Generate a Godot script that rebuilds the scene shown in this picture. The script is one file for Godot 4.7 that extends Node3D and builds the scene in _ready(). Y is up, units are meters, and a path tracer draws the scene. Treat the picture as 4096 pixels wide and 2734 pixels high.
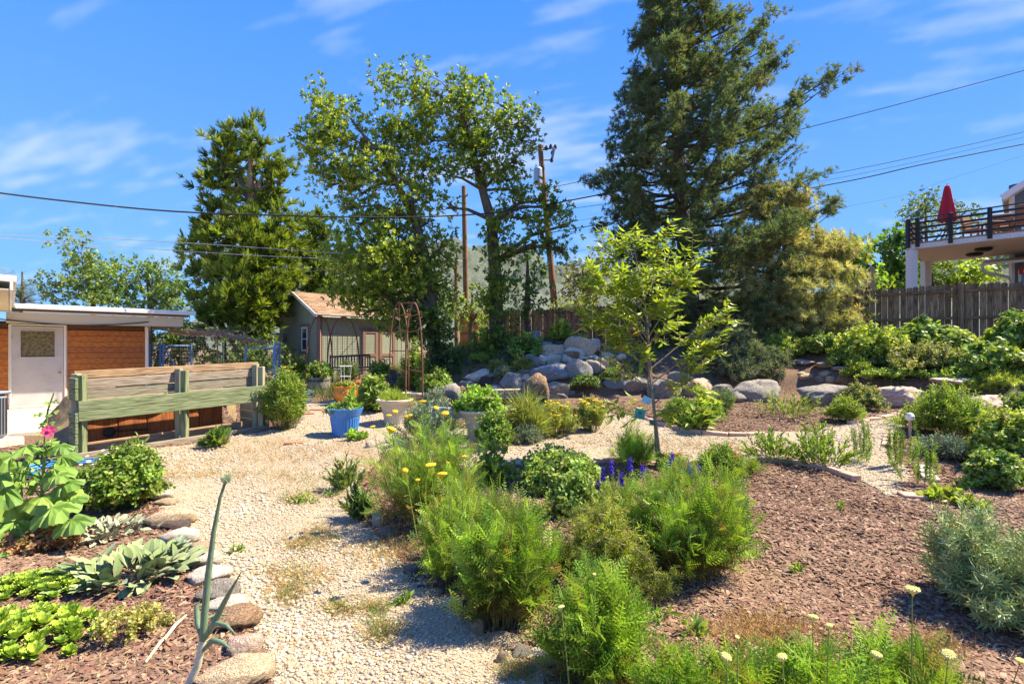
extends Node3D
# A terraced back garden: gravel path, yarrow beds, rockery, shed, junipers and a neighbour's deck.
# Pixels of the photograph give directions; distances come from the ground (gp) or from the thing's usual size.
const F := 2100.0
const MX := 2048.0
const HY := 1395.0
const EYE := 1.6
const GAIN := 1.75
var rng := RandomNumberGenerator.new()
var used := {}
var M := {}
var G := {}

func r(a: float, b: float) -> float:
	return rng.randf_range(a, b)

func P(x: float, y: float, d: float) -> Vector3:
	return Vector3(x, y, -d)

func at(px: float, py: float, d: float) -> Vector3:
	return Vector3((px - MX) / F * d, EYE - (py - HY) / F * d, -d)

func gp(px: float, py: float) -> Vector3:
	var kx := (px - MX) / F
	var ky := (py - HY) / F
	var d := 1.2
	while d < 34.0:
		if EYE - ky * d < H(kx * d, d):
			break
		d += 0.15
	var lo := d - 0.15
	var hi := d
	for k in 12:
		var m := (lo + hi) * 0.5
		if EYE - ky * m < H(kx * m, m):
			hi = m
		else:
			lo = m
	return P(kx * hi, H(kx * hi, hi), hi)

const EX := [-6.0, -2.6, -1.2, 0.66, 4.25, 6.4, 8.0, 9.0, 10.1, 14.0]
const ED := [19.0, 15.6, 14.2, 13.5, 13.7, 14.05, 13.8, 12.3, 11.2, 8.5]

func edge_d(x: float) -> float:
	if x <= EX[0]:
		return ED[0]
	for k in range(1, EX.size()):
		if x <= EX[k]:
			return lerpf(ED[k - 1], ED[k], (x - EX[k - 1]) / (EX[k] - EX[k - 1]))
	return ED[-1]

func sm(a: float, b: float, x: float) -> float:
	var t := clampf((x - a) / (b - a), 0.0, 1.0)
	return t * t * (3.0 - 2.0 * t)

func H(x: float, d: float) -> float:
	var left := lerpf(0.25, 1.0, sm(-9.0, -5.0, x))
	var h := 0.045 * clampf(d - 6.0, 0.0, 22.0) * left
	var e := d - edge_d(x)
	if e > 0.0 and x > -6.0:
		var up := 0.45 * sm(0.0, 0.7, e) + 0.26 * maxf(e - 0.3, 0.0)
		up *= sm(-5.0, -0.5, x)
		up += 0.42 * exp(-((x - 1.7) * (x - 1.7) + (d - 16.2) * (d - 16.2)) / 1.5)
		h = minf(h + up, maxf(1.62, minf(h + up, 1.62 + 0.4 * exp(-((x - 1.7) * (x - 1.7) + (d - 16.2) * (d - 16.2)) / 1.5))))
	if d > 30.0:
		h = lerpf(h, 0.9, sm(30.0, 45.0, d))
	h += 0.018 * sin(x * 2.3 + 1.0) * sin(d * 1.9) + 0.012 * sin(x * 5.1 + d * 3.7)
	return h

# ---------------------------------------------------------------- names, things, parts
func numbered(n: String) -> String:
	var k: int = used.get(n, -1) + 1
	used[n] = k
	return n if k == 0 else "%s_%03d" % [n, k]

func tag(o: Node3D, label: String, cat: String, grp := "") -> Node3D:
	o.set_meta("label", label)
	o.set_meta("category", cat)
	if grp != "":
		o.set_meta("group", grp)
	return o

func thing(n: String, label: String, cat: String, grp := "", pos := Vector3.ZERO) -> Node3D:
	var o := Node3D.new()
	o.name = numbered(n)
	add_child(o)
	o.position = pos
	return tag(o, label, cat, grp)

func part(n: String, mesh: Mesh, m: Material, parent: Node3D = null, tr := Transform3D()) -> MeshInstance3D:
	var o := MeshInstance3D.new()
	o.mesh = mesh
	o.material_override = m
	o.transform = tr
	if parent == null:
		o.name = numbered(n)
		add_child(o)
	else:
		o.name = n
		parent.add_child(o, true)
	return o

func setting(n: String, mesh: Mesh, m: Material) -> MeshInstance3D:
	var o := part(n, mesh, m)
	o.set_meta("kind", "structure")
	return o

class Sow:
	var b := PackedFloat32Array()
	var n := 0
	func put(x: Basis, o: Vector3, c: Color) -> void:
		b.append_array(PackedFloat32Array([x.x.x, x.y.x, x.z.x, o.x, x.x.y, x.y.y, x.z.y, o.y, x.x.z, x.y.z, x.z.z, o.z, c.r, c.g, c.b, 1.0]))
		n += 1

func sown(n: String, s: Sow, mesh: Mesh, m: Material, parent: Node3D = null) -> MultiMeshInstance3D:
	var mm := MultiMesh.new()
	mm.transform_format = MultiMesh.TRANSFORM_3D
	mm.use_colors = true
	mm.mesh = mesh
	mm.instance_count = s.n
	mm.buffer = s.b
	var o := MultiMeshInstance3D.new()
	o.multimesh = mm
	o.material_override = m
	if parent == null:
		o.name = numbered(n)
		add_child(o)
	else:
		o.name = n
		o.set_meta("kind", "stuff")
		parent.add_child(o, true)
	return o

func aim(dir: Vector3, roll: float) -> Basis:
	var y := dir.normalized()
	var h := Vector3.RIGHT if absf(y.y) > 0.95 else Vector3.UP
	var x := h.cross(y).normalized()
	var z := x.cross(y)
	var c := cos(roll)
	var s := sin(roll)
	return Basis(x * c + z * s, y, z * c - x * s)

func rdir() -> Vector3:
	var z := r(-1.0, 1.0)
	var a := r(0.0, TAU)
	var q := sqrt(1.0 - z * z)
	return Vector3(q * cos(a), z, q * sin(a))

func mixc(a: Color, b: Color, t: float, j := 0.17) -> Color:
	var c := a.lerp(b, t)
	var k := 1.0 + r(-j, j)
	return Color(c.r * k * (1.0 + r(-j, j) * 0.6), c.g * k, c.b * k)

# ---------------------------------------------------------------- mesh collector
class MB:
	var v := PackedVector3Array()
	var n := PackedVector3Array()
	var c := PackedColorArray()
	var col := Color.WHITE
	func t3(a: Vector3, b: Vector3, d: Vector3) -> void:
		var m := (d - a).cross(b - a).normalized()
		v.append(a); v.append(b); v.append(d)
		n.append(m); n.append(m); n.append(m)
		c.append(col); c.append(col); c.append(col)
	func tn(a: Vector3, b: Vector3, d: Vector3, na: Vector3, nb: Vector3, nd: Vector3) -> void:
		var m := (d - a).cross(b - a)
		if m.dot(na + nb + nd) < 0.0:
			v.append(a); v.append(d); v.append(b)
			n.append(na); n.append(nd); n.append(nb)
		else:
			v.append(a); v.append(b); v.append(d)
			n.append(na); n.append(nb); n.append(nd)
		c.append(col); c.append(col); c.append(col)
	func to(a: Vector3, b: Vector3, d: Vector3, mid: Vector3) -> void:
		if (d - a).cross(b - a).dot((a + b + d) / 3.0 - mid) < 0.0:
			t3(a, d, b)
		else:
			t3(a, b, d)
	func qo(a: Vector3, b: Vector3, d: Vector3, e: Vector3, mid: Vector3) -> void:
		to(a, b, d, mid)
		to(a, d, e, mid)
	func quad(a: Vector3, b: Vector3, d: Vector3, e: Vector3) -> void:
		t3(a, b, d)
		t3(a, d, e)
	func box(tr: Transform3D, s: Vector3, bev := 0.0) -> void:
		var h := s * 0.5
		var o := tr.origin
		var b := minf(bev, minf(h.x, minf(h.y, h.z)) * 0.6)
		var f := {}
		for sx in [-1, 1]:
			for sy in [-1, 1]:
				for sz in [-1, 1]:
					f[[0, sx, sy, sz]] = tr * Vector3(sx * h.x, sy * (h.y - b), sz * (h.z - b))
					f[[1, sx, sy, sz]] = tr * Vector3(sx * (h.x - b), sy * h.y, sz * (h.z - b))
					f[[2, sx, sy, sz]] = tr * Vector3(sx * (h.x - b), sy * (h.y - b), sz * h.z)
		for q in [-1, 1]:
			qo(f[[0, q, -1, -1]], f[[0, q, 1, -1]], f[[0, q, 1, 1]], f[[0, q, -1, 1]], o)
			qo(f[[1, -1, q, -1]], f[[1, 1, q, -1]], f[[1, 1, q, 1]], f[[1, -1, q, 1]], o)
			qo(f[[2, -1, -1, q]], f[[2, 1, -1, q]], f[[2, 1, 1, q]], f[[2, -1, 1, q]], o)
		if b > 0.0:
			for p in [-1, 1]:
				for q in [-1, 1]:
					qo(f[[0, p, q, -1]], f[[0, p, q, 1]], f[[1, p, q, 1]], f[[1, p, q, -1]], o)
					qo(f[[0, p, -1, q]], f[[0, p, 1, q]], f[[2, p, 1, q]], f[[2, p, -1, q]], o)
					qo(f[[1, -1, p, q]], f[[1, 1, p, q]], f[[2, 1, p, q]], f[[2, -1, p, q]], o)
					for w in [-1, 1]:
						to(f[[0, p, q, w]], f[[1, p, q, w]], f[[2, p, q, w]], o)
	func tube(pts: Array, rad: Array, sides := 6, cap := true) -> void:
		var k := pts.size()
		var ref := Vector3.UP
		var ring := []
		var nor := []
		for i in k:
			var t: Vector3 = (pts[mini(i + 1, k - 1)] - pts[maxi(i - 1, 0)]).normalized()
			if i == 0:
				ref = Vector3.RIGHT if absf(t.y) > 0.8 else Vector3.UP
			var x := ref.cross(t).normalized()
			if x.length() < 0.1:
				x = Vector3.FORWARD.cross(t).normalized()
			var y := t.cross(x)
			ref = y
			var a := []
			var b := []
			for s in sides:
				var w := TAU * s / sides
				var q := x * cos(w) + y * sin(w)
				a.append(pts[i] + q * float(rad[i]))
				b.append(q)
			ring.append(a)
			nor.append(b)
		for i in k - 1:
			for s in sides:
				var u := (s + 1) % sides
				tn(ring[i][s], ring[i][u], ring[i + 1][u], nor[i][s], nor[i][u], nor[i + 1][u])
				tn(ring[i][s], ring[i + 1][u], ring[i + 1][s], nor[i][s], nor[i + 1][u], nor[i + 1][s])
		if cap:
			for e in [0, k - 1]:
				var mid: Vector3 = pts[1] if e == 0 else pts[k - 2]
				for s in range(1, sides - 1):
					to(ring[e][0], ring[e][s], ring[e][s + 1], mid)
	func lathe(prof: Array, sides := 24, o := Vector3.ZERO) -> void:
		for i in prof.size() - 1:
			var a: Vector2 = prof[i]
			var b: Vector2 = prof[i + 1]
			var e := b - a
			for s in sides:
				var w0 := TAU * s / sides
				var w1 := TAU * (s + 1) / sides
				var d0 := Vector3(cos(w0), 0, sin(w0))
				var d1 := Vector3(cos(w1), 0, sin(w1))
				var n0 := (d0 * e.y - Vector3.UP * e.x).normalized()
				var n1 := (d1 * e.y - Vector3.UP * e.x).normalized()
				var p0 := o + d0 * a.x + Vector3.UP * a.y
				var p1 := o + d1 * a.x + Vector3.UP * a.y
				var q0 := o + d0 * b.x + Vector3.UP * b.y
				var q1 := o + d1 * b.x + Vector3.UP * b.y
				if a.x > 1e-5:
					tn(p0, p1, q1, n0, n1, n1)
				if b.x > 1e-5:
					tn(p0, q1, q0, n0, n1, n0)
	func blade(tr: Transform3D, L: float, prof: Array, fold := 0.2, bend := 0.0) -> void:
		# leaf along +y, face towards +z; prof: half widths in metres along it
		var k := prof.size()
		var mid := []
		var lf := []
		var rt := []
		for i in k:
			var t := float(i) / (k - 1)
			var w: float = prof[i]
			var y := L * t
			var z := -bend * L * t * t
			mid.append(tr * Vector3(0, y, z))
			lf.append(tr * Vector3(-w, y, z + fold * w))
			rt.append(tr * Vector3(w, y, z + fold * w))
		for i in k - 1:
			if float(prof[i]) > 1e-5:
				t3(mid[i], lf[i], lf[i + 1] if float(prof[i + 1]) > 1e-5 else mid[i + 1])
				t3(mid[i], rt[i + 1] if float(prof[i + 1]) > 1e-5 else mid[i + 1], rt[i])
			if float(prof[i + 1]) > 1e-5:
				t3(mid[i], lf[i + 1], mid[i + 1])
				t3(mid[i], mid[i + 1], rt[i + 1])
	func done() -> ArrayMesh:
		var a := []
		a.resize(Mesh.ARRAY_MAX)
		a[Mesh.ARRAY_VERTEX] = v
		a[Mesh.ARRAY_NORMAL] = n
		a[Mesh.ARRAY_COLOR] = c
		var m := ArrayMesh.new()
		m.add_surface_from_arrays(Mesh.PRIMITIVE_TRIANGLES, a)
		return m

func box_mesh(s: Vector3, bev := 0.004) -> ArrayMesh:
	var key := "box%.3f_%.3f_%.3f_%.3f" % [s.x, s.y, s.z, bev]
	if not G.has(key):
		var mb := MB.new()
		mb.box(Transform3D(), s, bev)
		G[key] = mb.done()
	return G[key]

func tube_mesh(pts: Array, rad: Array, sides := 6) -> ArrayMesh:
	var mb := MB.new()
	mb.tube(pts, rad, sides)
	return mb.done()

func bar(n: String, a: Vector3, b: Vector3, w: float, h: float, m: Material, parent: Node3D, bev := 0.004) -> MeshInstance3D:
	# a board from a to b; length along its own x, h upwards
	var x := (b - a).normalized()
	var z := x.cross(Vector3.UP)
	if z.length() < 0.01:
		z = Vector3.BACK
	z = z.normalized()
	var y := z.cross(x).normalized()
	return part(n, box_mesh(Vector3((b - a).length(), h, w), bev), m, parent, Transform3D(Basis(x, y, z), (a + b) * 0.5))

# ---------------------------------------------------------------- materials
func ntex(freq: float, ramp: Array, seed_ := 1, oct := 4, kind := FastNoiseLite.TYPE_SIMPLEX_SMOOTH, size := 384) -> NoiseTexture2D:
	var key := "tex%f_%s_%d_%d_%d_%d" % [freq, str(ramp), seed_, oct, kind, size]
	if G.has(key):
		return G[key]
	var t := NoiseTexture2D.new()
	var f := FastNoiseLite.new()
	f.noise_type = kind
	f.frequency = freq
	f.fractal_octaves = oct
	f.seed = seed_
	t.noise = f
	t.width = size
	t.height = size
	t.seamless = true
	if ramp.size():
		var g := Gradient.new()
		var offs := PackedFloat32Array()
		var cols := PackedColorArray()
		for i in ramp.size():
			offs.append(0.12 + 0.76 * i / maxf(1.0, ramp.size() - 1.0))
			cols.append((ramp[i] as Color).linear_to_srgb())
		g.offsets = offs
		g.colors = cols
		t.color_ramp = g
	G[key] = t
	return t

func plain(c: Color, rough := 0.7, metal := 0.0) -> StandardMaterial3D:
	var m := StandardMaterial3D.new()
	m.albedo_color = c.linear_to_srgb()
	m.roughness = rough
	m.metallic = metal
	m.cull_mode = BaseMaterial3D.CULL_DISABLED
	return m

func grained(ramp: Array, freq: float, scale: Vector3, rough := 0.85, bump := 0.0, world := false, seed_ := 1, oct := 5) -> StandardMaterial3D:
	var m := StandardMaterial3D.new()
	m.roughness = rough
	m.albedo_texture = ntex(freq, ramp, seed_, oct)
	m.uv1_triplanar = true
	m.uv1_world_triplanar = world
	m.uv1_scale = scale
	m.cull_mode = BaseMaterial3D.CULL_DISABLED
	if bump > 0.0:
		m.heightmap_enabled = true
		m.heightmap_texture = ntex(0.09 if freq > 0.04 else 0.03, [], 7, 5)
		m.heightmap_scale = bump
	return m

func leafy(rough := 0.55, back := 0.55, tint := Color(1, 1, 1)) -> StandardMaterial3D:
	# leaf colour comes from the copies; thin blades let part of the light through
	var m := StandardMaterial3D.new()
	m.albedo_color = tint.linear_to_srgb()
	m.vertex_color_use_as_albedo = true
	m.roughness = rough
	m.cull_mode = BaseMaterial3D.CULL_DISABLED
	if back > 0.0:
		m.backlight_enabled = true
		m.backlight = Color(back, back, back * 0.7)
	return m

func _ready() -> void:
	rng.seed = 20240611
	set_camera_and_light()
	make_materials()
	make_kit()
	make_ground()
	make_far()
	make_garage()
	make_bin()
	make_shed()
	make_fence()
	make_neighbour()
	make_poles()
	make_garden_things()
	make_pots()
	make_rocks()
	make_edging()
	make_trees()
	make_near_plants()
	make_mid_plants()
	make_far_plants()

func set_camera_and_light() -> void:
	var cam := Camera3D.new()
	cam.name = "camera"
	add_child(cam)
	cam.position = Vector3(0, EYE, 0)
	var near := 0.05
	cam.set_frustum(2.0 * near * 1367.0 / F, Vector2(0, near * 28.0 / F), near, 9000.0)
	var sun := DirectionalLight3D.new()
	sun.name = "sun"
	sun.light_energy = 1.6
	sun.light_color = Color(1.0, 0.945, 0.83)
	sun.light_angular_distance = 0.5
	sun.shadow_enabled = true
	add_child(sun)
	var to_sun := Vector3(0.57, 0.80, -0.14).normalized()
	sun.look_at_from_position(to_sun * 50.0, Vector3.ZERO)
	var env := Environment.new()
	env.background_mode = Environment.BG_SKY
	env.sky = Sky.new()
	env.sky.sky_material = make_sky()
	env.tonemap_mode = Environment.TONE_MAPPER_LINEAR
	env.tonemap_exposure = 2.7
	env.sdfgi_enabled = true
	env.ssao_enabled = true
	env.ssil_enabled = true
	env.fog_enabled = true
	env.fog_density = 0.000012
	env.fog_light_color = Color(0.72, 0.82, 1.0)
	var we := WorldEnvironment.new()
	we.name = "world_environment"
	we.environment = env
	add_child(we)

func make_sky() -> PanoramaSkyMaterial:
	# clear blue that pales downwards, with thin cirrus streaks
	var w := 1536
	var h := 768
	var img := Image.create(w, h, false, Image.FORMAT_RGBF)
	var f := FastNoiseLite.new()
	f.frequency = 1.0
	f.fractal_octaves = 5
	f.seed = 11
	var f2 := FastNoiseLite.new()
	f2.frequency = 0.8
	f2.fractal_octaves = 3
	f2.seed = 4
	# streaks: px, py, half length, half width (pixels), slope (radians, downwards positive), strength
	var spots := []
	for q in [[420, 600, 520, 32, 0.30, 0.42], [130, 400, 300, 75, 0.15, 0.38], [470, 425, 260, 45, 0.05, 0.28], [250, 180, 500, 130, 0.1, 0.2],
			[1960, 298, 130, 32, 0.08, 0.45], [1560, 160, 300, 36, -0.05, 0.2], [2300, 270, 200, 60, 0.0, 0.12], [3700, 330, 520, 190, -0.25, 0.4],
			[3500, 240, 300, 110, -0.2, 0.25], [3950, 560, 380, 120, -0.1, 0.5], [3800, 880, 420, 110, 0.0, 0.4], [60, 960, 240, 46, 0.05, 0.62], [470, 1035, 62, 26, 0.2, 0.85], [585, 1050, 70, 30, 0.2, 0.8], [720, 1090, 40, 22, 0.2, 0.6], [1300, 880, 600, 60, 0.1, 0.15]]:
		var v := Vector3((q[0] - MX) / F, -(q[1] - HY) / F, -1.0)
		var az := atan2(v.x, -v.z)
		var el := atan2(v.y, Vector2(v.x, v.z).length())
		var k: float = cos(az)
		spots.append([az, el, q[2] / F * k * k, q[3] / F * k, q[4], q[5]])
	for j in h:
		var el := PI * (0.5 - (j + 0.5) / h)
		var here := []
		for q in spots:
			if absf(el - q[1]) < 3.0 * q[3] + q[2] * absf(sin(q[4])) * 3.0:
				here.append(q)
		for i in w:
			var az := TAU * ((i + 0.5) / w - 0.5)
			var up := maxf(el, 0.0) / (PI * 0.5)
			var t := pow(1.0 - up, 3.6)
			var col := Color(0.011, 0.094, 0.41).lerp(Color(0.12, 0.27, 0.46), t)
			if el < -0.02:
				col = Color(0.12, 0.25, 0.47).lerp(Color(0.11, 0.1, 0.08), minf(1.0, -el * 6.0))
			else:
				var d := Vector3(cos(el) * sin(az), sin(el), -cos(el) * cos(az))
				var g := d / (d.y + 0.12)
				var n := 0.6 * f.get_noise_2d(g.x * 0.9 + g.z * 0.5, g.z * 3.2 - g.x * 1.2) + 0.6 * f.get_noise_2d(g.x * 2.2 + g.z * 1.2 + 7.0, g.z * 9.5 - g.x * 3.6)
				var big := f2.get_noise_2d(g.x * 0.8, g.z * 0.9)
				var veil := clampf((n * 1.0 + big * 0.9 - 0.05) * 0.55, 0.0, 0.5)
				for s in here:
					var da: float = az - s[0]
					if absf(da) > 3.0 * s[2] + s[3]:
						continue
					var de: float = el - s[1]
					var u: float = (da * cos(s[4]) - de * sin(s[4])) / s[2]
					var y: float = (de * cos(s[4]) + da * sin(s[4])) / s[3]
					var e := u * u + y * y
					if e < 7.0:
						veil += 1.5 * s[5] * exp(-e) * clampf(0.8 + 1.15 * n, 0.15, 1.5)
				veil = clampf(veil, 0.0, 0.92)
				col = col.lerp(Color(0.37, 0.4, 0.44), veil)
			img.set_pixel(i, j, col)
	var m := PanoramaSkyMaterial.new()
	m.panorama = ImageTexture.create_from_image(img)
	m.energy_multiplier = 1.0
	return m

func make_materials() -> void:
	M.leaf = leafy(0.5, 0.95)
	M.leaf_gloss = leafy(0.42, 1.0)
	M.leaf_matte = leafy(0.8, 0.25)
	M.leaf_soft = leafy(0.95, 0.4)
	M.needle = leafy(0.65, 0.95)
	M.bark = grained([Color(0.05, 0.037, 0.027), Color(0.13, 0.1, 0.075), Color(0.2, 0.165, 0.13)], 0.03, Vector3(2.5, 0.6, 2.5), 0.95, 1.5)
	M.bark_light = grained([Color(0.2, 0.15, 0.1), Color(0.36, 0.29, 0.2)], 0.03, Vector3(4, 1, 4), 0.9, 0.6)
	M.soil = grained([Color(0.05, 0.027, 0.017), Color(0.12, 0.065, 0.04), Color(0.19, 0.115, 0.072), Color(0.27, 0.18, 0.12)], 0.05, Vector3(1.1, 1.1, 1.1), 0.95, 1.4, true, 3)
	M.gravel = grained([Color(0.16, 0.115, 0.07), Color(0.32, 0.255, 0.175), Color(0.4, 0.33, 0.24), Color(0.47, 0.41, 0.32)], 0.09, Vector3(1.3, 1.3, 1.3), 0.95, 1.2, true, 8)
	M.copies = leafy(0.9, 0.0)
	M.concrete = grained([Color(0.44, 0.38, 0.31), Color(0.56, 0.5, 0.42), Color(0.62, 0.56, 0.48)], 0.02, Vector3(0.8, 0.8, 0.8), 0.9, 0.15, true, 2)
	# wood: grain runs along a board's own x
	var gs := Vector3(0.5, 7.0, 7.0)
	M.cedar_wall = []
	for k in 4:
		M.cedar_wall.append(grained([Color(0.2, 0.05, 0.009), Color(0.38 + 0.04 * k, 0.115 + 0.014 * k, 0.017), Color(0.48 + 0.03 * k, 0.16 + 0.016 * k, 0.027)], 0.02, Vector3(0.9, 5.0, 5.0), 0.55, 0.1, false, 20 + k))
	M.green_wood = []
	M.grey_wood = []
	M.post_wood = []
	for k in 3:
		M.green_wood.append(grained([Color(0.1, 0.085, 0.055), Color(0.15, 0.19, 0.085), Color(0.2, 0.25, 0.12), Color(0.32, 0.28, 0.2)], 0.014, gs, 0.85, 0.2, false, 30 + k))
		M.grey_wood.append(grained([[Color(0.12, 0.09, 0.06), Color(0.14, 0.09, 0.05), Color(0.12, 0.1, 0.06)][k], [Color(0.27, 0.21, 0.155), Color(0.34, 0.21, 0.11), Color(0.24, 0.2, 0.15)][k], [Color(0.35, 0.28, 0.21), Color(0.42, 0.27, 0.15), Color(0.33, 0.27, 0.2)][k], [Color(0.4, 0.34, 0.27), Color(0.45, 0.33, 0.21), Color(0.2, 0.25, 0.12)][k]], 0.014, gs, 0.88, 0.25, false, 40 + k))
		M.post_wood.append(grained([Color(0.24, 0.2, 0.14), Color(0.36, 0.33, 0.22), Color(0.3, 0.38, 0.19)], 0.014, gs, 0.88, 0.2, false, 50 + k))
	M.fence = []
	M.fence_new = []
	for k in 5:
		var q := 0.75 + 0.14 * k
		M.fence.append(grained([Color(0.05, 0.033, 0.02) * q, Color(0.15, 0.095, 0.055) * q, Color(0.23, 0.15, 0.085) * q, Color(0.29, 0.2, 0.12) * q], 0.014, gs, 0.92, 0.3, false, 60 + k))
	for k in 2:
		M.fence_new.append(grained([Color(0.32, 0.11, 0.03), Color(0.48, 0.19, 0.06), Color(0.55, 0.26, 0.1)], 0.014, gs, 0.85, 0.2, false, 70 + k))
	M.orange_ply = grained([Color(0.2, 0.06, 0.018), Color(0.34, 0.11, 0.03), Color(0.4, 0.14, 0.045)], 0.012, Vector3(5, 0.5, 5), 0.7, 0.05, false, 81)
	M.cream = plain(Color(0.62, 0.54, 0.4), 0.7)
	M.white = plain(Color(0.75, 0.75, 0.74), 0.55)
	M.white_old = grained([Color(0.55, 0.52, 0.46), Color(0.74, 0.72, 0.68), Color(0.78, 0.77, 0.74)], 0.02, Vector3(2, 2, 2), 0.7)
	M.brown_trim = plain(Color(0.1, 0.05, 0.03), 0.8)
	M.door = grained([Color(0.42, 0.4, 0.42), Color(0.5, 0.475, 0.5), Color(0.52, 0.5, 0.52)], 0.008, Vector3(0.8, 0.8, 0.8), 0.5, 0.0, false, 90)
	M.screen = grained([Color(0.07, 0.06, 0.035), Color(0.16, 0.14, 0.075), Color(0.22, 0.19, 0.1)], 0.02, Vector3(1.5, 1.5, 1.5), 0.75, 0.0, false, 91)
	M.glass = plain(Color(0.05, 0.06, 0.07), 0.05)
	M.glass.metallic_specular = 0.8
	M.brass = plain(Color(0.5, 0.33, 0.12), 0.35, 1.0)
	M.steel = plain(Color(0.35, 0.36, 0.38), 0.45, 0.8)
	M.wire = plain(Color(0.3, 0.3, 0.3), 0.5, 0.7)
	M.cable = plain(Color(0.015, 0.016, 0.02), 0.6)
	M.cable_pale = plain(Color(0.33, 0.34, 0.36), 0.5, 0.5)
	M.grey_paint = plain(Color(0.22, 0.25, 0.32), 0.6)
	M.black = plain(Color(0.018, 0.018, 0.02), 0.5)
	M.black_rail = plain(Color(0.022, 0.02, 0.022), 0.65)
	M.rubber = plain(Color(0.05, 0.05, 0.055), 0.85)
	M.tarp = grained([Color(0.14, 0.1, 0.055), Color(0.24, 0.17, 0.09), Color(0.3, 0.22, 0.12)], 0.015, Vector3(1.2, 1.2, 1.2), 0.7, 0.5, false, 95)
	M.blue_paint = grained([Color(0.1, 0.19, 0.42), Color(0.16, 0.3, 0.62), Color(0.22, 0.38, 0.68)], 0.03, Vector3(3, 3, 3), 0.6, 0.0, false, 96)
	M.blue_pot = grained([Color(0.035, 0.17, 0.52), Color(0.045, 0.21, 0.6), Color(0.06, 0.25, 0.66)], 0.02, Vector3(3, 3, 3), 0.45, 0.0, false, 97)
	M.cream_pot = grained([Color(0.42, 0.35, 0.26), Color(0.56, 0.48, 0.37), Color(0.62, 0.55, 0.44)], 0.02, Vector3(3, 6, 3), 0.8, 0.1, false, 98)
	M.amber_pot = grained([Color(0.36, 0.14, 0.018), Color(0.56, 0.24, 0.03), Color(0.64, 0.3, 0.05)], 0.02, Vector3(3, 1, 3), 0.3, 0.0, false, 99)
	M.terracotta = grained([Color(0.24, 0.075, 0.03), Color(0.36, 0.12, 0.05), Color(0.42, 0.16, 0.075)], 0.02, Vector3(3, 3, 3), 0.8, 0.1, false, 100)
	M.slate_pot = plain(Color(0.05, 0.09, 0.16), 0.6)
	M.barrel = grained([Color(0.15, 0.13, 0.12), Color(0.3, 0.27, 0.24), Color(0.38, 0.35, 0.32)], 0.015, Vector3(5, 0.6, 5), 0.9, 0.2, false, 101)
	M.rust = grained([Color(0.09, 0.035, 0.022), Color(0.2, 0.08, 0.045), Color(0.3, 0.15, 0.09)], 0.05, Vector3(6, 6, 6), 0.85, 0.0, false, 102)
	M.shed_wall = grained([Color(0.27, 0.29, 0.21), Color(0.34, 0.36, 0.26), Color(0.38, 0.39, 0.29)], 0.012, Vector3(4, 0.5, 4), 0.85, 0.05, false, 103)
	M.shed_trim = plain(Color(0.27, 0.15, 0.11), 0.8)
	M.shingle = []
	for k in 5:
		var q := 0.72 + 0.14 * k
		M.shingle.append(grained([Color(0.15, 0.09, 0.055) * q, Color(0.25, 0.155, 0.095) * q, Color(0.33, 0.21, 0.13) * q], 0.12, Vector3(3, 3, 3), 0.95, 0.1, false, 104 + k))
	M.red_cloth = grained([Color(0.42, 0.008, 0.02), Color(0.58, 0.012, 0.03)], 0.02, Vector3(2, 2, 2), 0.8, 0.0, false, 110)
	M.soffit = plain(Color(0.72, 0.66, 0.55), 0.7)
	M.house_blue = plain(Color(0.12, 0.17, 0.25), 0.75)
	M.roof_dark = plain(Color(0.1, 0.09, 0.085), 0.9)
	M.wicker = grained([Color(0.2, 0.1, 0.05), Color(0.34, 0.19, 0.1)], 0.06, Vector3(6, 6, 6), 0.8, 0.0, false, 111)
	M.pole_wood = grained([Color(0.09, 0.045, 0.02), Color(0.24, 0.12, 0.05), Color(0.32, 0.17, 0.075)], 0.012, Vector3(5, 0.3, 5), 0.9, 0.2, false, 112)
	M.galvanised = plain(Color(0.4, 0.42, 0.44), 0.5, 0.6)
	M.orange_rim = plain(Color(0.55, 0.13, 0.02), 0.5)
	M.net = plain(Color(0.6, 0.58, 0.5), 0.9)
	M.teal_tag = plain(Color(0.06, 0.36, 0.3), 0.5)
	M.teal_dark = plain(Color(0.03, 0.13, 0.11), 0.5)
	M.pale_tag = plain(Color(0.35, 0.6, 0.6), 0.5)
	M.hose = plain(Color(0.05, 0.26, 0.55), 0.45)
	M.water = plain(Color(0.02, 0.03, 0.03), 0.04)
	M.kerb_blue = grained([Color(0.13, 0.18, 0.26), Color(0.2, 0.26, 0.35)], 0.02, Vector3(2, 2, 2), 0.85, 0.1, false, 113)
	M.brick_pink = []
	for k in 3:
		M.brick_pink.append(grained([Color(0.36, 0.21, 0.15), Color(0.46 + 0.05 * k, 0.31 + 0.03 * k, 0.23 + 0.03 * k), Color(0.58, 0.43, 0.34)], 0.04, Vector3(4, 4, 4), 0.9, 0.2, false, 114 + k))
	M.brick_red = grained([Color(0.36, 0.13, 0.07), Color(0.5, 0.22, 0.13)], 0.04, Vector3(4, 4, 4), 0.9, 0.2, false, 118)
	# stones
	var rs := Vector3(0.9, 1.6, 0.9)
	M.tan = grained([Color(0.2, 0.12, 0.06), Color(0.42, 0.29, 0.17), Color(0.55, 0.42, 0.28), Color(0.5, 0.45, 0.38)], 0.018, rs, 0.9, 1.6, false, 121)
	M.grey = grained([Color(0.1, 0.09, 0.08), Color(0.2, 0.18, 0.155), Color(0.29, 0.255, 0.21), Color(0.38, 0.31, 0.235)], 0.018, rs, 0.9, 1.6, false, 122)
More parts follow.
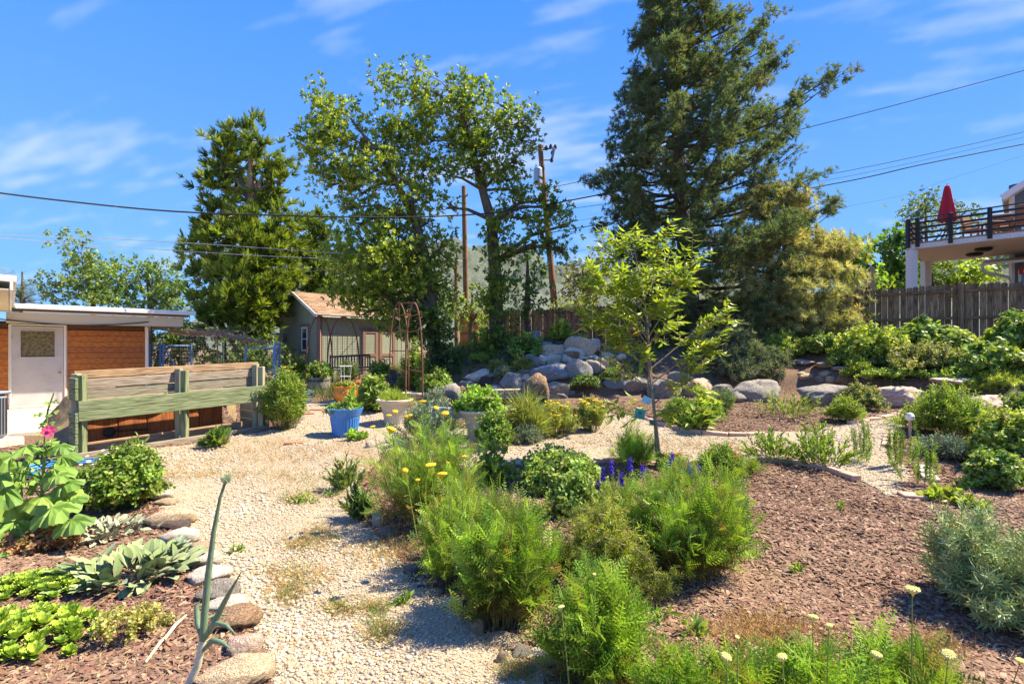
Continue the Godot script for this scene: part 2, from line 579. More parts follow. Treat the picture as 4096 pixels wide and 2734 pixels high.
	M.slate = grained([Color(0.13, 0.14, 0.16), Color(0.19, 0.205, 0.23), Color(0.26, 0.27, 0.285), Color(0.36, 0.35, 0.32)], 0.014, Vector3(0.7, 2.2, 0.7), 0.75, 1.6, false, 123)
	M.pale = grained([Color(0.4, 0.32, 0.24), Color(0.58, 0.5, 0.41), Color(0.68, 0.61, 0.52)], 0.018, rs, 0.9, 1.4, false, 124)
	M.pink = grained([Color(0.3, 0.16, 0.11), Color(0.47, 0.31, 0.23), Color(0.6, 0.45, 0.36), Color(0.62, 0.53, 0.42)], 0.014, Vector3(0.6, 1.6, 0.6), 0.9, 2.2, false, 125)
	M.brown = grained([Color(0.12, 0.065, 0.035), Color(0.28, 0.17, 0.09), Color(0.4, 0.27, 0.16)], 0.018, rs, 0.85, 1.4, false, 126)
	M.dark = grained([Color(0.03, 0.02, 0.018), Color(0.09, 0.06, 0.05), Color(0.16, 0.11, 0.09)], 0.02, rs, 0.9, 1.4, false, 127)
	M.marbled = grained([Color(0.1, 0.095, 0.095), Color(0.21, 0.195, 0.18), Color(0.4, 0.37, 0.33), Color(0.56, 0.52, 0.46)], 0.02, Vector3(1.2, 2.0, 1.2), 0.85, 2.0, false, 128)
	M.yellow = grained([Color(0.62, 0.4, 0.01), Color(0.78, 0.58, 0.03)], 0.1, Vector3(20, 20, 20), 0.8, 0.0, false, 129)
	M.lemon = grained([Color(0.55, 0.5, 0.13), Color(0.72, 0.68, 0.28)], 0.1, Vector3(20, 20, 20), 0.8, 0.0, false, 130)
	M.petal_white = plain(Color(0.75, 0.75, 0.65), 0.8)
	M.petal_red = plain(Color(0.5, 0.03, 0.015), 0.7)
	M.petal_pink = plain(Color(0.62, 0.06, 0.17), 0.7)
	M.petal_orange = plain(Color(0.55, 0.12, 0.02), 0.7)
	M.hill = grained([Color(0.06, 0.07, 0.06), Color(0.075, 0.095, 0.055), Color(0.1, 0.115, 0.07), Color(0.13, 0.125, 0.11)], 0.02, Vector3(0.004, 0.004, 0.004), 1.0, 0.0, true, 131)

# ---------------------------------------------------------------- leaf and flower meshes
func make_kit() -> void:
	var mb := MB.new()
	# oak: six lobed leaves round a twig
	for k in 6:
		var b := aim(Vector3(sin(k * 1.05) * 0.9, 0.55 + 0.1 * (k % 3), cos(k * 1.05) * 0.9), k * 1.3)
		mb.blade(Transform3D(b, Vector3(0, 0.02 * k, 0)), 0.125, [0.004, 0.022, 0.014, 0.036, 0.022, 0.04, 0.0], 0.15, 0.25)
	G.oak = mb.done()
	# cedar: a flat fan of scale-leaf strands
	mb = MB.new()
	for k in 11:
		var a := (k - 5) * 0.19
		var L := 0.34 - absf(k - 5) * 0.026
		mb.blade(Transform3D(Basis(Vector3.BACK, a) * Basis(Vector3.UP, k * 0.9), Vector3(0, 0.02 * (k % 3), 0)), L, [0.008, 0.02, 0.014, 0.018, 0.0], 0.3, 0.12 - 0.02 * (k % 3))
	for k in 5:
		mb.blade(Transform3D(aim(Vector3(sin(k * 1.3), 1.0, cos(k * 1.3)), k), Vector3(0, 0.05, 0)), 0.22, [0.006, 0.018, 0.012, 0.0], 0.3, 0.1)
	G.cedar = mb.done()
	# juniper: a tuft of fine scale-leaf twigs
	mb = MB.new()
	for k in 16:
		var a := k * 2.4
		var e := 0.25 + 0.75 * (k % 5) / 4.0
		mb.blade(Transform3D(aim(Vector3(cos(a), e * 1.1, sin(a)), k), Vector3.ZERO), 0.16 + 0.02 * (k % 4), [0.004, 0.012, 0.008, 0.0], 0.4, 0.12)
	G.juniper = mb.done()
	# pine: long needles
	mb = MB.new()
	for k in 18:
		var a := k * 2.4
		mb.blade(Transform3D(aim(Vector3(cos(a), 0.9 - 0.05 * k, sin(a)), k), Vector3(0, 0.012 * k, 0)), 0.2, [0.003, 0.004, 0.0], 0.2, 0.15)
	G.pine = mb.done()
	# broad deciduous sprig: seven oval leaves
	mb = MB.new()
	for k in 7:
		var b := aim(Vector3(sin(k * 2.4) * 0.9, 0.5, cos(k * 2.4) * 0.9), k * 0.7)
		mb.blade(Transform3D(b, Vector3(0, 0.028 * k, 0)), 0.1, [0.003, 0.024, 0.03, 0.02, 0.0], 0.15, 0.3)
	G.broad = mb.done()
	# maple-like sprig: wide leaves
	mb = MB.new()
	for k in 6:
		var b := aim(Vector3(sin(k * 2.4), 0.4, cos(k * 2.4)), k * 0.7)
		mb.blade(Transform3D(b, Vector3(0, 0.04 * k, 0)), 0.14, [0.006, 0.05, 0.04, 0.062, 0.03, 0.0], 0.12, 0.3)
	G.maple = mb.done()
	# one long tapering leaf, folded along its rib and hanging a little
	mb = MB.new()
	mb.blade(Transform3D(), 0.13, [0.002, 0.016, 0.021, 0.017, 0.008, 0.0], 0.3, 0.35)
	G.lance = mb.done()
	# six narrow leaves up a twig
	mb = MB.new()
	for k in 7:
		var b := aim(Vector3(sin(k * 2.4) * 0.8, 0.75, cos(k * 2.4) * 0.8), k * 0.4)
		mb.blade(Transform3D(b, Vector3(0, 0.018 * k, 0)), 0.07, [0.002, 0.008, 0.007, 0.0], 0.3, 0.2)
	G.lances = mb.done()
	# small rounded leaves up a twig
	mb = MB.new()
	for k in 9:
		var b := aim(Vector3(sin(k * 2.4) * 0.9, 0.45, cos(k * 2.4) * 0.9), k * 0.4)
		mb.blade(Transform3D(b, Vector3(0, 0.014 * k, 0)), 0.042, [0.002, 0.013, 0.014, 0.0], 0.2, 0.2)
	G.rounds = mb.done()
	# feathery yarrow leaf: a rib with cut pinnae
	mb = MB.new()
	var rib := []
	for k in 9:
		var t := k / 8.0
		rib.append(Vector3(0, 0.16 * t, -0.05 * t * t))
	for k in 8:
		mb.quad(rib[k] + Vector3(-0.0016, 0, 0), rib[k + 1] + Vector3(-0.0012, 0, 0), rib[k + 1] + Vector3(0.0012, 0, 0), rib[k] + Vector3(0.0016, 0, 0))
	for k in 8:
		var t := 0.14 + 0.86 * k / 7.0
		var o := Vector3(0, 0.16 * t, -0.05 * t * t)
		var L := 0.048 * sin(PI * (0.12 + 0.82 * t))
		for s in [-1, 1]:
			var d := Vector3(s * 1.0, 0.75, 0.18).normalized()
			var q := Vector3(-d.y * s, d.x * s, 0) * 0.0036
			mb.t3(o, o + d * L * 0.55 + q, o + d * L)
			mb.t3(o, o + d * L, o + d * L * 0.6 - q)
			mb.t3(o + d * L * 0.35, o + d * L * 0.5 + q * 2.6, o + d * L * 0.62)
	G.fern = mb.done()
	# grass: five bending blades
	mb = MB.new()
	for k in 5:
		var b := aim(Vector3(sin(k * 2.4) * 0.35, 1.0, cos(k * 2.4) * 0.35), k * 1.1)
		mb.blade(Transform3D(b, Vector3.ZERO), 0.2 + 0.03 * (k % 3), [0.003, 0.0035, 0.0025, 0.0], 0.2, 0.25)
	G.grass = mb.done()
	# fine silvery sprig
	mb = MB.new()
	for k in 14:
		var b := aim(Vector3(sin(k * 2.4) * 0.8, 0.8, cos(k * 2.4) * 0.8), k * 0.4)
		mb.blade(Transform3D(b, Vector3(0, 0.008 * k, 0)), 0.045, [0.0016, 0.0034, 0.0], 0.2, 0.2)
	G.fine = mb.done()
	# stem: a unit prism along +y that tapers
	mb = MB.new()
	mb.tube([Vector3.ZERO, Vector3(0, 0.5, 0), Vector3(0, 1, 0)], [1.0, 0.8, 0.45], 4, false)
	G.stem = mb.done()
	# yarrow flower head: a shallow dome of buttons on rays
	mb = MB.new()
	mb.lathe([Vector2(0.0, -0.05), Vector2(0.012, -0.03), Vector2(0.05, -0.006), Vector2(0.05, 0.0), Vector2(0.042, 0.006), Vector2(0.0, 0.011)], 12)
	for k in 34:
		var q := sqrt(k / 34.0) * 0.047
		var a := k * 2.39996
		var o := Vector3(cos(a) * q, 0.009 - q * q * 3.0, sin(a) * q)
		var w := 0.0075
		mb.lathe([Vector2(w * 0.8, -0.004), Vector2(w, 0.001), Vector2(w * 0.6, 0.0055), Vector2(0, 0.0065)], 6, o)
	G.yarrow_head = mb.done()
	# larkspur floret: five petals
	mb = MB.new()
	for k in 5:
		mb.blade(Transform3D(aim(Vector3(cos(k * 1.2566), sin(k * 1.2566), 0.4), 0.0), Vector3.ZERO), 0.02, [0.003, 0.008, 0.006, 0.0], 0.2, 0.1)
	G.floret = mb.done()
	# petalled flower, open
	mb = MB.new()
	for k in 7:
		mb.blade(Transform3D(aim(Vector3(cos(k * 0.8976), 0.35, sin(k * 0.8976)), 0.0), Vector3.ZERO), 0.03, [0.004, 0.011, 0.01, 0.0], 0.1, -0.1)
	mb.lathe([Vector2(0.008, 0.0), Vector2(0.008, 0.008), Vector2(0, 0.011)], 8)
	G.daisy = mb.done()
	# lamb's ear leaf: thick soft oval
	mb = MB.new()
	mb.blade(Transform3D(), 0.15, [0.006, 0.016, 0.028, 0.034, 0.032, 0.022, 0.0], 0.28, 0.3)
	G.ear = mb.done()
	# succulent leaf
	mb = MB.new()
	mb.blade(Transform3D(), 0.07, [0.01, 0.014, 0.019, 0.018, 0.008, 0.0], 0.45, -0.25)
	G.fat = mb.done()
	# hollyhock leaf: broad, five shallow lobes, wavy
	mb = MB.new()
	var rim := []
	for k in 22:
		var a := -2.5 + 5.0 * k / 21.0
		var q := 0.1 * (0.86 + 0.16 * cos(a * 3.6)) * (1.0 - 0.1 * absf(a) / 2.5)
		rim.append(Vector3(sin(a) * q, 0.075 + cos(a) * q, 0.012 * sin(a * 7.0) + 0.02 * cos(a * 2.0) - 0.25 * q * q * 10.0 * 0.3))
	var hub := Vector3(0, 0.05, 0.018)
	for k in 21:
		var m1: Vector3 = hub.lerp(rim[k], 0.55) + Vector3(0, 0, 0.01 + 0.006 * sin(k * 2.1))
		var m2: Vector3 = hub.lerp(rim[k + 1], 0.55) + Vector3(0, 0, 0.01 + 0.006 * sin((k + 1) * 2.1))
		mb.t3(hub, m1, m2)
		mb.quad(m1, rim[k], rim[k + 1], m2)
	G.mallow = mb.done()
	# chip of bark and pebble
	mb = MB.new()
	var cp := [Vector3(-0.5, 0, -0.1), Vector3(-0.32, 0.02, -0.24), Vector3(0.3, 0, -0.2), Vector3(0.52, 0.03, 0.02), Vector3(0.28, 0, 0.22), Vector3(-0.38, 0.02, 0.2)]
	for k in 6:
		var a: Vector3 = cp[k]
		var b: Vector3 = cp[(k + 1) % 6]
		mb.to(a + Vector3(0, 0.07, 0), b + Vector3(0, 0.07, 0), Vector3(0, 0.1, 0), Vector3.ZERO)
		mb.qo(a, b, b + Vector3(0, 0.07, 0), a + Vector3(0, 0.07, 0), Vector3(0, 0.03, 0))
	G.chip = mb.done()
	for k in 3:
		G["pebble%d" % k] = rock_mesh(40 + k, 8, 6, 0.3)
	for k in 8:
		G["stone%d" % k] = rock_mesh(100 + k, 28, 18, 0.25)
		G["crag%d" % k] = rock_mesh(200 + k, 34, 22, 0.85)

func rock_mesh(seed_: int, nu: int, nv: int, sharp: float) -> ArrayMesh:
	# unit rock: an egg cut by random planes, softened where sharp is low, with a little grain
	var q := RandomNumberGenerator.new()
	q.seed = seed_
	var f := FastNoiseLite.new()
	f.seed = seed_
	f.frequency = 1.3
	f.fractal_octaves = 4
	var pl := []
	for k in (16 if sharp > 0.5 else 26):
		var z := q.randf_range(-1, 1)
		var a := q.randf_range(0, TAU)
		var s := sqrt(1 - z * z)
		pl.append([Vector3(s * cos(a), z, s * sin(a)), q.randf_range(0.72, 1.0)])
	var pos := []
	for j in nv + 1:
		var row := []
		for i in nu:
			var th := PI * j / nv
			var ph := TAU * i / nu
			var d := Vector3(sin(th) * cos(ph), cos(th), sin(th) * sin(ph))
			var m := 1.25
			var acc := 0.0
			for p in pl:
				var w: float = d.dot(p[0])
				if w > 0.05:
					var e: float = p[1] / w
					m = minf(m, e)
					acc += exp(-9.0 * e)
			var soft := -log(acc + exp(-9.0 * 1.25)) / 9.0
			var rad := lerpf(minf(soft + 0.12, 1.2), m, sharp)
			rad += f.get_noise_3dv(d * 1.4) * 0.12 + f.get_noise_3dv(d * 5.0) * (0.03 + 0.05 * sharp)
			row.append(d * rad)
		pos.append(row)
	var mb := MB.new()
	var nor := []
	for j in nv + 1:
		var row := []
		for i in nu:
			var a: Vector3 = pos[maxi(j - 1, 0)][i]
			var b: Vector3 = pos[mini(j + 1, nv)][i]
			var c: Vector3 = pos[j][(i + nu - 1) % nu]
			var d: Vector3 = pos[j][(i + 1) % nu]
			var m := (b - a).cross(d - c)
			var p: Vector3 = pos[j][i]
			if m.length() < 1e-6:
				m = p
			if m.dot(p) < 0.0:
				m = -m
			row.append(m.normalized())
		nor.append(row)
	for j in nv:
		for i in nu:
			var u := (i + 1) % nu
			if j > 0:
				mb.tn(pos[j][i], pos[j][u], pos[j + 1][u], nor[j][i], nor[j][u], nor[j + 1][u])
			if j < nv - 1:
				mb.tn(pos[j][i], pos[j + 1][u], pos[j + 1][i], nor[j][i], nor[j + 1][u], nor[j + 1][i])
	return mb.done()

# ---------------------------------------------------------------- plants
func clump(o: Dictionary) -> Node3D:
	# A plant of many stems from one crown. Keys: n, label, cat, grp, p (base), w, h, stems, leaves (per stem), mesh, size, c0, c1,
	# t0 (where leaves begin along a stem), out (how far leaves lean out), stem_c, lean, mat, thick
	var root := thing(o.n, o.label, o.get("cat", "plant"), o.get("grp", ""), o.p)
	var s := Sow.new()
	var st := Sow.new()
	var w: float = o.w * 0.5
	var h: float = o.h
	var tips := []
	var t0: float = o.get("t0", 0.3)
	var size: float = o.get("size", 1.0)
	var dome: float = o.get("dome", 0.45)
	var foot: float = o.get("foot", 0.35)
	var stem_c: Color = o.get("stem_c", Color(0.12, 0.13, 0.03))
	var dry: Color = o.get("dry", o.c0)
	var wild: float = o.get("wild", 0.42)
	var ph := r(0, 6)
	var lobes := 2 + rng.randi() % 3
	for k in int(o.stems):
		var a := r(0, TAU)
		var q := sqrt(r(0.0, 1.0)) * (1.0 + wild * (0.45 * sin(a * lobes + ph) + 0.3 * sin(a * 5.0 + ph * 2.0)))
		var base := Vector3(cos(a) * q * w * foot, 0.0, sin(a) * q * w * foot)
		var top := Vector3(cos(a) * q * w, h * maxf(0.25, 1.0 - dome * q * q) * (r(1.0 - 1.3 * wild, 1.04) + 0.1 * wild * sin(a * 3.0 + ph) + (r(0.05, 0.3) * wild if k % 11 == 0 else 0.0)), sin(a) * q * w)
		if o.has("lean"):
			top += o.lean * h * r(0.5, 1.0)
		if k % 7 == 3:
			top = Vector3(top.x * 1.25, top.y * r(0.5, 0.8), top.z * 1.25)
		var tone := r(0.72, 1.22)
		var ripe := maxf(0.0, r(-0.25, 0.3))
		var bow := Vector3(r(-1, 1), 0, r(-1, 1)) * h * 0.06
		var mid := base.lerp(top, 0.5) + bow + Vector3(0, h * 0.05, 0)
		tips.append(top)
		var th: float = o.get("thick", 0.0028) * r(0.8, 1.3)
		for e in [[base, mid], [mid, top]]:
			var v: Vector3 = e[1] - e[0]
			var b := aim(v, r(0, 6))
			st.put(Basis(b.x * th, b.y * v.length(), b.z * th), e[0], mixc(stem_c, dry, 0.3))
		for j in int(o.leaves):
			var t := lerpf(t0, 1.0, (j + r(0.0, 1.0)) / float(o.leaves))
			var pt := (base.lerp(mid, t * 2.0)) if t < 0.5 else mid.lerp(top, t * 2.0 - 1.0)
			var dir: Vector3 = (top - base).normalized() * r(0.3, 1.0) + Vector3(cos(a), 0, sin(a)) * 0.2 + rdir() * o.get("out", 0.8)
			dir.y += o.get("rise", 0.25)
			var sz := size * r(0.65, 1.15)
			var cc := GAIN * tone * mixc(o.c0, o.c1, r(0.0, 1.0)).lerp(Color(0.26, 0.24, 0.05), ripe)
			if k % 9 == 5 and o.has("dry"):
				cc = mixc(dry, Color(0.4, 0.3, 0.12), r(0, 1))
				if j % 2:
					continue
			if r(0, 1) < 0.05:
				cc = mixc(Color(0.3, 0.24, 0.08), cc, 0.3)
			if o.has("dry") and t < 0.35 + r(-0.15, 0.1):
				cc = mixc(dry, o.c0, r(0.0, 0.7))
			s.put(aim(dir, r(0, TAU)) * sz, pt, cc)
	sown("stems", st, G.stem, M.leaf_matte, root)
	sown("foliage", s, G[o.mesh], M[o.get("mat", "leaf")], root)
	G.tips = tips
	return root

func heads(root: Node3D, tips: Array, count: int, mesh: String, m: Material, size: float, rise: float, n := "flower_head", tilt := 0.35) -> void:
	var order := range(tips.size())
	var high := 0.0
	for q in tips:
		high = maxf(high, q.y)
	order = order.filter(func(a): return tips[a].y > 0.55 * high)
	var st := Sow.new()
	for k in mini(count, order.size()):
		var p: Vector3 = tips[order[k]]
		var up := Vector3(r(-tilt, tilt), 1.0, r(-tilt, tilt)).normalized()
		var top := p + Vector3(r(-0.02, 0.02), rise * r(0.5, 1.2), r(-0.02, 0.02))
		var v := top - p
		if rise > 0.02:
			var b := aim(v, 0.0)
			st.put(Basis(b.x * 0.003, b.y * v.length(), b.z * 0.003), p, Color(0.16, 0.22, 0.05))
		part(n, G[mesh], m, root, Transform3D(aim(up, r(0, 6)) * (size * r(0.75, 1.2)), top))
	if st.n:
		sown("flower_stems", st, G.stem, M.leaf_matte, root)

func spikes(root: Node3D, spots: Array, h: float, c0: Color, c1: Color, n_flor: int, size := 1.0) -> void:
	# upright flower spikes, each a part of its own
	for q in spots:
		var s := Sow.new()
		var base: Vector3 = q
		for k in n_flor:
			var t := float(k) / n_flor
			var a := k * 2.4
			var o := Vector3(cos(a), 0, sin(a))
			s.put(aim(o + Vector3(0, 0.5, 0), r(0, 6)) * size * (1.15 - 0.55 * t), Vector3(0, h * t, 0) + o * 0.012, mixc(c0, c1, r(0, 1)))
		var sp := sown("flower_spike", s, G.floret, M.leaf_matte, root)
		sp.position = base

func px_clump(o: Dictionary) -> Node3D:
	# placed by pixels: x0, x1 (sides), y0 (top), y1 (foot)
	var p := gp((o.x0 + o.x1) * 0.5, o.y1)
	var d := -p.z
	o.w = (o.x1 - o.x0) / F * d
	# the foot seen is the near rim: the middle stands half a foot-width behind
	var back := minf(o.w * 0.5 * o.get("foot", 0.35) * 1.1, 0.5)
	p = P(p.x * (d + back) / d, H(p.x, d + back), d + back)
	o.h = EYE - (o.y0 - HY) / F * (d + back) - p.y
	o.w = (o.x1 - o.x0) / F * (d + back)
	o.p = p
	return clump(o)

# ---------------------------------------------------------------- trees
func tree(o: Dictionary) -> Node3D:
	# trunk: [[px, py, d, radius], ...] from the foot up; blobs: [px, py, rx, ry, d] crowns of foliage in pixels
	var tp := []
	var tr := []
	for q in o.trunk:
		tp.append(at(q[0], q[1], q[2]))
		tr.append(q[3])
	var base: Vector3 = tp[0]
	base.y = o.get("foot_y", H(base.x, -base.z) - 0.05)
	tp[0] = base
	var root := thing(o.n, o.label, "tree", o.get("grp", ""), base)
	for k in tp.size():
		tp[k] -= base
	part("trunk", tube_mesh(tp, tr, 9), o.get("bark", M.bark), root)
	var mb := MB.new()
	var s := Sow.new()
	var size: float = o.get("size", 1.0)
	var hang: float = o.get("hang", 0.0)
	for q in o.blobs:
		var c := at(q[0], q[1], q[4]) - base
		var rx: float = q[2] / F * q[4]
		var ry: float = q[3] / F * q[4]
		var rz: float = q[5] if q.size() > 5 else rx * 0.85
		# a limb from the trunk below
		var best := 0
		var bd := 1e9
		for k in tp.size():
			var e: float = (tp[k] - c).length() + maxf(0.0, tp[k].y - c.y) * 2.0
			if e < bd:
				bd = e
				best = k
		var a: Vector3 = tp[best]
		var mid := a.lerp(c, 0.5) + Vector3(0, (c - a).length() * 0.12, 0) + rdir() * 0.1
		var lr: float = clampf(float(tr[best]) * 0.45, 0.02, 0.12)
		mb.tube([a, mid, c], [lr, lr * 0.7, lr * 0.4], 5, false)
		var subs := []
		for k in int(o.get("twigs", 7)):
			var e := c + Vector3(rdir().x * rx, rdir().y * ry, rdir().z * rz) * 0.85
			var f := c.lerp(e, 0.5) + rdir() * rx * 0.1
			mb.tube([c.lerp(mid, r(0, 0.5)), f, e], [lr * 0.4, lr * 0.25, lr * 0.1], 4, false)
			subs.append(e)
		var cnt := int(o.dens * (rx * ry + ry * rz + rx * rz) / 3.0)
		# leaves gather in knots with gaps between
		var knots := []
		for k in maxi(5, int(cnt / 26.0)):
			var d := rdir()
			var rad := pow(r(0.0, 1.0), 0.42)
			knots.append([Vector3(d.x * rx, d.y * ry, d.z * rz) * rad, d])
		for k in cnt:
			var kn: Array = knots[rng.randi() % knots.size()]
			var off: Vector3 = Vector3(rng.randfn(0, 1), rng.randfn(0, 0.8), rng.randfn(0, 1)) * o.get("knot", 0.22)
			var p: Vector3 = c + kn[0] + off
			var dir: Vector3 = kn[1] * 0.7 + off.normalized() * 0.8 + Vector3(0, o.get("rise", 0.3) - hang, 0)
			s.put(aim(dir, r(0, TAU)) * (size * r(0.7, 1.25)), p, GAIN * mixc(o.c0, o.c1, r(0, 1), 0.18))
	part("branches", mb.done(), o.get("bark", M.bark), root)
	sown("crown", s, G[o.mesh], M[o.get("mat", "leaf")], root)
	return root

# ---------------------------------------------------------------- ground
func world_poly(px: Array) -> PackedVector2Array:
	var out := PackedVector2Array()
	for q in px:
		var p := gp(q[0], q[1])
		out.append(Vector2(p.x, -p.z))
	return out

func make_ground() -> void:
	var xs := []
	var ds := []
	var x := -900.0
	while x < 900.0:
		xs.append(x)
		x += 0.15 if (x > -14.0 and x < 20.0) else maxf(0.3, (minf(absf(x + 14.0), absf(x - 20.0))) * 0.35)
	var d := -60.0
	while d < 3200.0:
		ds.append(d)
		if d < 0.0:
			d += maxf(0.5, -d * 0.3)
		elif d < 26.0:
			d += 0.15
		else:
			d += maxf(0.4, (d - 26.0) * 0.3)
	setting("ground", grid_mesh(xs, ds, 0.0), M.soil)
	G.path = world_poly([[560, 1925], [610, 1985], [680, 2060], [730, 2150], [800, 2240], [880, 2330], [960, 2440], [1040, 2560], [1080, 2680], [1110, 2900], [2260, 2900], [2170, 2680], [2040, 2620], [1880, 2470], [1720, 2360],
		[1560, 2200], [1480, 2120], [1440, 2000], [1450, 1880], [1560, 1800], [1700, 1850], [2000, 1870], [2100, 1850], [2250, 1850], [2420, 1850], [2620, 1850], [2840, 1845], [3033, 1842], [3200, 1862], [3317, 1885], [3429, 1926], [3560, 1985],
		[3600, 1975], [3640, 1900], [3570, 1830], [3545, 1775], [3560, 1735], [3680, 1690], [3690, 1640], [3574, 1658], [3469, 1680], [3400, 1700], [3250, 1728], [3043, 1738], [2914, 1738], [2813, 1730], [2727, 1716], [2632, 1690], [2560, 1668], [2420, 1650], [2250, 1660], [2050, 1700], [1900, 1720], [1750, 1710], [1560, 1660], [1480, 1630], [1430, 1605], [1330, 1600], [1230, 1610], [1195, 1650], [1200, 1695], [1080, 1720], [700, 1785], [330, 1855], [380, 1890]])
	# the path: a sheet just above the soil
	var mb := MB.new()
	var cell := 0.08
	for i in range(int(-9.0 / cell), int(12.0 / cell)):
		for j in range(int(1.4 / cell), int(16.5 / cell)):
			var c := Vector2((i + 0.5) * cell, (j + 0.5) * cell)
			if absf(c.x) > c.y * 1.02 + 0.5:
				continue
			var jit := Vector2(sin(c.x * 9.0 + c.y * 4.0), cos(c.y * 8.0 - c.x * 3.0)) * 0.05
			if not Geometry2D.is_point_in_polygon(c + jit, G.path):
				continue
			var q := []
			for e in [[0, 0], [0, 1], [1, 1], [1, 0]]:
				var xx: float = (i + e[0]) * cell
				var dd: float = (j + e[1]) * cell
				q.append(P(xx, H(xx, dd) + 0.009, dd))
			mb.quad(q[0], q[1], q[2], q[3])
	setting("gravel_path", mb.done(), M.gravel)
	# loose stones on the path, bark chips on the beds
	var s := [Sow.new(), Sow.new(), Sow.new()]
	var chips := Sow.new()
	var tones := [Color(0.42, 0.35, 0.25), Color(0.45, 0.385, 0.29), Color(0.34, 0.255, 0.165), Color(0.26, 0.22, 0.18), Color(0.36, 0.23, 0.13), Color(0.5, 0.45, 0.37), Color(0.19, 0.17, 0.15)]
	var bark := [Color(0.11, 0.05, 0.031), Color(0.165, 0.086, 0.055), Color(0.08, 0.038, 0.025), Color(0.23, 0.138, 0.09), Color(0.33, 0.228, 0.15), Color(0.135, 0.065, 0.043), Color(0.16, 0.098, 0.07)]
	for k in 380000:
		# fewer stones per square metre farther off
		var dd := 1.6 * exp(r(0.0, 1.0) * 2.1)
		var xx := r(-1.15, 1.3) * (dd + 0.3)
		if xx > 13.0 or xx < -8.0:
			continue
		var on := Geometry2D.is_point_in_polygon(Vector2(xx, dd), G.path)
		var y := H(xx, dd)
		if on:
			var z := r(0.0, 1.0)
			var rough := 0.5 + 0.5 * sin(xx * 2.7 + 1.3 * sin(dd * 1.9)) * cos(dd * 2.3 + xx)
			if r(0.0, 1.0) > 0.55 + 0.6 * rough:
				continue
			var sz: float = (0.0026 + 0.008 * z * z * z * z * (0.6 + 0.8 * rough)) * (1.0 + 0.06 * dd)
			var b := Basis.from_euler(Vector3(r(0, 6), r(0, 6), r(0, 6))).scaled(Vector3(sz * r(0.8, 1.4), sz * r(0.6, 0.9), sz))
			s[k % 3].put(b, P(xx, y + 0.009 + sz * 0.35, dd), 1.2 * mixc(tones[rng.randi() % 7], tones[1], r(0.0, 0.5), 0.18).lerp(Color(0.33, 0.25, 0.16), 0.45 * (1.0 - rough)))
		else:
			var sz := lerpf(0.012, 0.06, pow(r(0.0, 1.0), 1.8)) * (1.0 + 0.04 * dd)
			var b := Basis(Vector3.UP, r(0, TAU)) * Basis.from_euler(Vector3(rng.randfn(0, 0.22), 0, rng.randfn(0, 0.22)))
			b = b * Basis.from_scale(Vector3(sz, sz * 0.8, sz * r(0.5, 1.0)))
			var faded := clampf(0.5 * sin(xx * 1.3 + 2.0 * sin(dd * 0.9)) * cos(dd * 1.7) + 0.02, 0.0, 0.3)
			chips.put(b, P(xx, y + r(0.0, 0.01), dd), 1.15 * mixc(bark[rng.randi() % 7], bark[1], 0.25, 0.2).lerp(Color(0.25, 0.165, 0.11), faded))
	# the stones and chips sit on what they cover
	for k in 3:
		var o := sown("path_pebbles", s[k], G["pebble%d" % k], M.copies)
		o.set_meta("kind", "stuff")
		tag(o, ["loose cream and tan pebbles lying on the gravel path", "rounded buff pebbles strewn over the gravel path", "mixed grey and cream pebbles on the gravel path"][k], "gravel")
	var ch := sown("bark_mulch", chips, G.chip, M.copies)
	ch.set_meta("kind", "stuff")
	tag(ch, "reddish brown bark chips covering the planting beds", "mulch")

func grid_mesh(xs: Array, ds: Array, lift: float) -> ArrayMesh:
	var v := PackedVector3Array()
	var n := PackedVector3Array()
	var idx := PackedInt32Array()
	for j in ds.size():
		for i in xs.size():
			var x: float = xs[i]
			var d: float = ds[j]
			v.append(P(x, H(x, d) + lift, d))
			var e := 0.06
			n.append(Vector3(H(x - e, d) - H(x + e, d), 2.0 * e, -(H(x, d - e) - H(x, d + e))).normalized())
	var w := xs.size()
	for j in ds.size() - 1:
		for i in w - 1:
			var a := j * w + i
			idx.append_array(PackedInt32Array([a, a + w, a + w + 1, a, a + w + 1, a + 1]))
	var q := []
	q.resize(Mesh.ARRAY_MAX)
	q[Mesh.ARRAY_VERTEX] = v
	q[Mesh.ARRAY_NORMAL] = n
	q[Mesh.ARRAY_INDEX] = idx
	var m := ArrayMesh.new()
	m.add_surface_from_arrays(Mesh.PRIMITIVE_TRIANGLES, q)
	return m

func make_far() -> void:
	# mountain front beyond the houses
	var f := FastNoiseLite.new()
	f.frequency = 0.0016
	f.fractal_octaves = 6
	f.seed = 9
	var v := []
	var na := 150
	var nd := 40
	for j in nd:
		var row := []
		for i in na:
			var az := lerpf(-0.62, 1.05, float(i) / (na - 1))
			var d := lerpf(900.0, 3400.0, float(j) / (nd - 1))
			var t := float(j) / (nd - 1)
			var x := d * sin(az) * 1.1
			var z := d * cos(az)
			var top := 0.2 - 0.04 * sin((az - 0.1) * 6.0) - 0.06 * sm(0.3, 0.5, az) + 0.2 * sm(0.66, 0.8, az)
			top *= sm(-0.62, -0.3, az)
			var y := top * 2700.0 * pow(t, 1.25) * (1.0 + 0.35 * f.get_noise_2d(x, z)) + 70.0 * t * f.get_noise_2d(x * 5.0, z * 5.0)
			row.append(P(x, maxf(y, -5.0), z))
		v.append(row)
	var mb := MB.new()
	for j in nd - 1:
		for i in na - 1:
			mb.t3(v[j][i], v[j + 1][i], v[j + 1][i + 1])
			mb.t3(v[j][i], v[j + 1][i + 1], v[j][i + 1])
	setting("mountain", mb.done(), M.hill)

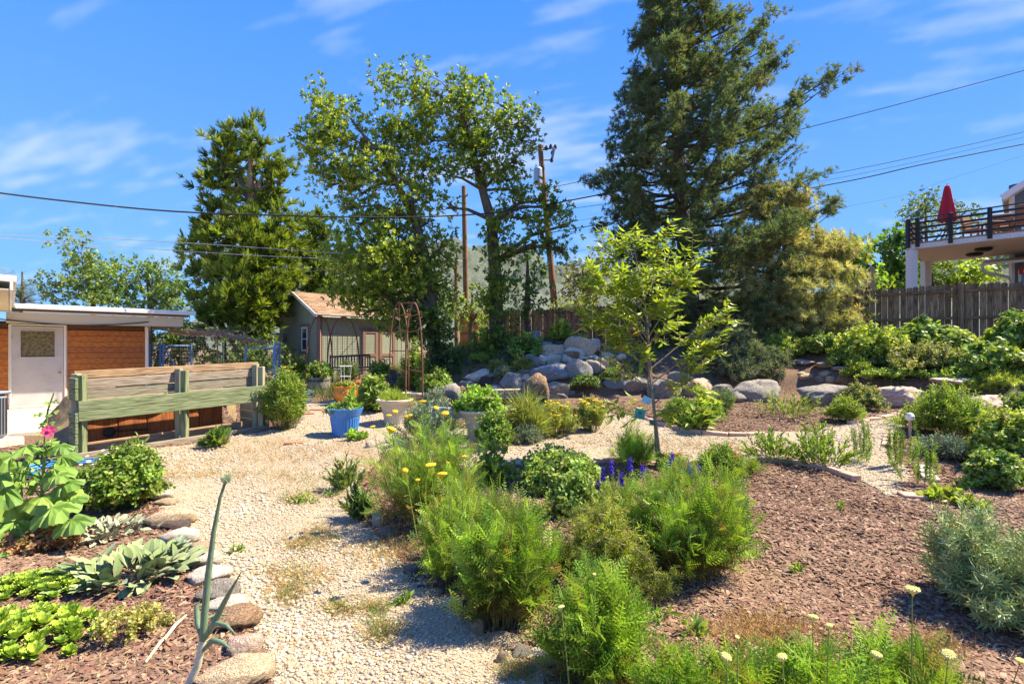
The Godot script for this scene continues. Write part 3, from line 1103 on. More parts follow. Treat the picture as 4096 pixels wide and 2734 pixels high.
# ---------------------------------------------------------------- helpers for walls that stand in plan
func line_at(a: Vector2, dir: Vector2, px: float) -> float:
	# how far along a plan line (x, d) the pixel column px meets it
	var k := (px - MX) / F
	return (k * a.y - a.x) / (dir.x - k * dir.y)

func pt(a: Vector2, u: Vector2, l: float, v: Vector2, n: float, y: float) -> Vector3:
	var q := a + u * l + v * n
	return P(q.x, y, q.y)

func slab(n: String, a: Vector3, b: Vector3, c: Vector3, thick: float, m: Material, parent: Node3D) -> MeshInstance3D:
	# a plate with corners a, b, c, a + c - b, hanging down by thick
	var d := a + c - b
	var dn := Vector3(0, -thick, 0)
	var mid := (a + c) * 0.5 + dn * 0.5
	var mb := MB.new()
	mb.qo(a, b, c, d, mid)
	mb.qo(a + dn, b + dn, c + dn, d + dn, mid)
	mb.qo(a, b, b + dn, a + dn, mid)
	mb.qo(b, c, c + dn, b + dn, mid)
	mb.qo(c, d, d + dn, c + dn, mid)
	mb.qo(d, a, a + dn, d + dn, mid)
	return part(n, mb.done(), m, parent)

func make_garage() -> void:
	var A := Vector2(-12.59, 13.2)
	var u := Vector2(0.722, 0.692)
	var n := Vector2(0.692, -0.722)
	var g := thing("garage", "low garage with orange cedar siding, cream eaves and white roof edge", "building")
	var fy := 0.1
	# backing wall
	bar("wall", pt(A, u, -6.0, n, -0.14, 1.2), pt(A, u, 2.86, n, -0.14, 1.2), 0.2, 2.2, M.brown_trim, g, 0.0)
	bar("wall", pt(A, u, 2.78, n, -0.26, 1.2), pt(A, u, 2.78, n, -5.0, 1.2), 0.16, 2.2, M.cream, g, 0.0)
	# siding: one board at a time, either side of the door
	var rows := 13
	for k in rows:
		var y := fy + 0.03 + (k + 0.5) * 0.152
		var j := 0.0015 * (k % 3)
		bar("siding_board", pt(A, u, 1.06, n, -0.02 + j, y), pt(A, u, 2.79, n, -0.02 + j, y), 0.03, 0.147, M.cedar_wall[(k * 3 + 1) % 4], g, 0.006)
		bar("siding_board", pt(A, u, -1.6, n, -0.02 + j, y), pt(A, u, -0.05, n, -0.02 + j, y), 0.03, 0.147, M.cedar_wall[(k * 3) % 4], g, 0.006)
		bar("siding_board", pt(A, u, -6.0, n, -0.02 + j, y), pt(A, u, -1.61, n, -0.02 + j, y), 0.03, 0.147, M.cedar_wall[(k * 3 + 2) % 4], g, 0.006)
	# dark batten band under the eaves
	for k in 26:
		var l := -2.0 + k * 0.182
		if l > -0.1 and l < 1.0:
			continue
		bar("batten", pt(A, u, l, n, -0.025, 2.185), pt(A, u, l + 0.176, n, -0.025, 2.185), 0.02, 0.11, M.brown_trim, g, 0.003)
	bar("corner_trim", pt(A, u, 2.83, n, 0.0, fy), pt(A, u, 2.83, n, 0.0, 2.24), 0.05, 0.09, M.white, g)
	# door with its frame, screen window and knob
	for q in [[-0.03, fy, -0.03, 2.2], [1.035, fy, 1.035, 2.2]]:
		bar("door_frame", pt(A, u, q[0], n, 0.0, q[1]), pt(A, u, q[2], n, 0.0, q[3]), 0.05, 0.05, M.white, g)
	bar("door_frame", pt(A, u, -0.055, n, 0.0, 2.215), pt(A, u, 1.06, n, 0.0, 2.215), 0.05, 0.03, M.white, g)
	bar("threshold", pt(A, u, -0.05, n, 0.09, fy + 0.02), pt(A, u, 1.1, n, 0.09, fy + 0.02), 0.22, 0.05, M.concrete, g)
	var dm := MB.new()
	var o := pt(A, u, 0.5, n, -0.03, 1.15)
	var bs := Basis(Vector3(u.x, 0, -u.y), Vector3.UP, Vector3(n.x, 0, -n.y))
	for q in [[0.0, -0.4, 0.99, 1.26], [0.0, 0.98, 0.99, 0.1], [-0.42, 0.58, 0.15, 0.7], [0.41, 0.58, 0.17, 0.7]]:
		dm.box(Transform3D(bs, o + bs * Vector3(q[0], q[1], 0)), Vector3(q[2], q[3], 0.045), 0.0)
	var dr := part("door", dm.done(), M.door, g)
	for q in [[-0.005, 0.235, 0.7, 0.025], [-0.005, 0.925, 0.7, 0.025], [-0.345, 0.58, 0.025, 0.69], [0.33, 0.58, 0.025, 0.69]]:
		part("window_bead", box_mesh(Vector3(q[2], q[3], 0.03)), M.door, dr, Transform3D(bs, o + bs * Vector3(q[0], q[1], 0.022)))
	part("window_screen", box_mesh(Vector3(0.66, 0.68, 0.01)), M.screen, dr, Transform3D(bs, o + bs * Vector3(-0.005, 0.58, -0.005)))
	var kn := MB.new()
	kn.lathe([Vector2(0.036, 0.0), Vector2(0.036, 0.006), Vector2(0.014, 0.012), Vector2(0.014, 0.035), Vector2(0.028, 0.05), Vector2(0.026, 0.066), Vector2(0.0, 0.07)], 16)
	part("door_knob", kn.done(), M.brass, dr, Transform3D(bs * Basis(Vector3.RIGHT, PI / 2), o + bs * Vector3(0.41, -0.18, 0.022)))
	for y in [0.75, -0.75]:
		part("hinge", box_mesh(Vector3(0.02, 0.1, 0.012)), M.rubber, dr, Transform3D(bs, o + bs * Vector3(-0.5, y, 0.028)))
	# eaves: fascia, soffit, gutter, roof
	bar("fascia", pt(A, u, -0.1, n, 0.5, 2.375), pt(A, u, 3.62, n, 0.5, 2.375), 0.04, 0.25, M.cream, g)
	bar("fascia", pt(A, u, 3.62, n, 0.48, 2.375), pt(A, u, 3.62, n, -4.5, 2.375), 0.04, 0.25, M.cream, g)
	slab("soffit", pt(A, u, -0.1, n, 0.48, 2.27), pt(A, u, 3.6, n, 0.48, 2.27), pt(A, u, 3.6, n, -0.05, 2.27), 0.02, M.cream, g)
	bar("drip_board", pt(A, u, 0.2, n, 0.55, 2.525), pt(A, u, 3.7, n, 0.55, 2.525), 0.06, 0.03, M.white, g)
	bar("sub_fascia", pt(A, u, 0.2, n, 0.58, 2.56), pt(A, u, 3.75, n, 0.58, 2.56), 0.05, 0.04, M.brown_trim, g)
	slab("roof", pt(A, u, -6.0, n, 0.72, 2.7), pt(A, u, 3.87, n, 0.72, 2.7), pt(A, u, 3.87, n, -5.2, 2.9), 0.1, M.white_old, g)
	var gut := MB.new()
	for q in [[0.745, 2.64, 0.06, 0.12]]:
		gut.box(Transform3D(bs, pt(A, u, 1.98, n, q[0], q[1])), Vector3(3.85, q[3], q[2]), 0.015)
	part("gutter", gut.done(), M.white, g)
	# a cable that sags along the fascia and turns down the corner
	var cb := []
	for k in 16:
		var t := k / 15.0
		cb.append(pt(A, u, lerpf(-0.3, 2.6, t), n, 0.54, 2.33 - 0.13 * sin(PI * t * 0.9) + 0.04 * t))
	cb.append(pt(A, u, 2.78, n, 0.52, 2.36))
	cb.append(pt(A, u, 2.9, n, 0.3, 2.26))
	cb.append(pt(A, u, 2.92, n, 0.08, 2.2))
	cb.append(pt(A, u, 2.92, n, 0.06, 0.3))
	var cr := []
	for k in cb.size():
		cr.append(0.016)
	part("cable", tube_mesh(cb, cr, 6), M.rubber, g)
	# the wing that comes forward beyond the frame: its eave, soffit and wall
	slab("wing_roof", pt(A, u, 0.04, n, 0.7, 2.74), pt(A, u, 0.04, n, 7.0, 2.74), pt(A, u, -4.5, n, 7.0, 2.95), 0.1, M.white_old, g)
	bar("wing_fascia", pt(A, u, -0.02, n, 0.7, 2.58), pt(A, u, -0.02, n, 7.0, 2.58), 0.04, 0.14, M.white, g)
	slab("wing_soffit", pt(A, u, -0.05, n, 0.7, 2.53), pt(A, u, -0.05, n, 7.0, 2.53), pt(A, u, -1.0, n, 7.0, 2.53), 0.02, M.cream, g)
	bar("wing_wall", pt(A, u, -1.5, n, 0.1, 1.3), pt(A, u, -1.5, n, 7.0, 1.3), 0.15, 2.4, M.cream, g, 0.0)
	# paved slab before the door
	var sl := slab("patio", pt(A, u, -6.0, n, 0.22, fy), pt(A, u, 1.25, n, 0.22, fy), pt(A, u, 1.25, n, 5.4, fy), 0.25, M.concrete, null)
	sl.set_meta("kind", "structure")
	# grid mat
	var mt := thing("door_mat", "dark ribbed rubber mat lying on the concrete patio", "mat", "", pt(A, u, -1.0, n, 3.55, fy + 0.006))
	var gm := MB.new()
	for k in 13:
		gm.box(Transform3D(bs, bs * Vector3(-0.66 + 0.11 * k, 0.008, 0)), Vector3(0.02, 0.016, 1.0), 0.0)
	for k in 9:
		gm.box(Transform3D(bs, bs * Vector3(0, 0.0075, -0.48 + 0.12 * k)), Vector3(1.4, 0.013, 0.02), 0.0)
	part("ribs", gm.done(), M.rubber, mt)
	part("sheet", box_mesh(Vector3(1.4, 0.004, 1.0), 0.0), M.grey_paint, mt, Transform3D(bs, Vector3(0, -0.003, 0)))
	# condenser at the frame's edge
	var ab := P(-8.5, 0.0, 8.15)
	var ac := thing("air_conditioner", "grey louvred condenser unit on a concrete pad beside the patio", "air conditioner", "", ab)
	part("pad", box_mesh(Vector3(1.0, 0.22, 0.95), 0.02), M.concrete, ac, Transform3D(Basis(), Vector3(0, 0.06, 0)))
	part("cabinet", box_mesh(Vector3(0.74, 0.7, 0.7), 0.05), M.grey_paint, ac, Transform3D(Basis(), Vector3(0, 0.53, 0)))
	for k in 12:
		part("louvre", box_mesh(Vector3(0.02, 0.58, 0.025), 0.003), M.rubber, ac, Transform3D(Basis(), Vector3(-0.3 + 0.05 * k, 0.53, 0.36)))
		part("louvre", box_mesh(Vector3(0.025, 0.58, 0.02), 0.003), M.rubber, ac, Transform3D(Basis(), Vector3(0.375, 0.53, -0.28 + 0.05 * k)))
	part("top_cover", box_mesh(Vector3(0.78, 0.05, 0.74), 0.02), M.grey_paint, ac, Transform3D(Basis(), Vector3(0, 0.9, 0)))
	# little flood lamp lying on the slab
	var fl := thing("flood_light", "small grey flood lamp lying on the concrete patio", "lamp", "", pt(A, u, -1.25, n, 2.2, fy))
	part("housing", box_mesh(Vector3(0.22, 0.14, 0.16), 0.03), M.grey_paint, fl, Transform3D(Basis(Vector3.UP, 0.6), Vector3(0, 0.075, 0)))
	part("bracket", tube_mesh([Vector3(0.1, 0.08, 0), Vector3(0.24, 0.05, 0.03), Vector3(0.36, 0.02, 0.02)], [0.02, 0.015, 0.012], 6), M.steel, fl)
	# capped pipe by the frame
	var vp := thing("vent_pipe", "pale pipe with a dark cap beside the orange siding", "pipe", "", pt(A, u, -0.62, n, 1.6, fy))
	var pm := MB.new()
	pm.lathe([Vector2(0.05, 0.0), Vector2(0.05, 0.92), Vector2(0.09, 0.95), Vector2(0.09, 1.04), Vector2(0.05, 1.06)], 14)
	part("pipe", pm.done(), M.white_old, vp)
	pm = MB.new()
	pm.lathe([Vector2(0.07, 1.06), Vector2(0.085, 1.1), Vector2(0.07, 1.17), Vector2(0.0, 1.19)], 14)
	part("cap", pm.done(), M.rubber, vp)

func make_bin() -> void:
	var A := Vector2(-6.03, 7.3)
	var u := Vector2(0.6, 0.8)
	var k := Vector2(-0.8, 0.6)
	var t := 0.029
	var b := thing("timber_bin", "weathered board bin with green painted planks and square posts", "compost bin")
	var q := func(l: float, d: float, y: float) -> Vector3:
		return pt(A, u, l, k, d, y + t * l + 0.02)
	# posts
	for l in [0.05, 1.365, 2.62]:
		bar("post", q.call(l, 0.06, -0.1), q.call(l, 0.06, 1.2 + 0.03 * sin(l * 7.0)), 0.092, 0.092, M.green_wood[int(l) % 3] if l < 2.0 else M.post_wood[1], b, 0.006)
		bar("post", q.call(l - 0.02, 0.23, -0.1), q.call(l - 0.02, 0.23, 1.225), 0.088, 0.088, M.post_wood[int(l + 1.0) % 3], b, 0.006)
	# front boards
	for e in [[0.57, 0], [0.712, 1]]:
		bar("plank", q.call(-0.01, -0.012, e[0] + 0.069), q.call(2.7, -0.012, e[0] + 0.069), 0.038, 0.138, M.green_wood[e[1]], b, 0.006)
	bar("plank", q.call(-0.01, -0.012, 0.05), q.call(2.72, -0.012, 0.05), 0.04, 0.16, M.grey_wood[0], b, 0.006)
	bar("plank", q.call(0.1, 0.34, 0.14), q.call(2.6, 0.34, 0.14), 0.04, 0.14, M.grey_wood[1], b, 0.006)
	# back boards
	var y := 1.27
	for e in [0.125, 0.15, 0.145, 0.145]:
		y -= e
		var w := r(-0.009, 0.009)
		bar("plank", q.call(0.02, 0.295 + w, y + e * 0.5), q.call(2.68, 0.295 + w, y + e * 0.5), 0.036, e - 0.013, M.grey_wood[rng.randi() % 3], b, 0.006)
	# end boards
	for e in [[1.1, 0.15], [0.94, 0.15], [0.62, 0.14], [0.47, 0.14], [0.32, 0.14], [0.17, 0.14], [0.03, 0.13]]:
		bar("end_plank", q.call(-0.03, -0.03, e[0]), q.call(-0.03, 0.27, e[0]), 0.038, e[1], M.green_wood[2], b, 0.006)
	for e in [0.12, 0.27, 0.42, 0.57]:
		bar("end_plank", q.call(2.71, -0.02, e), q.call(2.71, 1.0, e), 0.036, 0.14, M.post_wood[2], b, 0.006)
	# crate behind it, under a tarp
	var c := thing("wooden_crate", "orange brown plywood crate standing behind the green plank bin", "crate")
	part("body", box_mesh(Vector3(2.0, 0.72, 0.55), 0.01), M.brown_trim, c, Transform3D(Basis(Vector3(u.x, 0, -u.y), Vector3.UP, Vector3(-k.x, 0, k.y)), q.call(1.25, 1.05, 0.38)))
	for e in 5:
		bar("panel", q.call(0.28 + 0.398 * e, 0.758, 0.4), q.call(0.665 + 0.398 * e, 0.758, 0.4), 0.02, 0.66, M.orange_ply, c, 0.006)
	var tp := thing("tarp", "brown canvas tarp slumped over the crate behind the plank bin", "tarp")
	var mb := MB.new()
	var nx := 28
	var nz := 16
	var v := []
	for j in nz + 1:
		var row := []
		for i in nx + 1:
			var l := -0.12 + 2.6 * i / nx
			var d := 0.62 + 1.0 * j / nz
			var over := maxf(0.0, 0.22 - l) + maxf(0.0, l - 2.27)
			var fr := maxf(0.0, 0.755 - d)
			var h := 0.86 + 0.07 * sin(l * 3.0) * sin(d * 6.0) + 0.03 * sin(l * 11.0 + d * 5.0) - over * 1.5 - fr * 2.6 * (1.0 if absf(l - 1.25) > 0.85 else 0.5)
			row.append(q.call(l + 0.04 * sin(d * 9.0), d, maxf(h + 0.02 * sin(d * 17.0 + l * 6.0), 0.04)))
		v.append(row)
	for j in nz:
		for i in nx:
			mb.t3(v[j][i], v[j + 1][i], v[j + 1][i + 1])
			mb.t3(v[j][i], v[j + 1][i + 1], v[j][i + 1])
	var sheet := part("sheet", mb.done(), M.tarp, tp)
	sheet.set_meta("label", "brown canvas sheet with folds")
	var pn := thing("iron_pan", "black long handled iron pan hung on the orange crate", "pan")
	var pm := MB.new()
	pm.lathe([Vector2(0.0, 0.0), Vector2(0.07, 0.0), Vector2(0.082, 0.035), Vector2(0.076, 0.035), Vector2(0.066, 0.006), Vector2(0.0, 0.006)], 20)
	var pb := Basis(Vector3(u.x, 0, -u.y), Vector3(-k.x, 0, k.y), Vector3.DOWN)
	part("dish", pm.done(), M.black, pn, Transform3D(pb, q.call(0.55, 0.742, 0.27)))
	part("handle", tube_mesh([q.call(0.62, 0.715, 0.275), q.call(0.8, 0.72, 0.262), q.call(1.08, 0.725, 0.235)], [0.014, 0.011, 0.013], 6), M.black, pn)

func make_shed() -> void:
	var C := Vector2(-7.11, 19.0)
	var u := Vector2(0.714, 0.7)
	var k := Vector2(-0.7, 0.714)
	var gy := H(C.x, C.y) - 0.1
	var ey := 2.86
	var ry := 3.82
	var L := line_at(C, u, 1690.0)
	var W := 4.2
	var s := thing("garden_shed", "sage green shed with tan shingle gable roof and brown door trim", "shed")
	var oh := 0.24
	# walls
	var mb := MB.new()
	var wy := ey - 0.02
	var p := func(l: float, w: float, y: float) -> Vector3:
		return pt(C, u, l, k, w, y)
	var bs := Basis(Vector3(u.x, 0, -u.y), Vector3.UP, Vector3(k.x, 0, -k.y))
	mb.box(Transform3D(bs, p.call(L * 0.5, oh + 0.05, (gy + wy) * 0.5)), Vector3(L - 2 * oh, wy - gy, 0.1))
	mb.box(Transform3D(bs, p.call(L * 0.5, W - oh - 0.05, (gy + wy) * 0.5)), Vector3(L - 2 * oh, wy - gy, 0.1))
	part("wall", mb.done(), M.shed_wall, s)
	for l in [oh, L - oh - 0.1]:
		mb = MB.new()
		var mid: Vector3 = p.call(l + 0.05, W * 0.5, 2.0)
		var ring := []
		for e in [[0.0], [0.1]]:
			ring.append([p.call(l + e[0], oh, gy), p.call(l + e[0], oh, ey + 0.1), p.call(l + e[0], W * 0.5, ry - 0.12), p.call(l + e[0], W - oh, ey + 0.1), p.call(l + e[0], W - oh, gy)])
		for e in 2:
			for q in range(1, 4):
				mb.to(ring[e][0], ring[e][q], ring[e][q + 1], mid)
		for q in 5:
			mb.qo(ring[0][q], ring[0][(q + 1) % 5], ring[1][(q + 1) % 5], ring[1][q], mid)
		part("gable_wall", mb.done(), M.shed_wall, s)
	# grooves of the panel siding as raised battens
	var nb := 0
	var x := oh + 0.2
	while x < L - oh:
		var door := x > 2.55 and x < 4.75
		bar("siding_panel", p.call(x - 0.09, oh - 0.006, (gy + wy) * 0.5), p.call(x + 0.085, oh - 0.006, (gy + wy) * 0.5), 0.014, wy - gy, M.shed_wall, s, 0.004)
		x += 0.2
	x = oh + 0.1
	while x < W - oh:
		var hh := lerpf(ey, ry, 1.0 - absf(x - W * 0.5) / (W * 0.5)) - 0.06
		bar("siding_panel", p.call(oh - 0.006, x - 0.09, (gy + hh) * 0.5), p.call(oh - 0.006, x + 0.085, (gy + hh) * 0.5), 0.014, hh - gy, M.shed_wall, s, 0.004)
		x += 0.2
	bar("corner_trim", p.call(oh - 0.01, oh - 0.012, gy), p.call(oh - 0.01, oh - 0.012, wy), 0.13, 0.13, M.shed_trim, s)
	# double doors
	var d0 := line_at(C, u, 1457.0)
	var d1 := line_at(C, u, 1524.0)
	var d2 := line_at(C, u, 1593.0)
	for e in [[d0, d1], [d1, d2]]:
		var dr := bar("door", p.call(e[0] + 0.02, oh - 0.04, gy + 1.1), p.call(e[1] - 0.02, oh - 0.04, gy + 1.1), 0.04, 1.95, M.shed_wall, s, 0.004)
		var w: float = e[1] - e[0]
		for z in [[-w * 0.5 + 0.09, 0.0, 0.13, 1.95], [w * 0.5 - 0.09, 0.0, 0.13, 1.95], [0.0, 0.92, w - 0.3, 0.12], [0.0, -0.92, w - 0.3, 0.12], [0.0, 0.0, w - 0.3, 0.12]]:
			part("door_trim", box_mesh(Vector3(z[2], z[3], 0.022)), M.shed_trim, dr, Transform3D(Basis(), Vector3(z[0], z[1], 0.03)))
			part("door_trim", box_mesh(Vector3(z[2], z[3], 0.022)), M.shed_trim, dr, Transform3D(Basis(), Vector3(z[0], z[1], -0.03)))
	bar("door_head", p.call(d0 - 0.1, oh - 0.03, gy + 2.13), p.call(d2 + 0.1, oh - 0.03, gy + 2.13), 0.05, 0.12, M.shed_trim, s)
	# window in the gable
	var w0 := line_at(C, k, 1207.0)
	var w1 := line_at(C, k, 1186.0)
	var wm := (w0 + w1) * 0.5
	var ww := absf(w1 - w0)
	var wb := Basis(Vector3(k.x, 0, -k.y), Vector3.UP, Vector3(-u.x, 0, u.y))
	var wo: Vector3 = p.call(oh - 0.02, wm, 1.98)
	var win := part("window", box_mesh(Vector3(ww, 0.86, 0.03)), M.glass, s, Transform3D(wb, wo))
	for z in [[0.0, 0.43, ww + 0.1, 0.07], [0.0, -0.43, ww + 0.1, 0.07], [-ww * 0.5, 0.0, 0.07, 0.9], [ww * 0.5, 0.0, 0.07, 0.9], [0.0, 0.0, ww, 0.045]]:
		part("window_frame", box_mesh(Vector3(z[2], z[3], 0.03)), M.white, win, Transform3D(Basis(), Vector3(z[0], z[1], 0.022)))
	for z in [[0.0, 0.53, ww + 0.34, 0.11], [0.0, -0.53, ww + 0.34, 0.11], [-ww * 0.5 - 0.1, 0.0, 0.11, 1.0], [ww * 0.5 + 0.1, 0.0, 0.11, 1.0]]:
		part("window_trim", box_mesh(Vector3(z[2], z[3], 0.02)), M.shed_trim, win, Transform3D(Basis(), Vector3(z[0], z[1], 0.012)))
	# roof: deck, edge trims, shingles one by one on the slope in view
	var rf := slab("roof", p.call(0.0, 0.0, ey), p.call(L, 0.0, ey), p.call(L, W * 0.5, ry), 0.06, M.shed_trim, s)
	slab("roof", p.call(0.0, W, ey), p.call(L, W, ey), p.call(L, W * 0.5, ry), 0.06, M.shingle[1], s)
	bar("eave_trim", p.call(0.0, -0.015, ey - 0.04), p.call(L, -0.015, ey - 0.04), 0.03, 0.1, M.white_old, s)
	bar("rake_trim", p.call(-0.015, 0.0, ey - 0.04), p.call(-0.015, W * 0.5, ry - 0.04), 0.03, 0.12, M.white_old, s)
	bar("rake_trim", p.call(-0.015, W, ey - 0.04), p.call(-0.015, W * 0.5, ry - 0.04), 0.03, 0.12, M.white_old, s)
	var rows := 17
	var along := 17
	var up3: Vector3 = p.call(0.0, W * 0.5, ry) - p.call(0.0, 0.0, ey)
	var u3 := Vector3(u.x, 0, -u.y)
	var n3 := u3.cross(up3).normalized()
	if n3.y < 0.0:
		n3 = -n3
	var sb := Basis(u3, up3.normalized(), u3.cross(up3.normalized()))
	var step := up3.length() / rows
	var sw := L / along
	for j in rows:
		for i in along:
			var off := sw * 0.5 * (j % 2)
			var l := i * sw + off
			if l + sw > L + 0.01:
				continue
			var o: Vector3 = p.call(0.0, 0.0, ey) + u3 * (l + sw * 0.5) + up3.normalized() * (step * (j + 0.5) - 0.02) + n3 * (0.012 + r(0.0, 0.004))
			part("shingle", box_mesh(Vector3(sw - 0.012, step + 0.05, 0.012), 0.0), M.shingle[rng.randi() % 5], rf, Transform3D(sb.rotated(u3, -0.05 if n3.dot(sb.z) < 0 else 0.05), o))
	# heat pump box on the gable
	var hp := thing("heat_pump", "white box unit mounted near the shed's gable end", "heat pump", "", p.call(oh - 0.25, W - 0.45, 2.05))
	part("case", box_mesh(Vector3(0.8, 0.42, 0.3), 0.03), M.white_old, hp, Transform3D(wb, Vector3.ZERO))
	part("label_plate", box_mesh(Vector3(0.12, 0.14, 0.01), 0.0), M.petal_red, hp, Transform3D(wb, wb * Vector3(0.0, 0.09, 0.153)))
	part("bracket", box_mesh(Vector3(0.06, 0.05, 0.5), 0.0), M.rubber, hp, Transform3D(wb, wb * Vector3(-0.25, -0.23, -0.05)))
	part("bracket", box_mesh(Vector3(0.06, 0.05, 0.5), 0.0), M.rubber, hp, Transform3D(wb, wb * Vector3(0.25, -0.23, -0.05)))
	part("hose", tube_mesh([wb * Vector3(-0.3, -0.1, 0.1), wb * Vector3(-0.5, -0.5, 0.1), wb * Vector3(-0.3, -0.7, 0.1), wb * Vector3(-0.6, -1.0, 0.1), wb * Vector3(-0.5, -1.5, 0.1)], [0.03, 0.03, 0.03, 0.03, 0.03], 6), M.black, hp)
	var jb := thing("junction_box", "grey electrical box fixed to the green gable wall", "electrical box", "", p.call(oh - 0.06, line_at(C, k, 1174.0), 1.62))
	part("case", box_mesh(Vector3(0.16, 0.24, 0.1), 0.01), M.grey_paint, jb, Transform3D(wb, Vector3.ZERO))
	part("conduit", tube_mesh([Vector3(0, -0.12, 0), Vector3(0, -1.0, 0)], [0.015, 0.015], 6), M.grey_paint, jb)

func make_fence() -> void:
	# the board fence that climbs along the back; line through (13.5, 14.8), direction (-0.818, 0.575)
	var A := Vector2(13.5, 14.8)
	var u := Vector2(-0.8186, 0.5744)
	var n := Vector2(-0.5744, -0.8186)
	var f := thing("board_fence", "tall weathered cedar board fence with dark rails along the back", "fence")
	var l := -6.0
	var i := 0
	var end := 19.6
	while l < end:
		var w := 0.142 + 0.004 * sin(i * 2.7)
		var gap := 0.006 if (i % 4) else 0.022
		var top := lerpf(3.47, 3.36, clampf(l / 17.0, 0.0, 1.0)) + 0.012 * sin(i * 1.7) + 0.02 * sin(i * 0.31)
		var q := A + u * (l + w * 0.5)
		var bot := minf(1.62, H(q.x, q.y) + 0.03) if l > -2.0 else 1.6
		# dog-eared board: a prism with cut corners
		var key := "fb%d" % (i % 5)
		if not G.has(key):
			var mb := MB.new()
			var hw := (0.142 + 0.004 * sin(i * 2.7)) * 0.5
			var prof := [Vector2(-0.95, -hw), Vector2(0.92, -hw), Vector2(0.95, -hw * 0.55), Vector2(0.95, hw * 0.55), Vector2(0.92, hw), Vector2(-0.95, hw)]
			for s in [-1, 1]:
				for e in range(1, 5):
					mb.to(Vector3(prof[0].x, prof[0].y, 0.009 * s), Vector3(prof[e].x, prof[e].y, 0.009 * s), Vector3(prof[e + 1].x, prof[e + 1].y, 0.009 * s), Vector3.ZERO)
			for e in 6:
				var a: Vector2 = prof[e]
				var b: Vector2 = prof[(e + 1) % 6]
				mb.qo(Vector3(a.x, a.y, -0.009), Vector3(b.x, b.y, -0.009), Vector3(b.x, b.y, 0.009), Vector3(a.x, a.y, 0.009), Vector3.ZERO)
			G[key] = mb.done()
		var m: Material = M.fence[(i * 7 + i / 3) % 5]
		if l > 17.3:
			m = M.fence_new[i % 2]
		elif l > 3.0 and l < 3.6:
			m = M.fence_new[0]
		part("board", G[key], m, f, Transform3D(Basis(Vector3.UP, Vector3(u.x, 0, -u.y), Vector3(-n.x, 0, n.y)), pt(A, u, l + w * 0.5, n, -0.03, top - 0.95)))
		l += w + gap
		i += 1
	for y in [3.28, 2.5, 1.8]:
		var a := -6.0
		while a < end:
			bar("rail", pt(A, u, a, n, 0.01, y - 0.006 * a), pt(A, u, minf(a + 2.46, end), n, 0.01, y - 0.006 * (a + 2.46)), 0.04, 0.085, M.fence[1], f)
			a += 2.47
	var a := -4.3
	while a < end:
		bar("post", pt(A, u, a, n, 0.06, 1.2), pt(A, u, a, n, 0.06, 3.5 - 0.006 * a), 0.1, 0.1, M.fence[3], f, 0.008)
		a += 2.47
	# kick board at the foot
	bar("kick_board", pt(A, u, 0.5, n, 0.03, 1.63), pt(A, u, 6.5, n, 0.03, 1.63), 0.04, 0.16, M.green_wood[1], f)

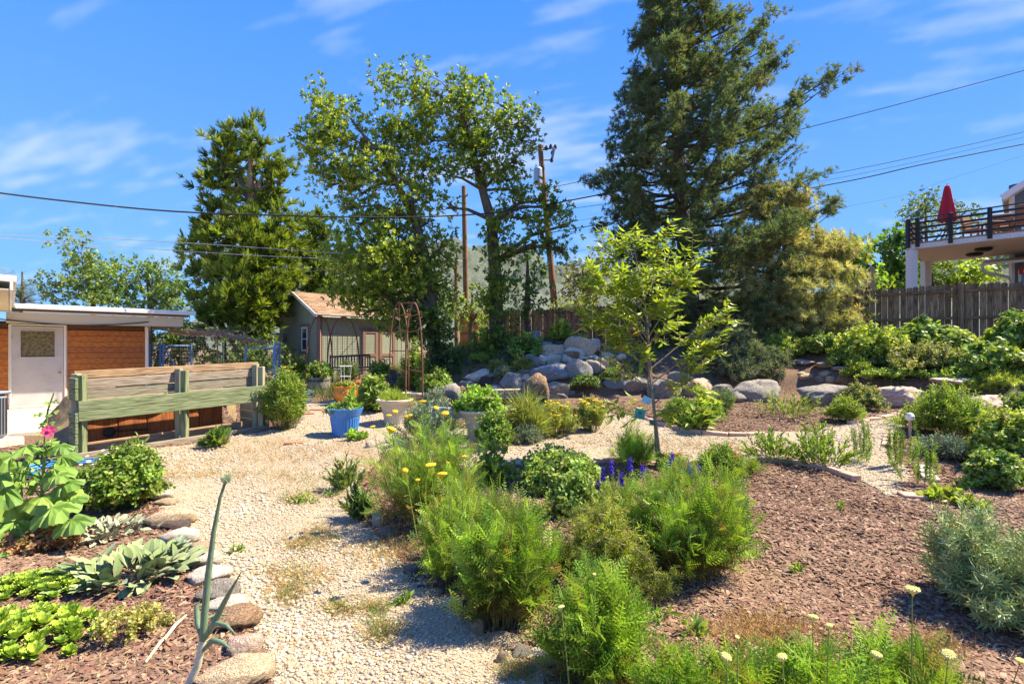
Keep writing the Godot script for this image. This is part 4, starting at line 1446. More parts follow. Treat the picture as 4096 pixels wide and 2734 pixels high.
func make_neighbour() -> void:
	var A := Vector2(16.6, 22.0)
	var u := Vector2(0.67, -0.742)
	var k := Vector2(0.7, 0.714)
	var fy := 6.02
	var L := 12.0
	var D := 4.6
	var p := func(l: float, d: float, y: float) -> Vector3:
		return pt(A, u, l, k, d, y)
	var dk := thing("raised_deck", "raised neighbour deck with black slat railing and cream soffit on white post", "deck")
	slab("deck_floor", p.call(0, 0, fy), p.call(L, 0, fy), p.call(L, D, fy), 0.06, M.grey_wood[1], dk)
	bar("rim_board", p.call(0, 0.0, fy - 0.17), p.call(L, 0.0, fy - 0.17), 0.05, 0.2, M.white_old, dk)
	bar("rim_board", p.call(-0.03, 0.0, fy - 0.17), p.call(-0.03, D, fy - 0.17), 0.05, 0.2, M.white_old, dk)
	for j in 23:
		var d := 0.06 + j * 0.2
		bar("soffit_board", p.call(0.05, d + 0.1, fy - 0.28), p.call(L, d + 0.1, fy - 0.28), 0.188, 0.025, M.soffit, dk, 0.006)
	for e in [[0.12, 0.1], [0.12, D - 0.2]]:
		bar("post", p.call(e[0], e[1], 0.9), p.call(e[0], e[1], fy - 0.28), 0.3, 0.3, M.white_old, dk, 0.01)
	for e in [[L - 0.5, 0.1]]:
		bar("post", p.call(e[0], e[1], 0.9), p.call(e[0], e[1], fy - 0.28), 0.3, 0.3, M.white_old, dk, 0.01)
	var tops := [0.02, line_at(A, u, 3672.0), line_at(A, u, 3804.0), line_at(A, u, 3961.0), line_at(A, u, 4150.0), line_at(A, u, 4400.0)]
	for l in tops:
		bar("rail_post", p.call(l, -0.06, fy - 0.2), p.call(l, -0.06, fy + 1.0), 0.11, 0.11, M.black_rail, dk)
	for e in [[0.98, 0.05], [0.79, 0.085], [0.58, 0.085], [0.36, 0.085], [0.14, 0.085]]:
		bar("rail", p.call(0, -0.02, fy + e[0]), p.call(L, -0.02, fy + e[0]), 0.04, e[1], M.black_rail, dk)
	for j in 6:
		bar("rail_post", p.call(-0.06, 0.3 + j * 0.8, fy - 0.2), p.call(-0.06, 0.3 + j * 0.8, fy + 1.0), 0.1, 0.1, M.black_rail, dk)
	for e in [0.98, 0.79, 0.58, 0.36, 0.14]:
		bar("rail", p.call(-0.02, 0, fy + e), p.call(-0.02, D, fy + e), 0.04, 0.085, M.black_rail, dk)
	for e in [[2.3, 1.6], [1.95, 2.9]]:
		var lm := MB.new()
		lm.lathe([Vector2(0.0, 0.0), Vector2(0.28, -0.02), Vector2(0.3, -0.08), Vector2(0.22, -0.14), Vector2(0.0, -0.16)], 18)
		part("soffit_fan", lm.done(), M.black, dk, Transform3D(Basis(), p.call(e[0], e[1], fy - 0.29)))
	# closed parasol
	var um := thing("parasol", "closed red parasol standing on the raised deck", "parasol", "", p.call(line_at(A + k * 0.9, u, 3790.0), 0.9, fy))
	um.scale = Vector3(0.78, 0.93, 0.78)
	part("pole", tube_mesh([Vector3(0, 0, 0), Vector3(0, 2.6, 0)], [0.025, 0.02], 8), M.black, um)
	var mb := MB.new()
	var ns := 16
	var prof := [[0.9, 0.4], [1.0, 0.42], [1.5, 0.32], [2.0, 0.22], [2.35, 0.16], [2.5, 0.11], [2.56, 0.0]]
	for j in prof.size() - 1:
		for i in ns:
			var c := []
			for e in [[j, i], [j, i + 1], [j + 1, i + 1], [j + 1, i]]:
				var q: Array = prof[e[0]]
				var a: float = TAU * e[1] / ns
				var rad: float = q[1] * (1.0 + 0.16 * (1.0 if e[1] % 2 else -1.0) * (1.0 - q[0] / 2.6))
				c.append(Vector3(cos(a) * rad, q[0] + (0.1 * (e[1] % 2) if e[0] == 0 else 0.0), sin(a) * rad))
			mb.qo(c[0], c[1], c[2], c[3], Vector3(0, 1.2, 0))
	part("canopy", mb.done(), M.red_cloth, um)
	part("base", tube_mesh([Vector3(0, 0, 0), Vector3(0, 0.08, 0)], [0.3, 0.28], 16), M.black, um)
	# chairs and table on the deck
	for e in [[2.05, 1.3, 0.4], [2.95, 1.7, -0.5], [3.5, 0.9, 2.6]]:
		var ch := thing("deck_chair", ["brown wicker armchair beside the parasol on the deck", "brown wicker armchair next to the deck table", "brown wicker armchair turned to the deck rail"][[2.05, 2.95, 3.5].find(e[0])], "chair", "", p.call(e[0], e[1], fy))
		ch.rotation.y = e[2]
		part("seat", box_mesh(Vector3(0.6, 0.14, 0.58), 0.03), M.wicker, ch, Transform3D(Basis(), Vector3(0, 0.4, 0)))
		part("backrest", box_mesh(Vector3(0.6, 0.62, 0.1), 0.04), M.wicker, ch, Transform3D(Basis(Vector3.RIGHT, -0.22), Vector3(0, 0.76, -0.3)))
		for s in [-1, 1]:
			part("armrest", box_mesh(Vector3(0.09, 0.07, 0.6), 0.02), M.wicker, ch, Transform3D(Basis(), Vector3(0.3 * s, 0.66, 0)))
			for z in [-1, 1]:
				part("leg", box_mesh(Vector3(0.06, 0.66 if z > 0 else 0.5, 0.06), 0.01), M.wicker, ch, Transform3D(Basis(), Vector3(0.28 * s, 0.33 if z > 0 else 0.25, 0.26 * z)))
	var tb := thing("deck_table", "low brown wicker table between the deck chairs", "table", "", p.call(2.7, 0.75, fy))
	part("table_top", box_mesh(Vector3(0.8, 0.05, 0.6), 0.02), M.wicker, tb, Transform3D(Basis(), Vector3(0, 0.5, 0)))
	for s in [-1, 1]:
		for z in [-1, 1]:
			part("leg", box_mesh(Vector3(0.06, 0.48, 0.06), 0.01), M.wicker, tb, Transform3D(Basis(), Vector3(0.33 * s, 0.24, 0.23 * z)))
	# the house behind the deck
	var hs := thing("neighbour_house", "blue grey clapboard house with white trim behind the deck", "house")
	var hl := 3.1
	bar("wall", p.call(hl, D + 0.1, 4.6), p.call(L + 4.0, D + 0.1, 4.6), 0.2, 8.4, M.house_blue, hs, 0.0)
	bar("wall", p.call(hl, D + 0.1, 4.6), p.call(hl, D + 5.0, 4.6), 0.2, 8.4, M.house_blue, hs, 0.0)
	for j in 18:
		var y := 1.0 + j * 0.25
		bar("clapboard", p.call(hl, D - 0.02, y), p.call(hl + 6.0, D - 0.02, y), 0.03, 0.22, M.house_blue, hs, 0.004)
	bar("corner_trim", p.call(hl, D - 0.05, 0.9), p.call(hl, D - 0.05, 8.6), 0.14, 0.14, M.white, hs)
	for e in [[0.8, 7.1], [2.2, 7.1], [0.7, 4.2], [1.7, 4.2]]:
		var o: Vector3 = p.call(hl + e[0], D - 0.05, e[1])
		var wb := Basis(Vector3(u.x, 0, -u.y), Vector3.UP, Vector3(-k.x, 0, k.y))
		var win := part("window", box_mesh(Vector3(0.8, 1.5, 0.04), 0.0), M.glass, hs, Transform3D(wb, o))
		for z in [[0, 0.78, 1.0, 0.1], [0, -0.78, 1.0, 0.1], [-0.45, 0, 0.1, 1.5], [0.45, 0, 0.1, 1.5], [0, 0, 0.8, 0.05]]:
			part("window_frame", box_mesh(Vector3(z[2], z[3], 0.06)), M.white, win, Transform3D(Basis(), Vector3(z[0], z[1], 0.01)))
	# gable end of its roof, reaching over the deck
	var g0: Vector3 = p.call(hl - 0.3, D - 0.9, 8.25)
	var g1: Vector3 = p.call(hl + 3.2, D - 0.9, 10.6)
	var back: Vector3 = p.call(hl + 3.2, D + 6.0, 10.6) - g1
	slab("roof", g0, g1, g1 + back, 0.14, M.roof_dark, hs)
	bar("rake_board", g0 + Vector3(0, -0.16, 0), g1 + Vector3(0, -0.16, 0), 0.05, 0.26, M.white, hs)
	slab("eave_soffit", g0 + Vector3(0, -0.2, 0), g1 + Vector3(0, -0.2, 0), g1 + back + Vector3(0, -0.2, 0), 0.02, M.white, hs)
	# porch eave under the deck with its downspout
	slab("porch_roof", p.call(hl - 0.9, D - 1.8, 5.25), p.call(hl + 4.0, D - 1.8, 5.25), p.call(hl + 4.0, D, 5.6), 0.1, M.white, hs)
	part("downspout", tube_mesh([p.call(hl - 0.9, D - 1.8, 5.2), p.call(hl - 0.85, D - 1.7, 4.9), p.call(hl - 0.1, D - 0.5, 4.7), p.call(hl, D - 0.12, 4.5), p.call(hl, D - 0.12, 1.0)], [0.06, 0.06, 0.06, 0.06, 0.06], 8), M.white, hs)
	var wl := thing("wall_lantern", "black hanging lantern with red glass under the porch eave", "lantern", "", p.call(hl + 0.3, D - 1.2, 4.9))
	part("hook", tube_mesh([Vector3(0, 0.42, 0), Vector3(0, 0.1, 0)], [0.012, 0.012], 5), M.black, wl)
	part("body", tube_mesh([Vector3(0, 0.12, 0), Vector3(0, 0.0, 0), Vector3(0, -0.2, 0)], [0.03, 0.07, 0.05], 8), M.petal_red, wl)
	# basketball hoop beyond the fence
	var hp := thing("basketball_hoop", "basketball hoop with black backboard and orange rim beyond the fence", "hoop")
	var bd := at(3482, 1115, 19.5)
	part("backboard", box_mesh(Vector3(0.14, 0.95, 1.1), 0.02), M.black, hp, Transform3D(Basis(Vector3.UP, -0.75), bd))
	part("support", tube_mesh([Vector3(bd.x + 0.5, 1.2, bd.z - 0.6), Vector3(bd.x + 0.5, bd.y - 0.4, bd.z - 0.6), bd], [0.07, 0.07, 0.05], 8), M.black, hp)
	var rc := at(3452, 1131, 19.3)
	var ring := []
	var rr := []
	for j in 25:
		var a := TAU * j / 24.0
		ring.append(rc + Vector3(cos(a) * 0.25, 0, sin(a) * 0.25))
		rr.append(0.016)
	part("rim", tube_mesh(ring, rr, 6), M.orange_rim, hp)
	part("rim_arm", tube_mesh([rc + Vector3(0.24, 0, 0), Vector3(bd.x, rc.y, bd.z)], [0.03, 0.03], 6), M.orange_rim, hp)
	var nm := MB.new()
	for j in 12:
		var a := TAU * j / 12.0
		for s in [-1, 1]:
			var b: float = a + s * 0.5
			nm.tube([rc + Vector3(cos(a) * 0.25, -0.01, sin(a) * 0.25), rc + Vector3(cos(b) * 0.17, -0.4, sin(b) * 0.17)], [0.008, 0.008], 4, false)
	part("net", nm.done(), M.net, hp)

# ---------------------------------------------------------------- poles and wires
func make_poles() -> void:
	for q in [[1855, 745, 1868, 1400, 29.0, 0.15, "slim brown utility pole rising behind the two oaks"], [2160, 580, 2236, 1420, 27.0, 0.16, "leaning utility pole with transformer and crossarm beyond the board fence"], [1824, 1030, 1826, 1400, 31.0, 0.12, "short dark cut off pole beside the slim utility pole"]]:
		var top := at(q[0], q[1], q[4])
		var bot := at(q[2], q[3], q[4])
		var dir := (top - bot).normalized()
		bot = top - dir * (top.y - 0.8) / dir.y
		var p := thing("utility_pole", q[6], "utility pole")
		part("shaft", tube_mesh([bot, bot.lerp(top, 0.5), top], [q[5] * 1.15, q[5], q[5] * 0.8], 12), M.pole_wood, p)
		if q[0] == 2160:
			var t := at(2152, 705, q[4] - 0.35)
			var mb := MB.new()
			mb.lathe([Vector2(0.0, -0.42), Vector2(0.2, -0.4), Vector2(0.22, -0.36), Vector2(0.22, 0.36), Vector2(0.18, 0.42), Vector2(0.0, 0.44)], 18)
			part("transformer", mb.done(), M.galvanised, p, Transform3D(Basis(), t))
			for s in [-0.1, 0.1]:
				part("bushing", tube_mesh([t + Vector3(s, 0.42, 0), t + Vector3(s, 0.62, 0)], [0.04, 0.025], 8), M.steel, p)
			part("bracket", tube_mesh([at(2163, 600, 27.0), at(2222, 590, 27.0)], [0.035, 0.035], 6), M.rubber, p)
			part("bracket", tube_mesh([at(2172, 640, 27.0), at(2205, 640, 27.0), at(2212, 618, 27.0)], [0.03, 0.03, 0.03], 6), M.rubber, p)
			for e in [[2185, 592], [2203, 586], [2221, 588], [2210, 610], [2207, 640]]:
				part("insulator", tube_mesh([at(e[0], e[1] + 8, 26.9), at(e[0], e[1], 26.9), at(e[0], e[1] - 10, 26.9)], [0.07, 0.1, 0.04], 8), M.rubber, p)
			part("cutout", box_mesh(Vector3(0.14, 0.5, 0.1), 0.02), M.grey_paint, p, Transform3D(Basis(Vector3.BACK, -0.2), at(2213, 612, 26.8)))
	var wires := [
		["power_line", "thick twisted cable sagging across the garden before the oaks", 0.021, M.cable, [[-220, 742, 11.0], [230, 800, 12.0], [700, 845, 13.0], [1200, 863, 14.0], [1600, 868, 15.0], [1960, 851, 16.0], [2300, 797, 17.0], [2600, 735, 18.5]]],
		["power_line", "upper of two pale wires strung in front of the cedar", 0.01, M.cable_pale, [[-200, 925, 13.0], [725, 970, 14.5], [1350, 1012, 15.5], [1720, 1030, 16.5]]],
		["power_line", "lower of two pale wires strung in front of the cedar", 0.01, M.cable_pale, [[-200, 935, 13.5], [740, 1004, 15.0], [1390, 1036, 16.0], [1850, 1040, 28.5]]],
		["power_line", "thin dark wire passing low behind the leafy trees", 0.008, M.cable, [[-200, 1150, 17.0], [400, 1128, 18.0], [900, 1112, 18.5], [1860, 1030, 28.8]]],
		["power_line", "single dark wire from the transformer pole past the juniper top", 0.016, M.cable, [[2178, 752, 26.8], [2360, 716, 26.0], [3290, 495, 23.0], [4250, 240, 21.0]]],
		["power_line", "top thin wire of three leaving the juniper beside the deck", 0.012, M.cable, [[2190, 850, 26.8], [2400, 818, 26.0], [3280, 703, 23.0], [4250, 492, 21.0]]],
		["power_line", "middle thin wire of three leaving the juniper beside the deck", 0.007, M.cable, [[2190, 900, 26.8], [3280, 726, 23.0], [4250, 512, 21.0]]],
		["power_line", "thick lowest cable of three leaving the juniper beside the deck", 0.022, M.cable, [[2200, 930, 26.8], [3280, 745, 23.0], [3700, 655, 22.0], [4250, 545, 21.0]]],
		["power_line", "very thin wire passing above the red parasol", 0.006, M.cable, [[2210, 1020, 26.8], [3490, 806, 27.5], [3800, 715, 27.0], [4250, 570, 26.5]]]]
	for w in wires:
		var ctl := []
		for q in w[4]:
			ctl.append(at(q[0], q[1], q[2]))
		var pts := []
		var rad := []
		for k in ctl.size() - 1:
			var a: Vector3 = ctl[maxi(k - 1, 0)]
			var b: Vector3 = ctl[k]
			var c: Vector3 = ctl[k + 1]
			var d: Vector3 = ctl[mini(k + 2, ctl.size() - 1)]
			for j in 8:
				pts.append(b.cubic_interpolate(c, a, d, j / 8.0))
				rad.append(w[2])
		pts.append(ctl[-1])
		rad.append(w[2])
		var o := part(w[0], tube_mesh(pts, rad, 5), w[3])
		tag(o, w[1], "wire")

# ---------------------------------------------------------------- garden furniture
func hoop(a: Vector3, b: Vector3, top: float, rad: float, pw := 0.75) -> ArrayMesh:
	var pts := []
	var rr := []
	for k in 25:
		var t := PI * k / 24.0
		var q := a.lerp(b, 0.5 - 0.5 * cos(t))
		q.y = lerpf(a.y, b.y, 0.5 - 0.5 * cos(t)) + (top - (a.y + b.y) * 0.5) * pow(sin(t), pw)
		pts.append(q)
		rr.append(rad)
	return tube_mesh(pts, rr, 7)

func grid_wire(a: Vector3, b: Vector3, y0: float, y1: float, nx: int, ny: int, rad: float) -> ArrayMesh:
	var mb := MB.new()
	for i in nx + 1:
		var q := a.lerp(b, float(i) / nx)
		mb.tube([Vector3(q.x, y0, q.z), Vector3(q.x, y1, q.z)], [rad, rad], 3, false)
	for j in ny + 1:
		var y := lerpf(y0, y1, float(j) / ny)
		mb.tube([Vector3(a.x, y, a.z), Vector3(b.x, y, b.z)], [rad, rad], 3, false)
	return mb.done()

func make_garden_things() -> void:
	# rusty arbor: two arches joined by rungs
	var ar := thing("arbor", "rusty iron garden arbor of two arches with cross rungs", "arbor")
	var f := [gp(1558, 1560), gp(1634, 1572), gp(1622, 1582), gp(1690, 1588)]
	var dA: float = -f[0].z
	for k in 4:
		var px: float = [1558.0, 1634.0, 1622.0, 1690.0][k]
		var dd: float = [14.4, 14.0, 12.9, 12.6][k]
		f[k] = P((px - MX) / F * dd, H((px - MX) / F * dd, dd) - 0.05, dd)
	var tA := EYE + (HY - 1211.0) / F * 14.2
	var tB := EYE + (HY - 1211.0) / F * 12.75
	part("arch", hoop(f[0], f[1], tA, 0.02, 0.6), M.rust, ar)
	part("arch", hoop(f[2], f[3], tB, 0.022, 0.6), M.rust, ar)
	for e in [[0, 2], [1, 3]]:
		for y in [0.75, 1.25, 1.75, 2.15]:
			var a: Vector3 = f[e[0]]
			var b: Vector3 = f[e[1]]
			var sh: float = 0.02 if y < 1.5 else 0.08 * (y - 1.4)
			var ca: Vector3 = (f[0] + f[1]) * 0.5
			var cb: Vector3 = (f[2] + f[3]) * 0.5
			a = a.lerp(ca, sh)
			b = b.lerp(cb, sh)
			part("rung", tube_mesh([Vector3(a.x, y + 0.3, a.z), Vector3(b.x, y + 0.3, b.z)], [0.013, 0.013], 6), M.rust, ar)
	part("rung", tube_mesh([Vector3(f[0].lerp(f[1], 0.5).x, tA, f[0].lerp(f[1], 0.5).z), Vector3(f[2].lerp(f[3], 0.5).x, tB, f[2].lerp(f[3], 0.5).z)], [0.013, 0.013], 6), M.rust, ar)
	# wire basket hung low on the arbor
	var bk := thing("hanging_chain", "thin chain hanging from the rusty arbor top", "chain")
	var mid: Vector3 = (f[0] + f[1]) * 0.5
	part("links", tube_mesh([Vector3(mid.x, tA, mid.z), Vector3(mid.x + 0.01, tA - 0.5, mid.z), Vector3(mid.x + 0.05, tA - 1.0, mid.z)], [0.008, 0.008, 0.008], 5), M.rust, bk)
	# pipe hoops that carry netting
	var hp := thing("netting_tunnel", "two bent brown pipe hoops with wire netting before the shed", "trellis")
	var g := []
	for q in [[1224, 14.6], [1330, 15.4], [1308, 15.4], [1436, 15.8]]:
		var x: float = (q[0] - MX) / F * q[1]
		g.append(P(x, H(x, q[1]) - 0.05, q[1]))
	part("hoop", hoop(g[0], g[1], EYE + (HY - 1263.0) / F * 15.0, 0.022, 0.55), M.rust, hp)
	part("hoop", hoop(g[2], g[3], EYE + (HY - 1268.0) / F * 15.6, 0.022, 0.55), M.rust, hp)
	var n0 := at(1285, 1480, 15.9)
	var n1 := at(1500, 1480, 16.6)
	part("netting", grid_wire(n0, n1, 0.5, 2.38, 26, 24, 0.004), M.wire, hp)
	# black bench
	var bp := P((1400 - MX) / F * 17.0, H(-5.2, 17.0), 17.0)
	var bn := thing("bench", "black slatted garden bench half hidden behind the orange pot", "bench", "", bp)
	bn.rotation.y = 0.28
	part("top_rail", box_mesh(Vector3(1.25, 0.07, 0.05), 0.012), M.black, bn, Transform3D(Basis(Vector3.BACK, 0.05), Vector3(0, 0.88, -0.2)))
	part("low_rail", box_mesh(Vector3(1.25, 0.05, 0.04), 0.01), M.black, bn, Transform3D(Basis(), Vector3(0, 0.5, -0.2)))
	for k in 14:
		part("back_slat", box_mesh(Vector3(0.035, 0.36, 0.02), 0.005), M.black, bn, Transform3D(Basis(), Vector3(-0.56 + 0.086 * k, 0.69, -0.2)))
	for k in 4:
		part("seat_slat", box_mesh(Vector3(1.25, 0.03, 0.09), 0.008), M.black, bn, Transform3D(Basis(), Vector3(0, 0.43, -0.14 + 0.11 * k)))
	for s in [-1, 1]:
		part("leg", box_mesh(Vector3(0.05, 0.92, 0.06), 0.01), M.black, bn, Transform3D(Basis(), Vector3(0.62 * s, 0.46, -0.22)))
		part("leg", box_mesh(Vector3(0.05, 0.62, 0.06), 0.01), M.black, bn, Transform3D(Basis(), Vector3(0.62 * s, 0.31, 0.26)))
		part("armrest", box_mesh(Vector3(0.07, 0.04, 0.56), 0.012), M.black, bn, Transform3D(Basis(), Vector3(0.62 * s, 0.64, 0.03)))
	# blue gates and wire runs by the garage
	var gt := func(x0: float, x1: float, d0: float, d1: float, ytop: float, diag: bool, label: String) -> void:
		var a := P((x0 - MX) / F * d0, 0, d0)
		var b := P((x1 - MX) / F * d1, 0, d1)
		var lo := H(a.x, d0) + 0.1
		var o := thing("wire_gate", label, "gate")
		for e in [a, b]:
			part("post", tube_mesh([Vector3(e.x, lo - 0.2, e.z), Vector3(e.x, ytop, e.z)], [0.03, 0.03], 8), M.blue_paint, o)
		for y in [lo, (lo + ytop) * 0.5, ytop - 0.06]:
			part("rail", tube_mesh([Vector3(a.x, y, a.z), Vector3(b.x, y, b.z)], [0.022, 0.022], 8), M.blue_paint, o)
		if diag:
			part("brace", tube_mesh([Vector3(a.x, ytop - 0.06, a.z), Vector3(b.x, lo, b.z)], [0.022, 0.022], 8), M.blue_paint, o)
		part("mesh_panel", grid_wire(a, b, lo, ytop - 0.06, 12, 14, 0.0025), M.wire, o)
	gt.call(600.0, 640.0, 15.6, 15.8, 1.76, false, "narrow blue tube gate beside the garage corner")
	gt.call(652.0, 765.0, 15.8, 16.4, 1.76, true, "blue tube gate with a diagonal brace behind the plank bin")
	gt.call(982.0, 1095.0, 16.0, 15.6, 1.68, false, "blue wire gate standing open between bin and shed")
	gt.call(1100.0, 1118.0, 15.4, 15.8, 1.8, false, "slim blue gate panel with green edge beside the shed")
	var wf := thing("wire_fence", "sagging square wire fence on thin posts behind the bin", "fence")
	part("mesh_panel", grid_wire(at(720, 1400, 16.6), at(985, 1400, 17.2), 0.3, 1.78, 26, 14, 0.0028), M.wire, wf)
	part("mesh_panel", grid_wire(at(718, 1400, 16.4), at(850, 1400, 16.6), 1.85, 2.12, 12, 4, 0.0035), M.white_old, wf)
	part("post", tube_mesh([at(872, 1470, 16.4), at(867, 1325, 16.4)], [0.022, 0.018], 6), M.bark_light, wf)
	part("post", tube_mesh([at(892, 1470, 16.6), at(891, 1368, 16.6)], [0.022, 0.022], 6), M.teal_dark, wf)
	# dry brush roof
	var br := thing("brush_canopy", "dry bare vine branches sagging over the wire fence", "vine")
	var mb := MB.new()
	var ctl := [[640, 1300], [720, 1328], [800, 1335], [870, 1325], [960, 1352], [1060, 1372]]
	for k in 170:
		var t := r(0.0, 4.99)
		var a: Array = ctl[int(t)]
		var b: Array = ctl[int(t) + 1]
		var e := t - int(t)
		var o := at(lerpf(a[0], b[0], e), lerpf(a[1], b[1], e) + rng.randfn(0, 5), 16.0 + r(-0.7, 0.7))
		var d := Vector3(1.0, -0.1, 0) * r(0.25, 0.8) + rdir() * 0.22
		mb.tube([o - d * 0.5, o + rdir() * 0.04, o + d * 0.5], [0.009, 0.008, 0.004], 4, false)
	for k in 26:
		var o := at(r(840, 1000), r(1325, 1350), 16.0 + r(-0.5, 0.5))
		var d := Vector3(r(-0.4, 0.4), r(0.1, 0.5), r(-0.3, 0.3))
		mb.tube([o, o + d * 0.6 + rdir() * 0.05, o + d], [0.007, 0.005, 0.003], 4, false)
	part("branches", mb.done(), M.bark_light, br)
	# solar lamp in the bed, hook lantern, tags, stake, hose
	var sp := gp(3641, 1752)
	var sl := thing("path_lamp", "small pale solar path lamp standing in the herb bed", "lamp", "", sp)
	part("stake", tube_mesh([Vector3.ZERO, Vector3(0, 0.3, 0)], [0.018, 0.022], 8), M.brick_pink[1], sl)
	mb = MB.new()
	mb.lathe([Vector2(0.02, 0.29), Vector2(0.06, 0.31), Vector2(0.065, 0.37), Vector2(0.04, 0.41), Vector2(0, 0.42)], 14)
	part("head", mb.done(), M.white_old, sl)
	var hk := thing("garden_hook", "thin black iron hook pole with a lantern near the rockery", "lantern")
	var hb := gp(2404, 1690)
	var hd := -hb.z
	var ht := at(2404, 1385, hd)
	part("rod", tube_mesh([hb, ht, ht + Vector3(0.04, 0.05, 0)], [0.009, 0.009, 0.007], 6), M.black, hk)
	part("lantern", tube_mesh([ht + Vector3(0.03, 0.03, 0), ht + Vector3(0.03, -0.02, 0), ht + Vector3(0.03, -0.12, 0)], [0.02, 0.055, 0.05], 6), M.black, hk)
	var st := thing("wooden_stake", "short dark stake beside the pond kerb", "stake", "", gp(1797, 1655))
	part("shaft", box_mesh(Vector3(0.07, 0.34, 0.07), 0.008), M.bark, st, Transform3D(Basis(), Vector3(0, 0.15, 0)))
	var hs := thing("garden_hose", "blue garden hose coiled on the soil beside the plank bin", "hose", "", gp(330, 1885))
	var pts := []
	var rad := []
	for k in 220:
		var a := k * 0.21
		var q := 0.5 + 0.05 * sin(a * 0.37) + 0.004 * k * 0.3
		var pp := Vector3(cos(a) * q * 1.1, 0, sin(a) * q * 0.55)
		var wx := hs.position + pp
		pp.y = H(wx.x, -wx.z) - hs.position.y + 0.02 + 0.018 * (int(a / TAU) % 4)
		pts.append(pp)
		rad.append(0.011)
	part("coil", tube_mesh(pts, rad, 6), M.hose, hs)

func fluted(prof: Array, sides: int, flutes: int, amp: float) -> ArrayMesh:
	# lathe with vertical flutes between the profile rows marked by a third value
	var mb := MB.new()
	for i in prof.size() - 1:
		var c0: Array = prof[i]
		var c1: Array = prof[i + 1]
		for s in sides:
			var q := []
			for e in [[c0, s], [c0, s + 1], [c1, s + 1], [c1, s]]:
				var a: float = TAU * e[1] / sides
				var rad: float = e[0][0] * (1.0 + amp * e[0][2] * absf(sin(a * flutes * 0.5)))
				q.append(Vector3(cos(a) * rad, e[0][1], sin(a) * rad))
			var ax := Vector3(0, (c0[1] + c1[1]) * 0.5, 0)
			if i >= prof.size() - int(prof[0][3]):
				mb.quad(q[0], q[1], q[2], q[3])
			else:
				mb.qo(q[0], q[1], q[2], q[3], ax)
	return mb.done()

